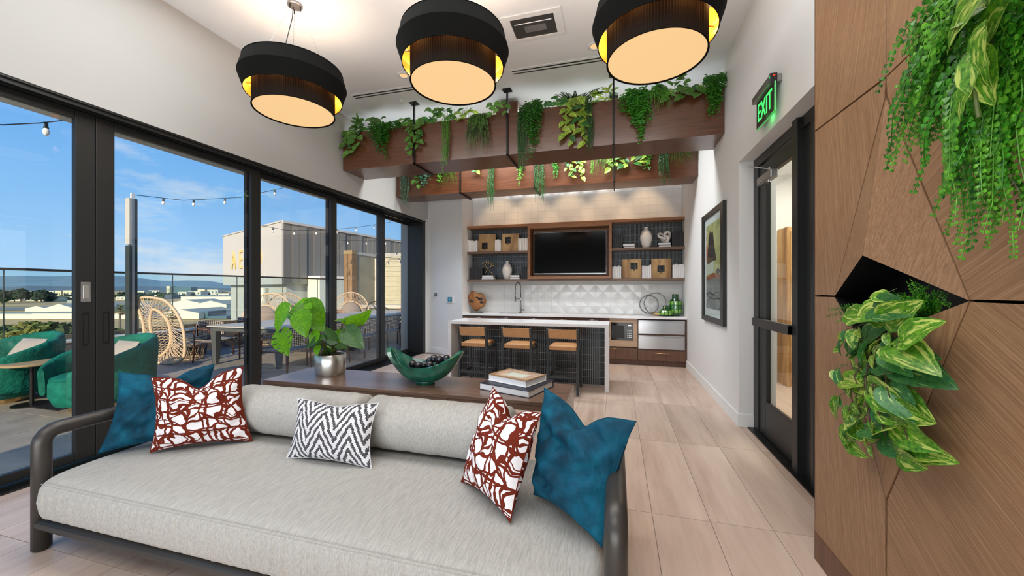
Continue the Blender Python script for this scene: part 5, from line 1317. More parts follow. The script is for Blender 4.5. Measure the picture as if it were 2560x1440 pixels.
def trailing(kind, x, yf, zt, width, ln, lb, n=None, leafk=None, size=None):
    """one plant growing over the planter front lip (plane y=yf, top z=zt)"""
    t = thing('trailing_plant', lb, 'plant', (x, yf + .08, zt - .1))
    if kind in ('ivy', 'pothos'):
        k_ = n or max(3, int(width / .07)); st = MB()
        lk = leafk or ('ivy' if kind == 'ivy' else 'ivy_yellow'); sz = size or .085
        for i in range(k_):
            xx = x + (i / (max(1, k_ - 1)) - .5) * width; l_ = ln * rnd.uniform(.65, 1.05); pts = strand(xx, yf + .05, zt, l_, .09); st.tube(pts, .0022, 4)
            steps = max(3, int(l_ / (sz * .62)))
            for s_ in range(steps):
                p, tg = along(pts, (s_ + .6) / steps); sd = 1 if s_ % 2 else -1; s2 = sz * rnd.uniform(.75, 1.2)
                put_leaf(LM[lk if rnd.random() < .8 else 'pothos_green'], 'leaf', p, (sd * rnd.uniform(.3, .9), -rnd.uniform(.15, .5), -rnd.uniform(.3, .9)), (rnd.uniform(-.3, .3), -1, rnd.uniform(.2, .7)), s2, t)
        st.build('stems', 'stem', t)
    elif kind == 'fern' or kind == 'fine':
        m = MB(); k_ = int((n or int(width / .016)) * .42); sc = (size or .020) * 1.5
        for i in range(k_):
            xx = x + rnd.gauss(0, width * .27); prof = max(.3, 1 - abs(xx - x) / (width * .8)) * (.75 + .45 * sin(xx * 41 + x * 7) ** 2); pts = strand(xx, yf + rnd.uniform(.0, .08), zt + rnd.uniform(-.02, .05), ln * rnd.uniform(.30, 1.15) * prof, .07 + rnd.uniform(0, .05), .03)
            steps = int(ln * 34 * prof) + 6
            for s_ in range(steps):
                p, tg = along(pts, s_ / steps)
                for q in (-1, 1): quad_leaf(m, p + rv(.017), (q * .8 + rnd.uniform(-.3, .3), rnd.uniform(-.7, .2), rnd.uniform(-.7, .3)), (0, -1, .3), sc * rnd.uniform(.7, 1.3), sc * .6)
        o = m.build('foliage', leafk or 'leaf_fern', t); o['kind'] = 'stuff'
    elif kind == 'bead':
        m = MB(); k_ = n or int(width / .010)
        for i in range(k_):
            xx = x + rnd.uniform(-.5, .5) * width; pts = strand(xx, yf + rnd.uniform(.0, .06), zt + rnd.uniform(0, .04), ln * rnd.uniform(.62, 1.05), .06 + rnd.uniform(0, .05), .025)
            steps = int(ln * 38) + 5
            for s_ in range(steps):
                p, tg = along(pts, s_ / steps); quad_leaf(m, p, tg + rv(.25), (rnd.uniform(-1, 1), -1, 0), .030, .009)
        o = m.build('foliage', leafk or 'leaf_bead', t); o['kind'] = 'stuff'
    elif kind == 'grass':
        m = MB()
        for i in range(n or 110):
            a = rnd.uniform(-1, 1); xx = x + a * width * .3; l_ = ln * rnd.uniform(.4, 1); pts = [Vector((xx, yf + .05, zt - .02))]
            for k in range(1, 8):
                f = k / 7; pts.append(Vector((xx + a * width * .5 * f ** .7 + rnd.uniform(-.006, .006), yf + .05 - .13 * min(1, f * 2.2), zt + .05 * sin(min(1, f * 2) * pi) - l_ * f ** 1.5)))
            for k in range(7):
                w_ = .005 * (1 - k / 7.5); w2 = .005 * (1 - (k + 1) / 7.5); p, q = pts[k], pts[k + 1]; m.add([p + Vector((-w_, 0, 0)), p + Vector((w_, 0, 0)), q + Vector((w2, 0, 0)), q + Vector((-w2, 0, 0))], [(0, 1, 2, 3)])
        o = m.build('blades', leafk or 'leaf_grass', t); o['kind'] = 'stuff'
    elif kind == 'bush':      # upright filler sitting on the soil
        lk = leafk or 'ivy'; sz = size or .08
        for i in range(n or int(width / .022)):
            p = Vector((x + rnd.uniform(-.5, .5) * width, yf + rnd.uniform(.0, .16), zt - .02 + rnd.uniform(0, 1) ** 1.4 * ln)); a = rnd.uniform(-1.5, 1.5)
            put_leaf(LM[lk if rnd.random() < .7 else 'pothos_green'], 'leaf', p, (sin(a), -abs(cos(a)) * .5 - .1, rnd.uniform(-.6, .5)), (0, -1, .6), sz * rnd.uniform(.7, 1.2), t)
        m = MB()
        for i in range(7): xx = x + rnd.uniform(-.45, .45) * width; m.tube([(xx, yf + .1, zt - .12), (xx + .01, yf + .09, zt + ln * .35), (xx + .03, yf + .06, zt + ln * .8)], .002, 4)
        m.build('stems', 'stem', t)
    elif kind == 'frond':     # dark upright fern
        for i in range(n or 9):
            a = rnd.uniform(-1, 1); m = MB(); l_ = ln * rnd.uniform(.6, 1); pts = [Vector((x + a * width * .5 * f + a * .1 * f * f, yf + .12 - .08 * f, zt - .03 + l_ * (f - .35 * f * f))) for f in [k / 12 for k in range(13)]]
            m.tube(pts, .002, 4)
            for s_ in range(24):
                p, tg = along(pts, s_ / 24); 
                for q in (-1, 1): quad_leaf(m, p, tg * .4 + Vector((q * .6, -.2, q * .1 + .1)), (0, -1, 0), .05 * sin(pi * min(1, (s_ + 3) / 27)) + .008, .009)
            m.build('frond', leafk or 'leaf_dark', t)
    return t
F1, Z1 = 5.0, 3.845
trailing('ivy', -3.90, F1, Z1, .26, .34, 'pale-leaved ivy trailing over the left end of the front planter', 4, 'ivy', .11)
trailing('bush', -3.72, F1, Z1, .55, 0.22, 'bushy ivy on top of the left end of the front planter', 45, 'ivy', 0.103)
trailing('fine', -3.36, F1, Z1 + .03, .42, .50, 'dense dark green fern hanging near the left end of the front planter', 95, 'leaf_fern', .024)
trailing('bush', -3.05, F1, Z1, .34, 0.18, 'low ivy clump between the left fern and the left hanger', 27, 'ivy', 0.092)
trailing('ivy', -2.83, F1, Z1 + .06, .18, .48, 'bright ivy strand hanging over the left hanger of the front planter', 4, 'ivy', .095)
trailing('bush', -2.50, F1, Z1 + .0, .60, 0.23, 'leafy ivy mound right of the left hanger', 54, 'ivy', 0.098)
trailing('bead', -2.33, F1, Z1 + .03, .11, .78, 'thin golden green strand plant reaching the beam underside', 20, 'leaf_fern_light')
trailing('bush', -2.12, F1, Z1, .34, 0.19, 'variegated ivy clump left of the grass tuft', 29, 'ivy_yellow', 0.086)
trailing('grass', -1.84, F1, Z1 + .02, .24, .62, 'grass-like tuft hanging in front of the planter, left of the block', 150)
trailing('ivy', -1.56, F1, Z1 + .14, .20, .20, 'light green ivy climbing beside the dark wooden block', 3, 'ivy', .085)
trailing('bead', -1.21, F1, Z1 + .04, .13, .92, 'long dark stringy plant right of the middle hanger', 34)
trailing('fine', -1.07, F1, Z1 + .05, .26, .70, 'tall dense green fern right of the long stringy plant', 85, 'leaf_fern', .022)
trailing('bush', -.83, F1, Z1, .30, 0.16, 'dark low foliage left of the upright fern', 24, 'pothos_green', 0.081)
trailing('frond', -.52, F1, Z1 + .02, .62, .34, 'dark upright sword fern on top of the front planter', 15)
trailing('bush', -.62, F1, Z1, .34, 0.16, 'bright leaves at the foot of the upright dark fern', 24, 'ivy', 0.092)
trailing('pothos', -.50, F1, Z1 + .08, .26, .62, 'large yellow and green pothos cascading down the front planter', 5, 'ivy_yellow', .105)
trailing('bead', -.315, F1, Z1 + .04, .10, .74, 'dark stringy plant beside the yellow pothos', 26)
trailing('bush', -.16, F1, Z1 - .02, .26, 0.23, 'yellow-green ivy clump left of the right hanger', 29, 'ivy_yellow', 0.098)
trailing('fine', .26, F1, Z1 + .03, .34, .66, 'wide green fern cascading right of the right hanger', 100, 'leaf_fern', .024)
trailing('grass', .48, F1, Z1 + .02, .28, .32, 'wispy pale grass between the fern and the heart-leaved ivy', 60, 'leaf_fern_light')
trailing('bush', .62, F1, Z1 + .06, .50, 0.27, 'feathery light green clump near the right wall', 48, 'ivy', 0.086)
trailing('ivy', .78, F1, Z1 + .02, .36, .18, 'heart-leaved pale ivy hanging near the right wall', 3, 'ivy', .14)
trailing('fine', 1.12, F1, Z1 + .07, .24, .50, 'dark green fern at the right end of the front planter', 80, 'leaf_fern', .022)
F2, Z2 = 6.5, 3.775
trailing('bead', -3.88, F2, Z2, .16, .78, 'grey-green stringy plant at the left end of the rear planter', 34, 'leaf_blue')
trailing('ivy', -3.62, F2, Z2 + .0, .12, .42, 'small ivy strand near the left end of the rear planter', 2, 'ivy', .10)
trailing('fine', -3.42, F2, Z2, .26, .48, 'blue-green bushy plant on the rear planter', 60, 'leaf_blue', .034)
trailing('fine', -3.13, F2, Z2, .16, .52, 'bright fine-leaved plant on the rear planter left of its hanger', 34, 'leaf_fern_light', .028)
trailing('grass', -2.98, F2, Z2, .26, .52, 'grassy tuft left of the rear planter hanger', 80)
trailing('ivy', -2.42, F2, Z2, .10, .33, 'single pale leaf strand on the rear planter', 2, 'ivy_yellow', .10)
trailing('bead', -2.16, F2, Z2, .13, .98, 'long stringy plant hanging below the rear planter', 32, 'leaf_bead')
trailing('fine', -1.62, F2, Z2, .10, .58, 'short green strand on the rear planter left of its middle hanger', 16, 'leaf_fern_light', .026)
trailing('bead', -1.27, F2, Z2, .15, .84, 'thick stringy plant right of the rear middle hanger', 44, 'leaf_bead')
trailing('fine', -1.02, F2, Z2, .14, .42, 'small dark fern on the rear planter', 24, 'leaf_fern', .03)
trailing('pothos', -.66, F2, Z2, .28, .50, 'yellow-green pothos clump on the rear planter', 6, 'ivy_yellow', .09)
trailing('bead', -.40, F2, Z2, .06, .50, 'slim beaded strand on the rear planter', 8, 'leaf_fern_light')
trailing('grass', -.17, F2, Z2, .22, .50, 'grassy tuft left of the rear right hanger', 70)
trailing('pothos', .02, F2, Z2, .22, .46, 'yellow pothos hanging over the rear right hanger', 4, 'ivy_yellow', .11)
trailing('ivy', .38, F2, Z2, .16, .42, 'pale variegated ivy on the rear planter', 3, 'ivy_yellow', .11)
trailing('fine', .50, F2, Z2, .10, .50, 'small fine fern beside the pale ivy on the rear planter', 20, 'leaf_fern', .026)
trailing('bead', .73, F2, Z2, .14, .72, 'dark stringy plant near the right end of the rear planter', 36, 'leaf_bead')
trailing('grass', 1.03, F2, Z2, .40, .46, 'loose grassy tuft at the right end of the rear planter', 110)
# ================================================================ NICHE PLANTS ON THE FEATURE WALL
def frond_part(t, pts, size, mat, dens=120, wf=.6, side=.9):
    m = MB(); m.tube(pts, [.0022 * (1 - .6 * k / len(pts)) for k in range(len(pts))], 4)
    tot = sum((Vector(pts[i + 1]) - Vector(pts[i])).length for i in range(len(pts) - 1)); n = max(5, int(tot * dens))
    for s_ in range(n):
        p, tg = along(pts, (s_ + .5) / n); nr = Vector((-1, 0, 0)); sd = tg.cross(nr)
        if sd.length < .1: sd = Vector((0, 1, 0))
        sd.normalize(); f = s_ / n; sz = size * (.55 + .6 * sin(pi * min(1, f + .15)))
        for q in (-1, 1):
            d = sd * q * side + tg * .45 + rv(.22); 
            c0 = p + sd * q * .001; e = c0 + d.normalized() * sz; w_ = d.cross(nr).normalized() * sz * wf * .5; mid = c0 + d.normalized() * sz * .62
            mid2 = mid + Vector((-.12 * sz, 0, 0))
            m.add([c0, mid2 - w_, e - w_ * .55, e + w_ * .55, mid2 + w_], [(0, 1, 2, 3, 4)], [(0, .5), (.6, 0), (1, .2), (1, .8), (.6, 1)])
    return m.build('frond', mat, t)
def curve(p0, p1, sag, n=9, jit=.01, out=0):
    p0, p1 = Vector(p0), Vector(p1); pts = []
    for k in range(n + 1):
        f = k / n; p = p0.lerp(p1, f); p.z += sag * sin(pi * f); p.x -= out * sin(pi * min(1, f * 1.1)); pts.append(p + (rv(jit) if 0 < k < n else Vector()))
    return pts
# upper fern: pours out of a niche beyond the top right corner
t = thing('maidenhair_fern', 'lush green fern spilling down the wood wall at the upper right corner', 'plant', (.98, 1.25, 2.0))
MB().lathe([(.055, 0), (.065, .10), (.06, .10)], 14, (.95, 1.12, 1.98)).build('pot', 'black_plastic', t)
root = Vector((.97, 1.20, 2.10))
ends = []
for k in range(115):
    # tip targets spread over the region seen in the photograph (y, z) on the wall
    f = rnd.random()
    yv = 1.08 + rnd.random() ** 1.1 * .42; lo = 1.50 if yv < 1.27 else (1.62 if yv < 1.38 else 1.80)
    zv = rnd.uniform(lo, 2.18); x_ = rnd.uniform(.80, .955)
    st_ = root + Vector((rnd.uniform(-.03, .02), rnd.uniform(-.10, .12), rnd.uniform(-.05, .06)))
    dz = st_.z - zv
    frond_part(t, curve(st_, (x_, yv, zv), .02 + .14 * min(1, abs(yv - 1.2) * 3) - .02 * dz, 8, .008, .05), .024, 'leaf_fern_light' if rnd.random() < .55 else 'leaf_fern', 56, .8)
for yv, zv in ((1.50, 2.175), (1.535, 2.215), (1.47, 2.02), (1.445, 1.86), (1.50, 2.10), (1.48, 1.95), (1.33, 1.57), (1.36, 1.60), (1.17, 1.52), (1.24, 1.55)):
    frond_part(t, curve(root + rv(.03), (.90, yv, zv), .06, 9, .006, .06), .019, 'leaf_fern_light', 85, .8)
t = thing('variegated_pothos', 'large-leaved cream and green pothos at the right edge over the fern', 'plant', (.9, 1.1, 1.95))
MB().tube([(.97, 1.12, 2.1), (.86, 1.17, 2.08), (.80, 1.16, 2.0), (.80, 1.13, 1.9), (.80, 1.12, 1.84)], .004, 6).build('stem', 'stem', t)
for b, d, up, sz in (((.80, 1.10, 2.115), (.0, 1, -.35), (-1, .1, .25), .16), ((.82, 1.09, 2.06), (0, .75, -.7), (-1, .2, .1), .14), ((.79, 1.09, 2.02), (0, .15, -1), (-1, .3, 0), .13), ((.80, 1.13, 1.93), (0, .75, -.8), (-1, 0, .3), .095), ((.80, 1.12, 1.98), (0, -.1, -1), (-1, -.2, 0), .12), ((.82, 1.14, 2.10), (0, .9, .3), (-1, 0, .6), .10)):
    put_leaf(LM['pothos'], 'leaf', b, d, up, sz, t)
# niche plants
t = thing('niche_fern', 'small fern growing inside the dark diamond niche', 'plant', (1.08, 1.75, 1.26))
MB().lathe([(.045, 0), (.055, .07), (.05, .07)], 12, (1.095, 1.75, 1.255)).build('pot', 'black_plastic', t)
for k in range(30):
    a = rnd.uniform(-1, 1); frond_part(t, curve((1.08, 1.72 + rnd.uniform(-.05, .05), 1.30), (1.03 + rnd.uniform(-.08, .05), 1.68 + a * .14, 1.40 + rnd.uniform(-.05, .10) * (1 - abs(a))), .05, 7, .005, .01), .017, 'leaf_fern_light' if k % 2 else 'leaf_fern', 95, .5)
for yv, zv in ((2.06, 1.32), (2.04, 1.35), (1.98, 1.30)): frond_part(t, curve((1.06, 1.82, 1.33), (.93, yv, zv), .03, 7, .004, .02), .017, 'leaf_fern', 90, .5)
t = thing('golden_pothos', 'big golden pothos cascading from the diamond niche down the wood wall', 'plant', (1.0, 1.78, 1.28))
PL = [  # leaf base (y, z), leaf tip (y, z), kind; all just in front of the wall
    ((1.703, 1.413), (1.787, 1.434), 'y'),
    ((1.847, 1.337), (1.994, 1.358), 'y'),
    ((1.703, 1.332), (1.808, 1.387), 'y'),
    ((1.821, 1.339), (1.595, 1.395), 'y'),
    ((1.670, 1.335), (1.496, 1.330), 'y'),
    ((1.725, 1.375), (1.539, 1.400), 'g'),
    ((1.703, 1.347), (1.745, 1.404), 'y'),
    ((1.582, 1.275), (1.411, 1.273), 'y'),
    ((1.610, 1.244), (1.411, 1.244), 'y'),
    ((1.796, 1.262), (1.666, 1.263), 'g'),
    ((1.759, 1.236), (1.834, 1.177), 'g'),
    ((1.714, 1.184), (1.480, 1.132), 'g'),
    ((1.620, 1.194), (1.411, 1.138), 'g'),
    ((1.874, 1.187), (1.710, 1.176), 'y'),
    ((1.821, 1.156), (1.890, 1.100), 'y'),
    ((1.874, 1.105), (1.734, 1.104), 'y'),
    ((1.916, 1.062), (1.782, 1.053), 'l'),
    ((1.784, 1.124), (1.666, 1.105), 'l'),
    ((1.961, 1.086), (1.934, 0.997), 'g'),
    ((1.771, 1.058), (1.645, 1.054), 'y'),
    ((1.847, 1.062), (1.745, 1.048), 'l'),
    ((1.796, 1.036), (1.861, 0.992), 'l'),
    ((1.736, 1.074), (1.539, 1.057), 'y'),
    ((1.650, 1.089), (1.496, 1.058), 'g'),
    ((1.784, 1.000), (1.782, 0.968), 'l'),
    ((1.748, 1.026), (1.688, 0.983), 'l'),
    ((1.847, 0.981), (1.934, 0.937), 'y'),
    ((1.821, 0.965), (1.919, 0.908), 'y'),
    ((1.703, 1.009), (1.522, 0.992), 'y'),
    ((1.601, 1.040), (1.464, 1.031), 'y'),
    ((1.874, 0.924), (1.997, 0.865), 'y'),
    ((1.725, 0.988), (1.645, 0.969), 'g'),
    ((1.759, 0.954), (1.605, 0.969), 'y'),
    ((1.834, 0.913), (1.965, 0.841), 'g'),
    ((1.902, 0.882), (1.757, 0.884), 'y'),
    ((1.771, 0.904), (1.635, 0.874), 'g'),
    ((1.692, 0.933), (1.496, 0.957), 'y'),
    ((1.620, 0.979), (1.433, 1.006), 'y'),
    ((1.961, 0.844), (1.949, 0.743), 'y'),
    ((1.916, 0.818), (1.782, 0.812), 'y'),
    ((1.796, 0.864), (1.745, 0.835), 'l'),
    ((1.703, 0.892), (1.585, 0.874), 'g'),
    ((1.582, 0.945), (1.404, 0.970), 'y'),
    ((1.564, 0.912), (1.426, 0.931), 'l'),
    ((1.601, 0.877), (1.480, 0.888), 'y'),
    ((1.748, 0.844), (1.722, 0.815), 'y'),
    ((1.650, 0.898), (1.505, 0.915), 'y'),
    ((1.874, 0.826), (1.949, 0.777), 'y'),
    ((1.640, 1.211), (1.513, 1.181), 'g'),
    ((1.821, 1.212), (1.890, 1.150), 'g'),
    ((1.681, 1.262), (1.710, 1.213), 'g'),
    ((1.670, 1.062), (1.480, 1.088), 'y'),
    ((1.992, 0.956), (1.981, 0.853), 'y'),
]
for sx_ in range(7):
    a = Vector((.99, 1.826 + rnd.uniform(-.06, .05), 1.339)); b = Vector((.93, 1.892 - sx_ * 0.0578, 0.895 + abs(sx_ - 3) * .014))
    MB().tube(curve(a, b, .0, 10, .012, .03), .0018, 5).build('stem', 'stem_brown', t)
for k in range(52):
    yb_, zb_ = rnd.uniform(1.62, 2.0), rnd.uniform(.92, 1.28); a = rnd.uniform(-2.6, -.4); l_ = rnd.uniform(.045, .075)
    PL.append(((yb_, zb_), (yb_ + cos(a) * l_, zb_ + sin(a) * l_), rnd.choice('lyyg')))
for (b0, t0, k) in PL:
    x_ = rnd.uniform(.915, .950); b = Vector((x_ + .01, *b0)); e = Vector((x_ - rnd.uniform(.0, .008), *t0)); sz = (e - b).length * .92
    dv = Matrix.Rotation(rnd.uniform(-.55, .35), 3, 'X') @ (e - b)
    mk = {'y': 'pothos', 'g': 'pothos_green', 'l': 'ivy_yellow'}[k]
    o = put_leaf(LM[mk], 'leaf', b, dv, (-1, rnd.uniform(-.6, .6), rnd.uniform(-.1, .9)), sz, t, rnd.uniform(-.35, .35), .92)
    st0_ = b + Vector((.035, rnd.uniform(-.01, .01), .035)); MB().tube([st0_, st0_.lerp(b, .5) + Vector((-.01, 0, .004)), b], .0013, 4).build('leaf_stalk', 'stem', t)
# ================================================================ ROOF TERRACE
dk = S(-9.25, -4.56, -3.2, 13.0, -.10, -.004, 'floor_terrace', 'deck_grout')
xs2 = [-4.56 - .60 * i for i in range(9)]; cnt = 0
for i in range(8):
    for j in range(-2, 11):
        y0 = .35 + 1.2 * j; x1, x0 = xs2[i], max(xs2[i + 1], -9.25); g = .004
        if x1 - x0 < .05: continue
        MB().box(x0 + g, x1 - g, y0 + g, min(y0 + 1.2, 13.0) - g, -.012, 0).build('deck_tile', 'deck_tile', dk)
# low planter wall with pale cap, outer corten parapet
t = thing('planter_wall', 'low speckled stone planter wall along the terrace edge with a pale cap', 'wall', (-9.4, 5, 0))
MB().box(-9.55, -9.25, -3.2, 11.2, -.1, .49).build('wall_face', 'planter_stone', t); MB().box(-9.57, -9.235, -3.2, 11.2, .49, .525).build('cap', 'curb_cap', t)
t = thing('outer_parapet', 'rusty brown metal parapet just beyond the glass railing', 'parapet', (-10.2, 5, 0))
MB().box(-10.4, -10.3, -4, 11.8, -.5, .54).build('sheet', 'corten', t); m = MB()
for k in range(9): m.box(-10.31, -10.28, -3 + 1.7 * k, -2.93 + 1.7 * k, -.3, .53)
m.build('ribs', 'corten', t)
t = thing('glass_railing', 'frameless glass terrace railing with a dark metal top rail', 'railing', (-9.4, 5, .5))
MB().box(-9.43, -9.38, -3.2, 11.65, 1.735, 1.775).build('top_rail', 'rail_metal', t, bevel=.004)
jy = [-3.2, -.9, .5, 2.0, 3.7, 6.09, 7.56, 8.95, 10.3, 11.6]
for a, b_ in zip(jy, jy[1:]): MB().box(-9.410, -9.398, a + .008, b_ - .008, .52, 1.735).build('glass_panel', 'rail_glass', t)
m = MB()
for a in jy[1:-1]: m.box(-9.412, -9.396, a - .004, a + .004, .52, 1.735)
m.build('glass_edges', 'pole_dark', t); MB().box(-9.425, -9.385, 11.60, 11.65, .5, 1.74).build('end_post', 'rail_metal', t)
# light pole
t = thing('light_pole', 'tall two-tone steel pole carrying the string lights at the terrace edge', 'pole', (-9.16, 5.22, 0))
MB().box(-9.20, -9.12, 5.19, 5.24, .50, 3.20).build('post', 'pole_light', t); MB().box(-9.20, -9.12, 5.24, 5.29, .50, 3.20).build('dark_channel', 'pole_dark', t)
MB().box(-9.22, -9.10, 5.15, 5.19, 2.30, 3.20).build('upper_plate', 'pole_light', t); MB().box(-9.22, -9.10, 5.15, 5.19, .5, 2.28).build('lower_plate', 'pole_dark', t)
MB().box(-9.17, -9.13, 5.20, 5.25, 3.20, 3.31).build('cable_hook', 'white_plastic', t)
t = thing('light_pole', 'second steel light pole, hidden behind the door stiles', 'pole', (-9.16, 7.93, 0))
MB().box(-9.19, -9.13, 7.90, 7.96, .5, 3.16).build('post', 'pole_light', t)
# string lights
def string(pts, bulbs, lb, wire='black_plastic'):
    t = thing('string_lights', lb, 'lights', tuple(pts[0]), group=None); P_ = [Vector(p) for p in pts]; path = []
    for i in range(len(P_) - 1):
        for k in range(10):
            f = k / 10; p = P_[i].lerp(P_[i + 1], f); path.append(p)
    path.append(P_[-1]); MB().tube(path, .006, 5).build('wire', wire, t)
    for f in bulbs:
        p, tg = along(path, f); b = MB().lathe([(.016, 0), (.018, -.05), (.022, -.055), (.022, -.065)], 8, tuple(p)).build('socket', 'black_plastic', t)
        MB().lathe([(.014, -.062), (.028, -.09), (.028, -.115), (.014, -.14), (.002, -.145)], 10, tuple(p), cap0=False).build('bulb', 'bulb_glass', b, smooth=True)
string([(-5.30, 1.86, 2.86), (-5.52, 2.16, 2.97), (-5.80, 2.52, 3.17), (-6.10, 2.93, 3.42), (-6.55, 3.5, 3.85)], [.12, .43, .75], 'near string of festoon bulbs seen through the leftmost pane')
string([(-9.15, 5.22, 3.28), (-8.95, 6.0, 3.33), (-8.6, 7.0, 3.60), (-8.2, 7.8, 4.0), (-7.7, 8.6, 4.5)], [.12, .25, .40, .55, .68, .8], 'string of festoon bulbs running from the steel pole')
string([(-9.16, 7.95, 3.13), (-9.1, 8.75, 3.10), (-8.7, 9.7, 3.22), (-8.2, 10.6, 3.42), (-7.6, 11.7, 3.75)], [.1, .25, .4, .55, .7, .85], 'string of festoon bulbs crossing in front of the grey building')
string([(-9.6, 11.4, 3.15), (-9.0, 12.0, 3.18), (-8.2, 12.6, 3.22), (-7.2, 12.95, 3.3), (-6.4, 13.0, 3.4)], [.1, .27, .45, .63, .8], 'farthest string of festoon bulbs above the cream wall')
string([(-9.1, 12.9, 2.68), (-8.3, 12.9, 2.60), (-7.2, 12.9, 2.56), (-6.0, 12.9, 2.62)], [.35, .62], 'festoon string hanging low against the cream board wall')
# walls at the far end of the terrace
t = thing('timber_post', 'square timber post with a bright cap at the end of the railing', 'post', (-9.2, 11.6, 0))
MB().box(-9.37, -9.03, 11.5, 11.75, -.1, 2.66).build('boards', 'post_wood', t); m = MB(); m.box(-9.205, -9.195, 11.495, 11.50, 0, 2.66); m.build('board_joint', 'black_plastic', t)
MB().box(-9.38, -9.02, 11.49, 11.76, 2.66, 2.79).build('cap', 'palm_dry', t)
t = thing('olive_stucco_wall', 'olive grey stucco screen wall behind the timber post', 'wall', (-9.2, 12.4, 0))
MB().box(-9.36, -9.06, 11.75, 13.2, -.1, 2.66).build('face', 'stucco_olive', t); MB().box(-9.40, -9.04, 11.75, 13.2, 2.66, 2.76).build('coping', 'pole_light', t)
t = thing('cream_board_wall', 'sunlit cream board-clad wall at the far end of the terrace', 'wall', (-7, 13.1, 0))
zb_ = 0
while zb_ < 2.6:
    MB().box(-9.06, -4.6, 13.02 + rnd.uniform(0, .006), 13.15, zb_ + .004, zb_ + .186).build('board', 'board_cream', t); zb_ += .19
MB().box(-9.1, -4.6, 12.98, 13.2, 2.66, 2.80).build('coping', 'pole_light', t); MB().box(-9.16, -9.02, 12.86, 13.02, 0, 2.60).build('corner_post', 'curb_cap', t); MB().box(-8.92, -8.80, 12.95, 13.02, 0, 2.62).build('post_strip', 'curb_cap', t)
t = thing('terrace_counter', 'long pale built-in counter in front of the cream wall', 'counter', (-7, 12, 0))
MB().box(-9.0, -4.8, 11.9, 12.5, .72, .84).build('top', 'curb_cap', t); MB().box(-8.95, -4.8, 11.98, 12.45, 0, .72).build('base', 'stucco_olive', t); MB().box(-6.9, -5.2, 11.95, 11.98, .5, .64).build('slot', 'black_plastic', t)
# ---------------------------------------------------------------- green tub chairs
def make_tub():
    t = thing('tub_chair', 'x', 'armchair', (0, 0, 0), 0, 'green velvet tub chairs on the terrace')
    MB().lathe([(.24, 0), (.25, .01), (.25, .055), (.22, .06)], 36).build('plinth', 'brass', t, smooth=False)
    MB().lathe([(.26, .055), (.36, .09), (.405, .20), (.405, .34), (.385, .40), (.33, .425), (.001, .432)], 40, cap1=False).build('seat', 'green_velvet', t, smooth=True)
    MB().tube([(.392 * cos(a), .392 * sin(a), .395) for a in [2 * pi * k / 48 for k in range(48)]], .006, 5, closed=True).build('seat_piping', 'green_velvet', t, smooth=True)
    # wrap-around back: opening faces +y; high at the rear, sweeping down to the arms
    def shell(u, v):
        a = radians(-90) + (u - .5) * radians(285); h = .845 - .34 * (abs(2 * u - 1)) ** 1.7; b0 = .10 + .10 * abs(2 * u - 1) ** 3
        # profile loop v: outer bottom -> outer top -> inner top -> inner bottom
        w = v * 2 * pi; th = .055 * (1 - .5 * abs(2 * u - 1) ** 6)
        zc = (b0 + h) / 2; hz = (h - b0) / 2; e = .35
        cz = sin(w); cr = cos(w); z = zc + hz * abs(cz) ** e * (1 if cz > 0 else -1); r = .455 + th * abs(cr) ** .7 * (1 if cr > 0 else -1) + .05 * (z - .1)
        return (r * cos(a), r * sin(a), z)
    m = MB(); m.grid(shell, 56, 28, uvs=False)
    for uu in (0, 1):
        ring = [shell(uu, j / 28) for j in range(28)]; c_ = sum((Vector(p) for p in ring), Vector()) / 28; m.add(ring + [c_], [(j, (j + 1) % 28, 28) for j in range(28)])
    recalc(m.build('back_shell', 'green_velvet', t, smooth=True))
    return t
tb = make_tub()
for i, (x, y, rz, lb) in enumerate(((-6.12, 3.16, radians(176), 'green velvet tub chair right behind the door stiles'), (-7.62, 2.98, radians(184), 'green velvet tub chair at the left edge of the picture'), )):
    o = tb if i == 0 else copy_tree(tb); o.location = (x, y, 0); o.rotation_euler = (0, 0, rz); o['label'] = lb
def outcush(x, y, z, rz, lb):
    t = thing('patio_cushion', lb, 'cushion', (x, y, z)); c_, s_ = cos(rz), sin(rz)
    def f(u, v, k):
        a, b = 2 * u - 1, 2 * v - 1; th = .08 * max(0, 1 - a * a) ** .5 * max(0, 1 - b * b) ** .5 * k
        px, pz, py = a * .20, .17 + b * .16, th + .10 * b
        return (x + px * c_ - py * s_, y + px * s_ + py * c_, z + pz)
    m = MB(); m.grid(lambda u, v: f(u, v, 1), 12, 12); m.grid(lambda u, v: f(1 - u, v, -1), 12, 12); m.build('cover', 'sofa_pale', t, smooth=True)
plain('sofa_pale', (.30, .275, .25), .9)
outcush(-6.12, 3.36, .43, radians(0), 'pale cushion propped inside the nearer green tub chair'); outcush(-7.62, 3.18, .43, radians(8), 'pale cushion propped inside the leftmost green tub chair')
t = thing('side_table', 'small round side table with a golden wood top between the tub chairs', 'table', (-7.0, 3.0, 0))
MB().lathe([(.25, .50), (.26, .51), (.26, .525), (.25, .53)], 36, (-7.0, 2.98, 0)).build('top', 'palm_dry', t); MB().lathe([(.02, .01), (.02, .50)], 12, (-7.0, 2.98, 0)).build('stem', 'black_metal', t); MB().lathe([(.17, 0), (.17, .012)], 28, (-7.0, 2.98, 0)).build('foot', 'black_metal', t)
m = MB().box(-6.85, -6.35, 2.9, 3.5, .0, .012); tag(m.build('floor_mat', 'black_plastic', None, loc=(-6.6, 3.2, 0)), 'thin dark mat on the terrace beside the tub chair', 'mat')
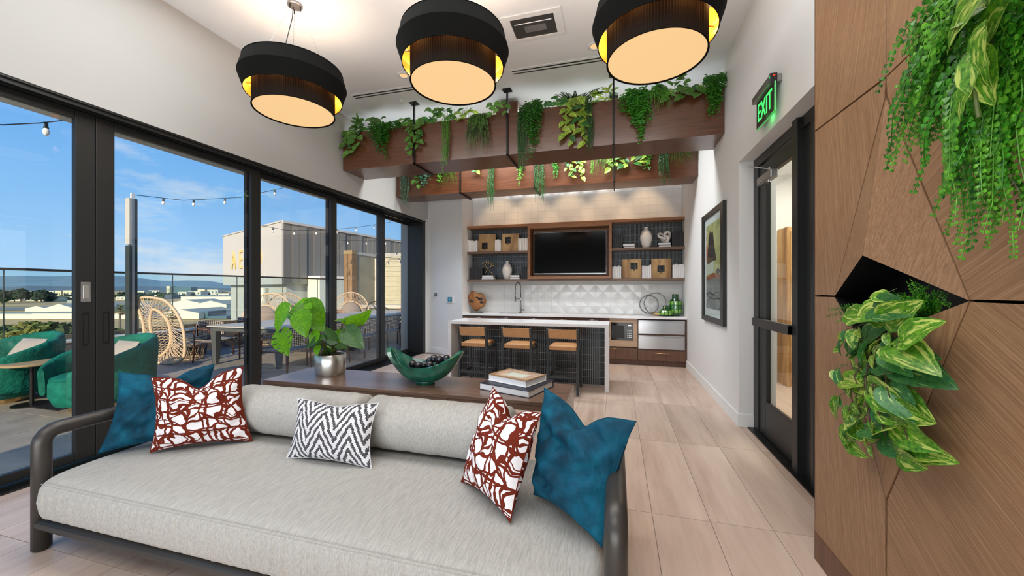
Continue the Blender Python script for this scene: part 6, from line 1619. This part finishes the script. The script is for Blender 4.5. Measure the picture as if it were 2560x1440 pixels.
# ---------------------------------------------------------------- peacock rope chairs
def make_peacock(mat='rope', cush='taupe_cushion'):
    t = thing('peacock_chair', 'x', 'chair', (0, 0, 0), 0, 'rope peacock chairs on the terrace')
    def hoop(W_, z0, H_, y0, lean, n=64):
        out = []
        for k in range(n):
            a = 2 * pi * k / n - pi / 2; s_ = sin(a); w_ = W_ * cos(a) * (1.0 if s_ > 0 else (1 - .38 * s_ * s_)); z = z0 + H_ * (1 + s_) / 2; out.append(Vector((w_, y0 - lean * (z - z0) - .12 * (1 - (w_ / W_) ** 2) * .6, z)))
        return out
    outer = hoop(.56, .06, 1.24, -.10, .34); inner = hoop(.36, .20, .80, .02, .25)
    MB().tube(outer, .022, 8, closed=True).build('outer_hoop', mat, t, smooth=True); MB().tube(inner, .019, 8, closed=True).build('inner_hoop', mat, t, smooth=True)
    m = MB()
    for k in range(128):
        def at_(h, f): i = int(f) % 64; g_ = f - int(f); return h[i].lerp(h[(i + 1) % 64], g_)
        a = at_(outer, k / 2); b = at_(inner, (k / 2 + (.7 if k % 2 else -.7)) % 64); m.tube([a, b], .0045, 4, cap=False)
    o = m.build('fan_cords', mat, t); o['kind'] = 'stuff'
    m = MB()
    for k in range(20):
        i = 2 + k * 3; a = inner[(i) % 64]; b = inner[(64 - i - 6) % 64]; c = inner[(64 - i + 8) % 64]; m.tube([a, a.lerp(b, .5) + Vector((0, -.05, 0)), b], .0045, 4, cap=False); m.tube([a, a.lerp(c, .5) + Vector((0, -.05, 0)), c], .0045, 4, cap=False)
    o = m.build('back_weave', mat, t); o['kind'] = 'stuff'
    MB().tube([(.30 * cos(a), .22 + .30 * sin(a), .02) for a in [2 * pi * k / 32 for k in range(32)]], .018, 8, closed=True).build('base_ring', mat, t, smooth=True)
    MB().tube([(.31 * cos(a), .22 + .31 * sin(a), .36) for a in [2 * pi * k / 32 for k in range(32)]], .018, 8, closed=True).build('seat_ring', mat, t, smooth=True)
    m = MB()
    for k in range(40): a = 2 * pi * k / 40; b = a + .25 * (1 if k % 2 else -1); m.tube([(.30 * cos(a), .22 + .30 * sin(a), .03), (.20 * cos(a), .22 + .20 * sin(a), .19), (.31 * cos(b), .22 + .31 * sin(b), .36)], .0045, 4, cap=False)
    o = m.build('base_cords', mat, t); o['kind'] = 'stuff'
    MB().lathe([(.29, .35), (.31, .38), (.30, .43), (.001, .45)], 32, (0, .22, 0), cap1=False).build('seat_cushion', cush, t, smooth=True)
    m = MB(); m.lathe([(.27, 0), (.28, .03), (.26, .06), (.001, .07)], 28, cap1=False); m.v = [(p[0], .06 - p[2] - .25 * (p[1] + .30), .66 + p[1] * 1.15) for p in m.v]; recalc(m.build('back_cushion', cush, t, smooth=True))
    return t
pk = make_peacock()
pk.location = (-8.55, 7.55, 0); pk.rotation_euler = (0, 0, radians(-150)); pk['label'] = 'peacock rope chair facing the room, left of the pair behind the table'
for x, y, rz, lb in ((-8.45, 8.35, radians(-118), 'peacock rope chair facing the room, right of the pair behind the table'), (-8.35, 10.6, radians(-140), 'peacock rope chair at the far end beside the timber post')):
    o = copy_tree(pk); o.location = (x, y, 0); o.rotation_euler = (0, 0, rz); o['label'] = lb
# the nearest peacock chair is turned away: its fan is seen from behind, leaning towards the pole
t = thing('peacock_chair', 'peacock rope chair seen from behind, its fan leaning by the light pole', 'chair', (-8.35, 5.4, 0), 0, 'rope peacock chairs on the terrace')
def smooth_loop(pts, n):
    out = []; m_ = len(pts)
    for k in range(n):
        f = k / n * m_; i = int(f); g_ = f - i; P_ = [Vector(pts[(i + q) % m_]) for q in (-1, 0, 1, 2)]
        out.append(.5 * ((2 * P_[1]) + (P_[2] - P_[0]) * g_ + (2 * P_[0] - 5 * P_[1] + 4 * P_[2] - P_[3]) * g_ ** 2 + (3 * P_[1] - P_[0] - 3 * P_[2] + P_[3]) * g_ ** 3))
    return out
oz = [(-9.12, 1.25), (-8.79, 1.254), (-8.466, 1.203), (-8.20, 1.052), (-7.99, .842), (-7.86, .618), (-7.79, .393), (-7.77, .20), (-7.87, .08), (-8.10, .03), (-8.36, .022), (-8.57, .022), (-8.68, .06), (-8.737, .201), (-8.847, .431), (-8.935, .703), (-9.046, .897), (-9.158, 1.07)]
iz = [(-8.869, .995), (-8.682, 1.014), (-8.488, .931), (-8.338, .796), (-8.264, .605), (-8.243, .414), (-8.306, .258), (-8.45, .15), (-8.62, .20), (-8.737, .40), (-8.83, .60), (-8.91, .82)]
outer = smooth_loop([(x, 5.20 + .12 * z, z) for x, z in oz], 96); inner = smooth_loop([(x, 5.33 + .08 * z - .08 * sin((x + 9) * 3), z) for x, z in iz], 96)
k0 = min(range(96), key=lambda k: (inner[k] - outer[0]).length)
MB().tube(outer, .027, 8, closed=True).build('outer_hoop', 'rope', t, smooth=True); MB().tube(inner, .026, 8, closed=True).build('inner_hoop', 'rope', t, smooth=True)
m = MB()
for k in range(112):
    f = k / 112 * 96; a = outer[int(f)]; j_ = (f + k0 + (2.2 if k % 2 else -2.2)) % 96; m.tube([a, a.lerp(inner[int(j_)], .5) + Vector((0, -.03, 0)), inner[int(j_)]], .0048, 4, cap=False)
o = m.build('fan_cords', 'rope', t); o['kind'] = 'stuff'
m = MB(); top_ = max(range(96), key=lambda k: inner[k].z)
for k in range(2, 46, 2):
    for off in (-7, 7):
        a = inner[(top_ + k) % 96]; b = inner[(top_ - max(1, min(47, k + off))) % 96]; m.tube([a, a.lerp(b, .5) + Vector((0, .10, 0)), b], .0045, 4, cap=False)
o = m.build('back_weave', 'rope', t); o['kind'] = 'stuff'
MB().tube([(-8.40 + .22 * cos(a), 5.74 + .22 * sin(a), .02) for a in [2 * pi * k / 32 for k in range(32)]], .018, 8, closed=True).build('base_ring', 'rope', t, smooth=True)
m = MB()
for k in range(32): a = 2 * pi * k / 32; b = a + .25 * (1 if k % 2 else -1); m.tube([(-8.40 + .22 * cos(a), 5.74 + .22 * sin(a), .03), (-8.40 + .25 * cos(b), 5.74 + .25 * sin(b), .26)], .0045, 4, cap=False)
o = m.build('base_cords', 'rope', t); o['kind'] = 'stuff'
MB().lathe([(.24, .26), (.26, .29), (.25, .33), (.001, .35)], 28, (-8.40, 5.74, 0), cap1=False).build('seat_cushion', 'taupe_cushion', t, smooth=True)
t = thing('grey_pouf', 'round dark grey outdoor pouf beside the peacock chair', 'pouf', (-8.95, 6.05, 0))
MB().lathe([(.20, 0), (.25, .03), (.27, .20), (.26, .38), (.20, .45), (.001, .46)], 30, (-8.85, 6.1, 0), cap1=False).build('cover', 'patio_table_leg', t, smooth=True)
MB().tube([(-8.85 + .255 * cos(a), 6.1 + .255 * sin(a), .40) for a in [2 * pi * k / 32 for k in range(32)]], .006, 5, closed=True).build('piping', 'patio_table_leg', t, smooth=True)
# ---------------------------------------------------------------- long patio tables
def patio_table(y0, y1, lb):
    x0, x1 = -7.42, -5.75; t = thing('patio_table', lb, 'table', ((x0 + x1) / 2, (y0 + y1) / 2, 0))
    MB().box(x0, x1, y0, y1, .715, .742).build('tabletop', 'patio_table_top', t, bevel=.006)
    m = MB(); m.box(x0 + .05, x1 - .05, y0 + .05, y0 + .09, .64, .715); m.box(x0 + .05, x1 - .05, y1 - .09, y1 - .05, .64, .715); m.box(x0 + .05, x0 + .09, y0 + .05, y1 - .05, .64, .715); m.box(x1 - .09, x1 - .05, y0 + .05, y1 - .05, .64, .715); m.build('apron', 'patio_table_leg', t)
    for x in (x0 + .09, x1 - .09):
        for y in (y0 + .11, y1 - .11):
            m = MB(); h0, h1 = .038, .062; m.add([(x - h0, y - h0, 0), (x + h0, y - h0, 0), (x + h0, y + h0, 0), (x - h0, y + h0, 0), (x - h1, y - h1, .70), (x + h1, y - h1, .70), (x + h1, y + h1, .70), (x - h1, y + h1, .70)], [(0, 3, 2, 1), (4, 5, 6, 7), (0, 1, 5, 4), (1, 2, 6, 5), (2, 3, 7, 6), (3, 0, 4, 7)]); m.build('leg', 'patio_table_leg', t, bevel=.008)
patio_table(5.37, 7.55, 'near grey patio dining table on the terrace'); patio_table(7.60, 10.6, 'far grey patio dining table on the terrace')
def make_chair(weave, frame, grp):
    t = thing('patio_chair', 'x', 'chair', (0, 0, 0), 0, grp); w = .27
    for s_ in (-1, 1):
        MB().tube([(s_ * w, .24, 0), (s_ * (w + .01), .23, .42), (s_ * (w + .015), .21, .60), (s_ * (w + .01), .15, .655)], .015, 8).build('leg', frame, t, smooth=True)
        MB().tube([(s_ * (w - .01), -.27, 0), (s_ * (w - .02), -.24, .42), (s_ * (w - .03), -.27, .62)], .014, 8).build('leg', frame, t, smooth=True)
    rail = [(w + .01, .15, .655), (w + .015, -.05, .665), (w - .01, -.20, .675), (w - .09, -.285, .685), (0, -.31, .69), (-(w - .09), -.285, .685), (-(w - .01), -.20, .675), (-(w + .015), -.05, .665), (-(w + .01), .15, .655)]
    MB().tube(rail, .015, 8).build('arm_rail', frame, t, smooth=True)
    MB().tube([(w, .22, .42), (w, -.22, .42), (-w, -.22, .42), (-w, .22, .42)], .013, 6, closed=True).build('seat_frame', frame, t, smooth=True)
    m = MB(); m.grid(lambda u, v: ((2 * u - 1) * .265, (2 * v - 1) * .235 + .0, .445 - .02 * sin(pi * u) + .006 * sin(pi * v)), 8, 8); m.grid(lambda u, v: ((1 - 2 * u) * .265, (2 * v - 1) * .235, .405), 8, 8)
    ed = [(-.265, -.235), (.265, -.235), (.265, .235), (-.265, .235)]
    for i in range(4):
        a, b = ed[i], ed[(i + 1) % 4]; m.grid(lambda u, v, a=a, b=b: (a[0] + (b[0] - a[0]) * u, a[1] + (b[1] - a[1]) * u, .405 + .04 * v), 6, 1, uvf=lambda u, v: (u, v * .08))
    m.build('seat', weave, t)
    def bk(u, v, o=0):
        a = (u - .5) * 2.3; rr = .285 + o; return (rr * sin(a), -.03 - rr * cos(a) * (1 + .06 * v) + .0, .50 + .30 * v - .05 * abs(2 * u - 1) ** 3 * v)
    m = MB(); m.grid(lambda u, v: bk(u, v, .012), 14, 6, uvf=lambda u, v: (u * 1.1, v * .55)); m.grid(lambda u, v: bk(1 - u, v, -.012), 14, 6, uvf=lambda u, v: (u * 1.1, v * .55)); m.grid(lambda u, v: Vector(bk(u, 1, .012)).lerp(Vector(bk(u, 1, -.012)), v), 14, 1, uvf=lambda u, v: (u, v * .05)); m.build('backrest', weave, t)
    return t
c1 = make_chair('rope_check', 'patio_frame', 'woven patio chairs around the long tables'); c2 = make_chair('rope_check_rust', 'patio_frame', 'woven patio chairs around the long tables')
cs = [(c1, -5.30, 5.12, 92, 'woven patio chair nearest the camera on the room side, behind the monstera'), (c1, -5.30, 6.08, 90, 'second woven patio chair on the room side of the table'), (c1, -5.28, 7.02, 92, 'third woven patio chair on the room side of the tables'),
      (c1, -5.32, 7.95, 88, 'fourth woven patio chair on the room side of the tables'), (c2, -5.25, 9.0, 97, 'fifth woven patio chair on the room side of the tables'), (c2, -5.28, 9.9, 90, 'last woven patio chair on the room side, by the door jamb'), (c1, -7.62, 5.72, -88, 'woven patio chair behind the near table leg'),
      (c1, -7.85, 6.7, -90, 'second woven patio chair on the railing side'), (c2, -7.85, 8.6, -92, 'third woven patio chair on the railing side'), (c2, -7.85, 9.6, -90, 'fourth woven patio chair on the railing side'), (c2, -6.7, 10.95, 180, 'woven patio chair at the far end of the tables')]
used_ = set()
for pr_, x, y, rz, lb in cs:
    o = pr_ if id(pr_) not in used_ else copy_tree(pr_); used_.add(id(pr_)); o.location = (x, y, 0); o.rotation_euler = (0, 0, radians(rz)); o['label'] = lb
t = thing('hoop_chair', 'grey green rope chair with a round hooped back by the far counter', 'chair', (-8.05, 11.3, 0))
hp = [Vector((-8.05 + .36 * cos(a), 11.45 + .0 * sin(a), .62 + .36 * sin(a))) for a in [pi * k / 20 for k in range(21)]]
MB().tube(hp, .018, 8).build('hoop', 'pole_dark', t, smooth=True); m = MB()
for k in range(1, 20): m.tube([hp[k], Vector((-8.05 + (k - 10) * -.014, 11.40, .52))], .005, 4)
o = m.build('cords', 'rope_dark', t); o['kind'] = 'stuff'
MB().lathe([(.30, .36), (.32, .40), (.001, .45)], 24, (-8.05, 11.2, 0), cap1=False).build('seat', 'taupe_cushion', t, smooth=True)
for a in (45, 135, 225, 315): MB().tube([(-8.05 + .24 * cos(radians(a)), 11.2 + .24 * sin(radians(a)), 0), (-8.05 + .22 * cos(radians(a)), 11.2 + .22 * sin(radians(a)), .38)], .014, 6).build('leg', 'pole_dark', t)
# ================================================================ NEIGHBOUR BUILDING WITH THE SIGN
Cn, Ln, Rn = Vector((-21.12, 20.14, 0)), Vector((-32.11, 24.70, 0)), Vector((-19.46, 32.52, 0)); ZT = 5.87
t = thing('grey_building', 'large grey metal-clad building carrying gold sign letters', 'building', (-22, 24, -16))
back = Ln + (Rn - Cn)
m = MB(); m.prism([(p.x, p.y, 1.75) for p in (Cn, Rn, back, Ln)], (0, 0, ZT - 1.75)); recalc(m.build('upper_block', 'building_grey', t))
dl = (Ln - Cn).normalized(); dr_ = (Rn - Cn).normalized(); nl = Vector((-dl.y, dl.x, 0)); nl = nl if nl.dot(Vector((0, -1, 0))) > 0 else -nl; nr_ = Vector((dr_.y, -dr_.x, 0)); nr_ = nr_ if nr_.x > 0 else -nr_
def slab(a, b, n, z0, z1, th_, mat, name, par=t):
    m = MB(); m.prism([tuple(a + Vector((0, 0, z0))), tuple(b + Vector((0, 0, z0))), tuple(b + n * th_ + Vector((0, 0, z0))), tuple(a + n * th_ + Vector((0, 0, z0)))], (0, 0, z1 - z0)); return recalc(m.build(name, mat, par))
LL = (Ln - Cn).length; LR = (Rn - Cn).length
slab(Cn, Ln, nl, 1.70, ZT - .06, .08, 'building_light', 'sign_wall')
for k in range(22):
    a = Cn + dr_ * (LR * k / 22); b = Cn + dr_ * (LR * (k + .93) / 22); slab(a, b, nr_, 1.72, ZT - .16, .05 + (k % 3) * .03, 'building_rib' if k % 3 else 'building_grey', 'cladding_panel')
slab(Cn - dr_ * .1, Rn, nr_, ZT - .14, ZT + .02, .16, 'building_light', 'roof_edge'); slab(Cn, Ln, nl, ZT - .07, ZT + .02, .14, 'building_light', 'roof_edge')
ins = Cn * .96 + back * .04
m = MB(); q_ = [Cn + (Ln - Cn) * .03 + (Rn - Cn) * .03, Cn + (Rn - Cn) * .97, back, Ln - (Ln - Cn) * .04 + (Rn - Cn) * .03]; m.prism([(p.x, p.y, -16) for p in q_], (0, 0, 17.75)); recalc(m.build('lower_block', 'building_light', t))
for f in (.28, .36, .55): slab(Cn + (Ln - Cn) * f + (Rn - Cn) * .03, Cn + (Ln - Cn) * (f + .035) + (Rn - Cn) * .03, nl, -2, 1.45, .06, 'stucco_olive' if f < .3 else 'building_cream', 'pilaster')
m = MB(); a = Cn + dr_ * 1.8; slab(a, Cn + dr_ * 6.5, nr_, -16, 2.3, 1.2, 'building_cream', 'white_stair_block')
# letters on the left face
def face_text(txt, s, z, size, sx=1.0, depth=.06):
    o_ = Cn + dl * s + nl * .10; X_ = -dl; M = Matrix(((X_.x, 0, nl.x, o_.x), (X_.y, 0, nl.y, o_.y), (0, 1, 0, z), (0, 0, 0, 1))); text_mesh(txt, size, 'sign_letter', 'sign_gold', t, M, depth, sx)
for ch, s in (('A', 9.15), ('E', 7.55), ('R', 5.7), ('O', 3.95)): face_text(ch, s, 3.6, 2.1, .72)
fr_ = MB(); o_ = Cn + dl * 3.95
slab(Cn + dl * 3.9, Cn + dl * 6.0, nl * 1.0, 4.62, 5.05, .12, 'sign_gold', 'sign_bar'); slab(Cn + dl * 3.9, Cn + dl * 6.0, nl, 4.40, 4.48, .12, 'sign_gold', 'sign_bar')
t = thing('rooftop_unit', 'small dark rooftop tower just right of the grey building', 'tower', (-21, 36, 0)); MB().box(-21.3, -20.5, 36, 38, -16, 5.9).build('shaft', 'city_glass', t); MB().box(-21.35, -20.45, 35.95, 38, 5.9, 6.1).build('cap', 'curb_cap', t)
# ================================================================ LANDSCAPE (about 17 m below the terrace)
G = -16.0
def ground(name, x0, x1, y0, y1, z, mat):
    m = MB().grid(lambda u, v: (x0 + (x1 - x0) * u, y0 + (y1 - y0) * v, z), 4, 4, uvs=False); o = m.build(name, mat); return struct(o)
ground('ground', -9000, 300, -5000, 9000, G - .3, 'field')
m = MB(); c_, s_ = cos(math.atan(260 / FPX)), sin(math.atan(260 / FPX))
def gp(d, lat): return Vector((lat * c_ - d * s_, lat * s_ + d * c_, G))       # d metres out, lat metres sideways from the terrace
def strip(d0, d1, l0, l1, mat, name, h=.05):
    m = MB(); m.prism([tuple(gp(d0, l0)), tuple(gp(d0, l1)), tuple(gp(d1, l1)), tuple(gp(d1, l0))], (0, 0, h)); return struct(recalc(m.build(name, mat)))
strip(300, 345, -600, 100, 'road', 'runway'); strip(365, 372, -700, 100, 'field_green', 'taxiway_verge'); strip(120, 128, -400, 60, 'road', 'lower_road')
def bld(d, l0, l1, h, dep, mat, lb, roof=None, gable=0, name='hangar', windows=0):
    a, b = gp(d, l0), gp(d, l1); u_ = (b - a).normalized(); f_ = Vector((-u_.y, u_.x, 0)); f_ = f_ if f_.dot(gp(d + 10, 0) - gp(d, 0)) > 0 else -f_
    t = thing(name, lb, 'building', tuple((a + b) / 2)); m = MB(); m.prism([tuple(a), tuple(b), tuple(b + f_ * dep), tuple(a + f_ * dep)], (0, 0, h)); recalc(m.build('wall', mat, t))
    if gable:
        m = MB(); mid = (a + b) / 2; Hh = Vector((0, 0, h)); Gg = Vector((0, 0, h + gable)); e = Vector((0, 0, .25)); m.prism([tuple(a + Hh), tuple(b + Hh), tuple(mid + Gg)], tuple(f_ * .3)); recalc(m.build('gable_wall', mat, t))
        m = MB(); o2 = f_ * dep
        for p, q in ((a + Hh, mid + Gg), (mid + Gg, b + Hh)): m.add([p + e, q + e, q + e + o2, p + e + o2, p, q, q + o2, p + o2], [(0, 1, 2, 3), (4, 7, 6, 5), (0, 4, 5, 1), (3, 2, 6, 7), (0, 3, 7, 4), (1, 5, 6, 2)])
        m.build('roof', roof or 'hangar_roof', t)
    elif roof:
        m = MB(); m.prism([tuple(p + Vector((0, 0, h))) for p in (a - u_ * .3, b + u_ * .3, b + u_ * .3 + f_ * dep, a - u_ * .3 + f_ * dep)], (0, 0, .5)); recalc(m.build('roof', roof, t))
    for k in range(windows):
        s = (l1 - l0) * (k + .25) / windows; p = a + u_ * s; w_ = (l1 - l0) * .4 / windows; m = MB(); m.prism([tuple(p + Vector((0, 0, h * .35)) - f_ * .05), tuple(p + u_ * w_ + Vector((0, 0, h * .35)) - f_ * .05), tuple(p + u_ * w_ + Vector((0, 0, h * .75)) - f_ * .05), tuple(p + Vector((0, 0, h * .75)) - f_ * .05)], tuple(f_ * .1)); recalc(m.build('window', 'city_glass', t))
    return t
# lateral metres = (px - 1280) / 950 * distance
lat = lambda px, d: (px - 1280) / FPX * d
bld(215, lat(-60, 215), lat(84, 215), 2.6, 12, 'hangar_white', 'long low white shed at the far left of the airfield', 'hangar_roof', name='shed'); bld(212, lat(80, 212), lat(352, 212), 3.1, 12, 'hangar_white', 'long white shed behind the door stiles', 'hangar_roof', name='shed')
bld(240, lat(62, 240), lat(118, 240), 4.4, 30, 'hangar_white', 'small white gabled hangar left of the large one', gable=1.5); bld(238, lat(112, 238), lat(182, 238), 4.8, 34, 'hangar_white', 'large white gabled hangar in the leftmost pane', gable=2.6); bld(238, lat(184, 238), lat(280, 238), 4.8, 34, 'hangar_white', 'white gabled hangar hidden mostly by the door stiles', gable=2.4)
bld(212, lat(405, 212), lat(497, 212), 3.4, 30, 'hangar_white', 'nearest white hangar right of the peacock chair', gable=1.9); bld(216, lat(498, 216), lat(519, 216), 4.2, 14, 'city_glass', 'dark grey box attached to the nearest hangar', name='shed')
bld(262, lat(424, 262), lat(500, 262), 7.0, 26, 'hangar_white', 'second row white hangar behind the nearest one', gable=2.2); bld(250, lat(486, 250), lat(566, 250), 6.4, 26, 'hangar_white', 'white gabled hangar at the right of the second row', gable=2.6)
bld(300, lat(452, 300), lat(620, 300), 10.5, 40, 'hangar_white', 'long pale hangar in the back row', 'hangar_roof'); bld(330, lat(168, 330), lat(215, 330), 7, 20, 'hangar_roof', 'grey flat shed at the edge of the airfield', name='shed')
bld(214, lat(520, 214), lat(566, 214), 1.6, 10, 'city_glass', 'row of parked dark vehicles beside the hangar', name='carport')
k_ = 0
for (px0, px1, h, d, mt, lb) in ((-20, 18, 4, 520, 'city_pale', 'pale warehouse at the far left end of the town row'), (20, 52, 5, 505, 'city_pale', 'white warehouse, second in the town row'), (56, 90, 4.6, 510, 'city_pale', 'white warehouse with dark openings in the town row'), (94, 124, 5.2, 500, 'city_cream', 'cream shed with a dark doorway in the town row'),
        (126, 188, 4.2, 560, 'city_pale', 'long pale warehouse right of the cream shed'), (10, 40, 13, 760, 'city_glass', 'blue glass office behind the left trees'), (62, 84, 9, 700, 'city_pale', 'pale block between the dark trees'), (108, 134, 11, 740, 'city_pale', 'pale block right of the dark trees'), (137, 152, 12, 700, 'city_cream', 'cream block of flats, left one'), (157, 182, 12.5, 700, 'city_cream', 'cream block of flats, right one'),
        (290, 312, 4, 560, 'city_pale', 'white shed left of the light pole'), (336, 360, 10, 900, 'city_pale', 'pale block just right of the light pole'), (372, 398, 11, 950, 'city_pale', 'second pale block right of the light pole'), (386, 402, 6, 600, 'city_pale', 'low pale hall right of the light pole'), (416, 424, 22, 1000, 'city_cream', 'pale stair tower beside the large glass office'), (424, 478, 21, 1010, 'city_glass', 'large blue glass office block on the skyline'),
        (410, 432, 6, 620, 'city_glass', 'low glass hall below the office block'), (446, 466, 9, 800, 'city_pale', 'white block right of the glass rail joint'), (470, 502, 10, 850, 'city_pale', 'long white block in the middle of the skyline'), (494, 512, 14, 900, 'city_cream', 'cream block in the right of the skyline'), (518, 545, 13, 900, 'city_pale', 'white block before the grey building'), (482, 540, 5, 640, 'city_glass', 'long dark shed in front of the skyline'), (545, 572, 8, 620, 'city_pale', 'low white hall beside the grey building')):
    bld(d, lat(px0, d), lat(px1, d), h, 20, mt, lb, 'curb_cap' if mt != 'city_glass' else None, name='town_building', windows=3 if h > 8 else 2)
# trees
def blob(m, c, r, sc=(1, 1, 1), seed=0, n=10, mm=7):
    r_ = random.Random(seed); b = len(m.v); m.sphere((0, 0, 0), 1, n, mm)
    for i in range(b, len(m.v)):
        p = Vector(m.v[i]); k = 1 + .22 * sin(p.x * 5 + seed) * cos(p.y * 6 + seed * 2) + .14 * sin(p.z * 9 + p.x * 8 + seed); m.v[i] = (c[0] + p.x * r * k * sc[0], c[1] + p.y * r * k * sc[1], c[2] + p.z * r * k * sc[2])
def tree(d, px, h, r, mat, lb, grp, dark=False, n=70, z0=G):
    p = gp(d, lat(px, d)); p.z = z0; t = thing('tree', lb, 'tree', tuple(p), group=grp)
    MB().tube([p, p + Vector((0, 0, h * .5))], r * .08, 6).build('trunk', 'bark', t)
    m = MB(); r_ = random.Random(int(px * 7 + d)); leaf = r * .26
    for k in range(9): a = r_.uniform(0, 6.28); q = r_.uniform(.0, .55) * r; blob(m, (p.x + q * cos(a), p.y + q * sin(a), p.z + h - r * r_.uniform(.55, 1.25)), r * r_.uniform(.40, .60), (1, 1, .85), k + px, 9, 6)
    for k in range(n):
        a = r_.uniform(0, 6.28); e = r_.uniform(-.5, 1.4); rr = r * r_.uniform(.80, 1.08); c = Vector((p.x + rr * cos(a) * cos(e), p.y + rr * sin(a) * cos(e), p.z + h - r + rr * sin(e) * .9)); s1 = leaf * r_.uniform(.6, 1.2)
        v1 = Vector((r_.uniform(-1, 1), r_.uniform(-1, 1), r_.uniform(-1, 1))).normalized() * s1; v2 = v1.orthogonal().normalized() * s1; m.add([c - v1, c - v2, c + v1, c + v2], [(0, 1, 2, 3)])
    m.build('crown', mat, t, smooth=False)
for i, (px, ty, r) in enumerate(((-15, 812, 3.2), (8, 818, 3.0), (30, 812, 2.6), (18, 830, 3), (48, 826, 2.6), (66, 806, 2.4), (84, 804, 2.5), (75, 826, 2.6), (100, 815, 2.2), (118, 806, 2.6), (112, 832, 3.0), (138, 808, 2.6), (150, 806, 2.8), (158, 812, 2.2), (176, 814, 2.4), (135, 832, 2.6), (172, 834, 2.4), (196, 820, 2.5), (295, 822, 2.4), (318, 824, 2.2), (366, 830, 1.8))):
    d = 84 + (i % 4) * 5; topz = HC - (ty - 720) / FPX * d; h = topz - G; dk_ = i % 3 == 0
    tree(d, px, h, r, 'tree_green' if dk_ else 'tree_yellow', 'darker green bushy tree below the terrace' if dk_ else 'yellow-green bushy tree below the terrace', 'dark trees below the terrace' if dk_ else 'yellow-green trees below the terrace', n=90)
for px, ty, d, r in ((6, 725, 430, 8), (36, 725, 470, 7), (52, 721, 470, 8), (92, 726, 480, 8), (103, 725, 470, 8), (124, 730, 500, 7), (-8, 728, 460, 8)):
    h = HC - (ty - 720) / FPX * d - G; tree(d, px, h, r, 'tree_dark', 'tall dark conifer in front of the distant town', 'dark conifers in front of the town', n=60)
for k in range(62):
    px = rnd.choice((rnd.uniform(288, 566), rnd.uniform(288, 566), rnd.uniform(0, 190))); d = rnd.uniform(500, 900); r = rnd.uniform(4, 8); h = rnd.uniform(5, 11)
    tree(d, px, h, r, 'tree_dark' if k % 2 else 'tree_green', 'small round tree among the distant town buildings', 'small trees among the distant town', n=16)
def palm(d, px, topy, lb):
    p = gp(d, lat(px, d)); zt = HC - (topy - 720) / FPX * d; t = thing('palm_tree', lb, 'palm', tuple(p)); MB().tube([p, (p.x, p.y, zt)], [.35, .22], 8).build('trunk', 'bark', t); r_ = random.Random(int(px))
    for k in range(34):
        a = r_.uniform(0, 6.28); e = r_.uniform(-.9, 1.3); L_ = 1.9; c = Vector((p.x, p.y, zt)); dd = Vector((cos(a) * cos(e), sin(a) * cos(e), sin(e))); m = MB(); q = c + dd * L_ * .55
        s_ = dd.cross(Vector((0, 0, 1)));
        s_ = s_.normalized() if s_.length > .05 else Vector((1, 0, 0))
        for f in range(-4, 5): tip = c + (dd + s_ * f * .16).normalized() * L_ * (1 - abs(f) * .04) + Vector((0, 0, -.35)); m.add([q, q + (tip - q) * .5 + s_ * .10, tip, q + (tip - q) * .5 - s_ * .10], [(0, 1, 2, 3)])
        m.tube([c, q], .04, 4); m.build('palm_frond', 'palm_leaf' if e > -.25 else 'palm_dry', t)
palm(95, 300, 774, 'fan palm left of the light pole'); palm(92, 344, 776, 'fan palm just right of the light pole'); palm(100, 430, 786, 'fan palm seen through the peacock chair fan'); palm(240, 343, 742, 'distant palm right of the light pole')
# hills
def ridge(name, d, prof, mat):
    m = MB(); top = [gp(d, lat(px, d)) + Vector((0, 0, HC - G - (y - 720) / FPX * d)) for px, y in prof]; far = [p + (p - Vector((0, 0, p.z))).normalized() * d * .3 - Vector((0, 0, 60)) for p in top]; near = [gp(d * .62, lat(px, d * .62)) for px, y in prof]
    n = len(prof); vs = near + top + far; fs = [(i, i + 1, n + i + 1, n + i) for i in range(n - 1)] + [(n + i, n + i + 1, 2 * n + i + 1, 2 * n + i) for i in range(n - 1)]; m.add(vs, fs); o = m.build(name, mat, None, smooth=True); struct(o)
ridge('far_hills', 5200, [(-900, 700), (-300, 694), (0, 690.5), (60, 690), (120, 691), (190, 689.5), (250, 688), (300, 690), (340, 694), (375, 698), (400, 701.5), (430, 702), (470, 701), (520, 702), (545, 706), (570, 709), (640, 712), (900, 716), (1300, 714)], 'hill_far_haze')
ridge('near_hills', 3300, [(-900, 716), (-200, 716), (0, 719), (30, 717), (75, 714.5), (110, 715.5), (190, 716), (290, 717), (340, 714.8), (380, 716), (440, 717), (500, 718), (560, 720), (900, 721), (1300, 720)], 'hill_near_haze')
# ================================================================ LABELS: number the look-alikes of each row from left to right
ORD = ['leftmost', 'second from left', 'third from left', 'fourth from left', 'fifth from left', 'sixth from left', 'seventh from left', 'eighth from left', 'ninth from left', 'tenth from left', 'eleventh from left', 'twelfth from left',
       'thirteenth from left', 'fourteenth from left', 'fifteenth from left', 'sixteenth from left', 'seventeenth from left', 'eighteenth from left', 'nineteenth from left', 'twentieth from left']
same = {}
for o in list(scene.objects):
    if o.parent is None and o.get('category') and o.get('group'): same.setdefault((o['group'], o['label']), []).append(o)
for (g_, l_), os_ in same.items():
    if 2 <= len(os_) <= len(ORD):
        def side(o):
            p = o.location; c_, s_ = cos(cam.rotation_euler.z), sin(cam.rotation_euler.z); return (p.x * c_ + p.y * s_) / max(.1, -p.x * s_ + p.y * c_)
        os_.sort(key=side)
        for o, w_ in zip(os_, ORD[:len(os_) - 1] + ['rightmost']): o['label'] = l_ + ', ' + w_
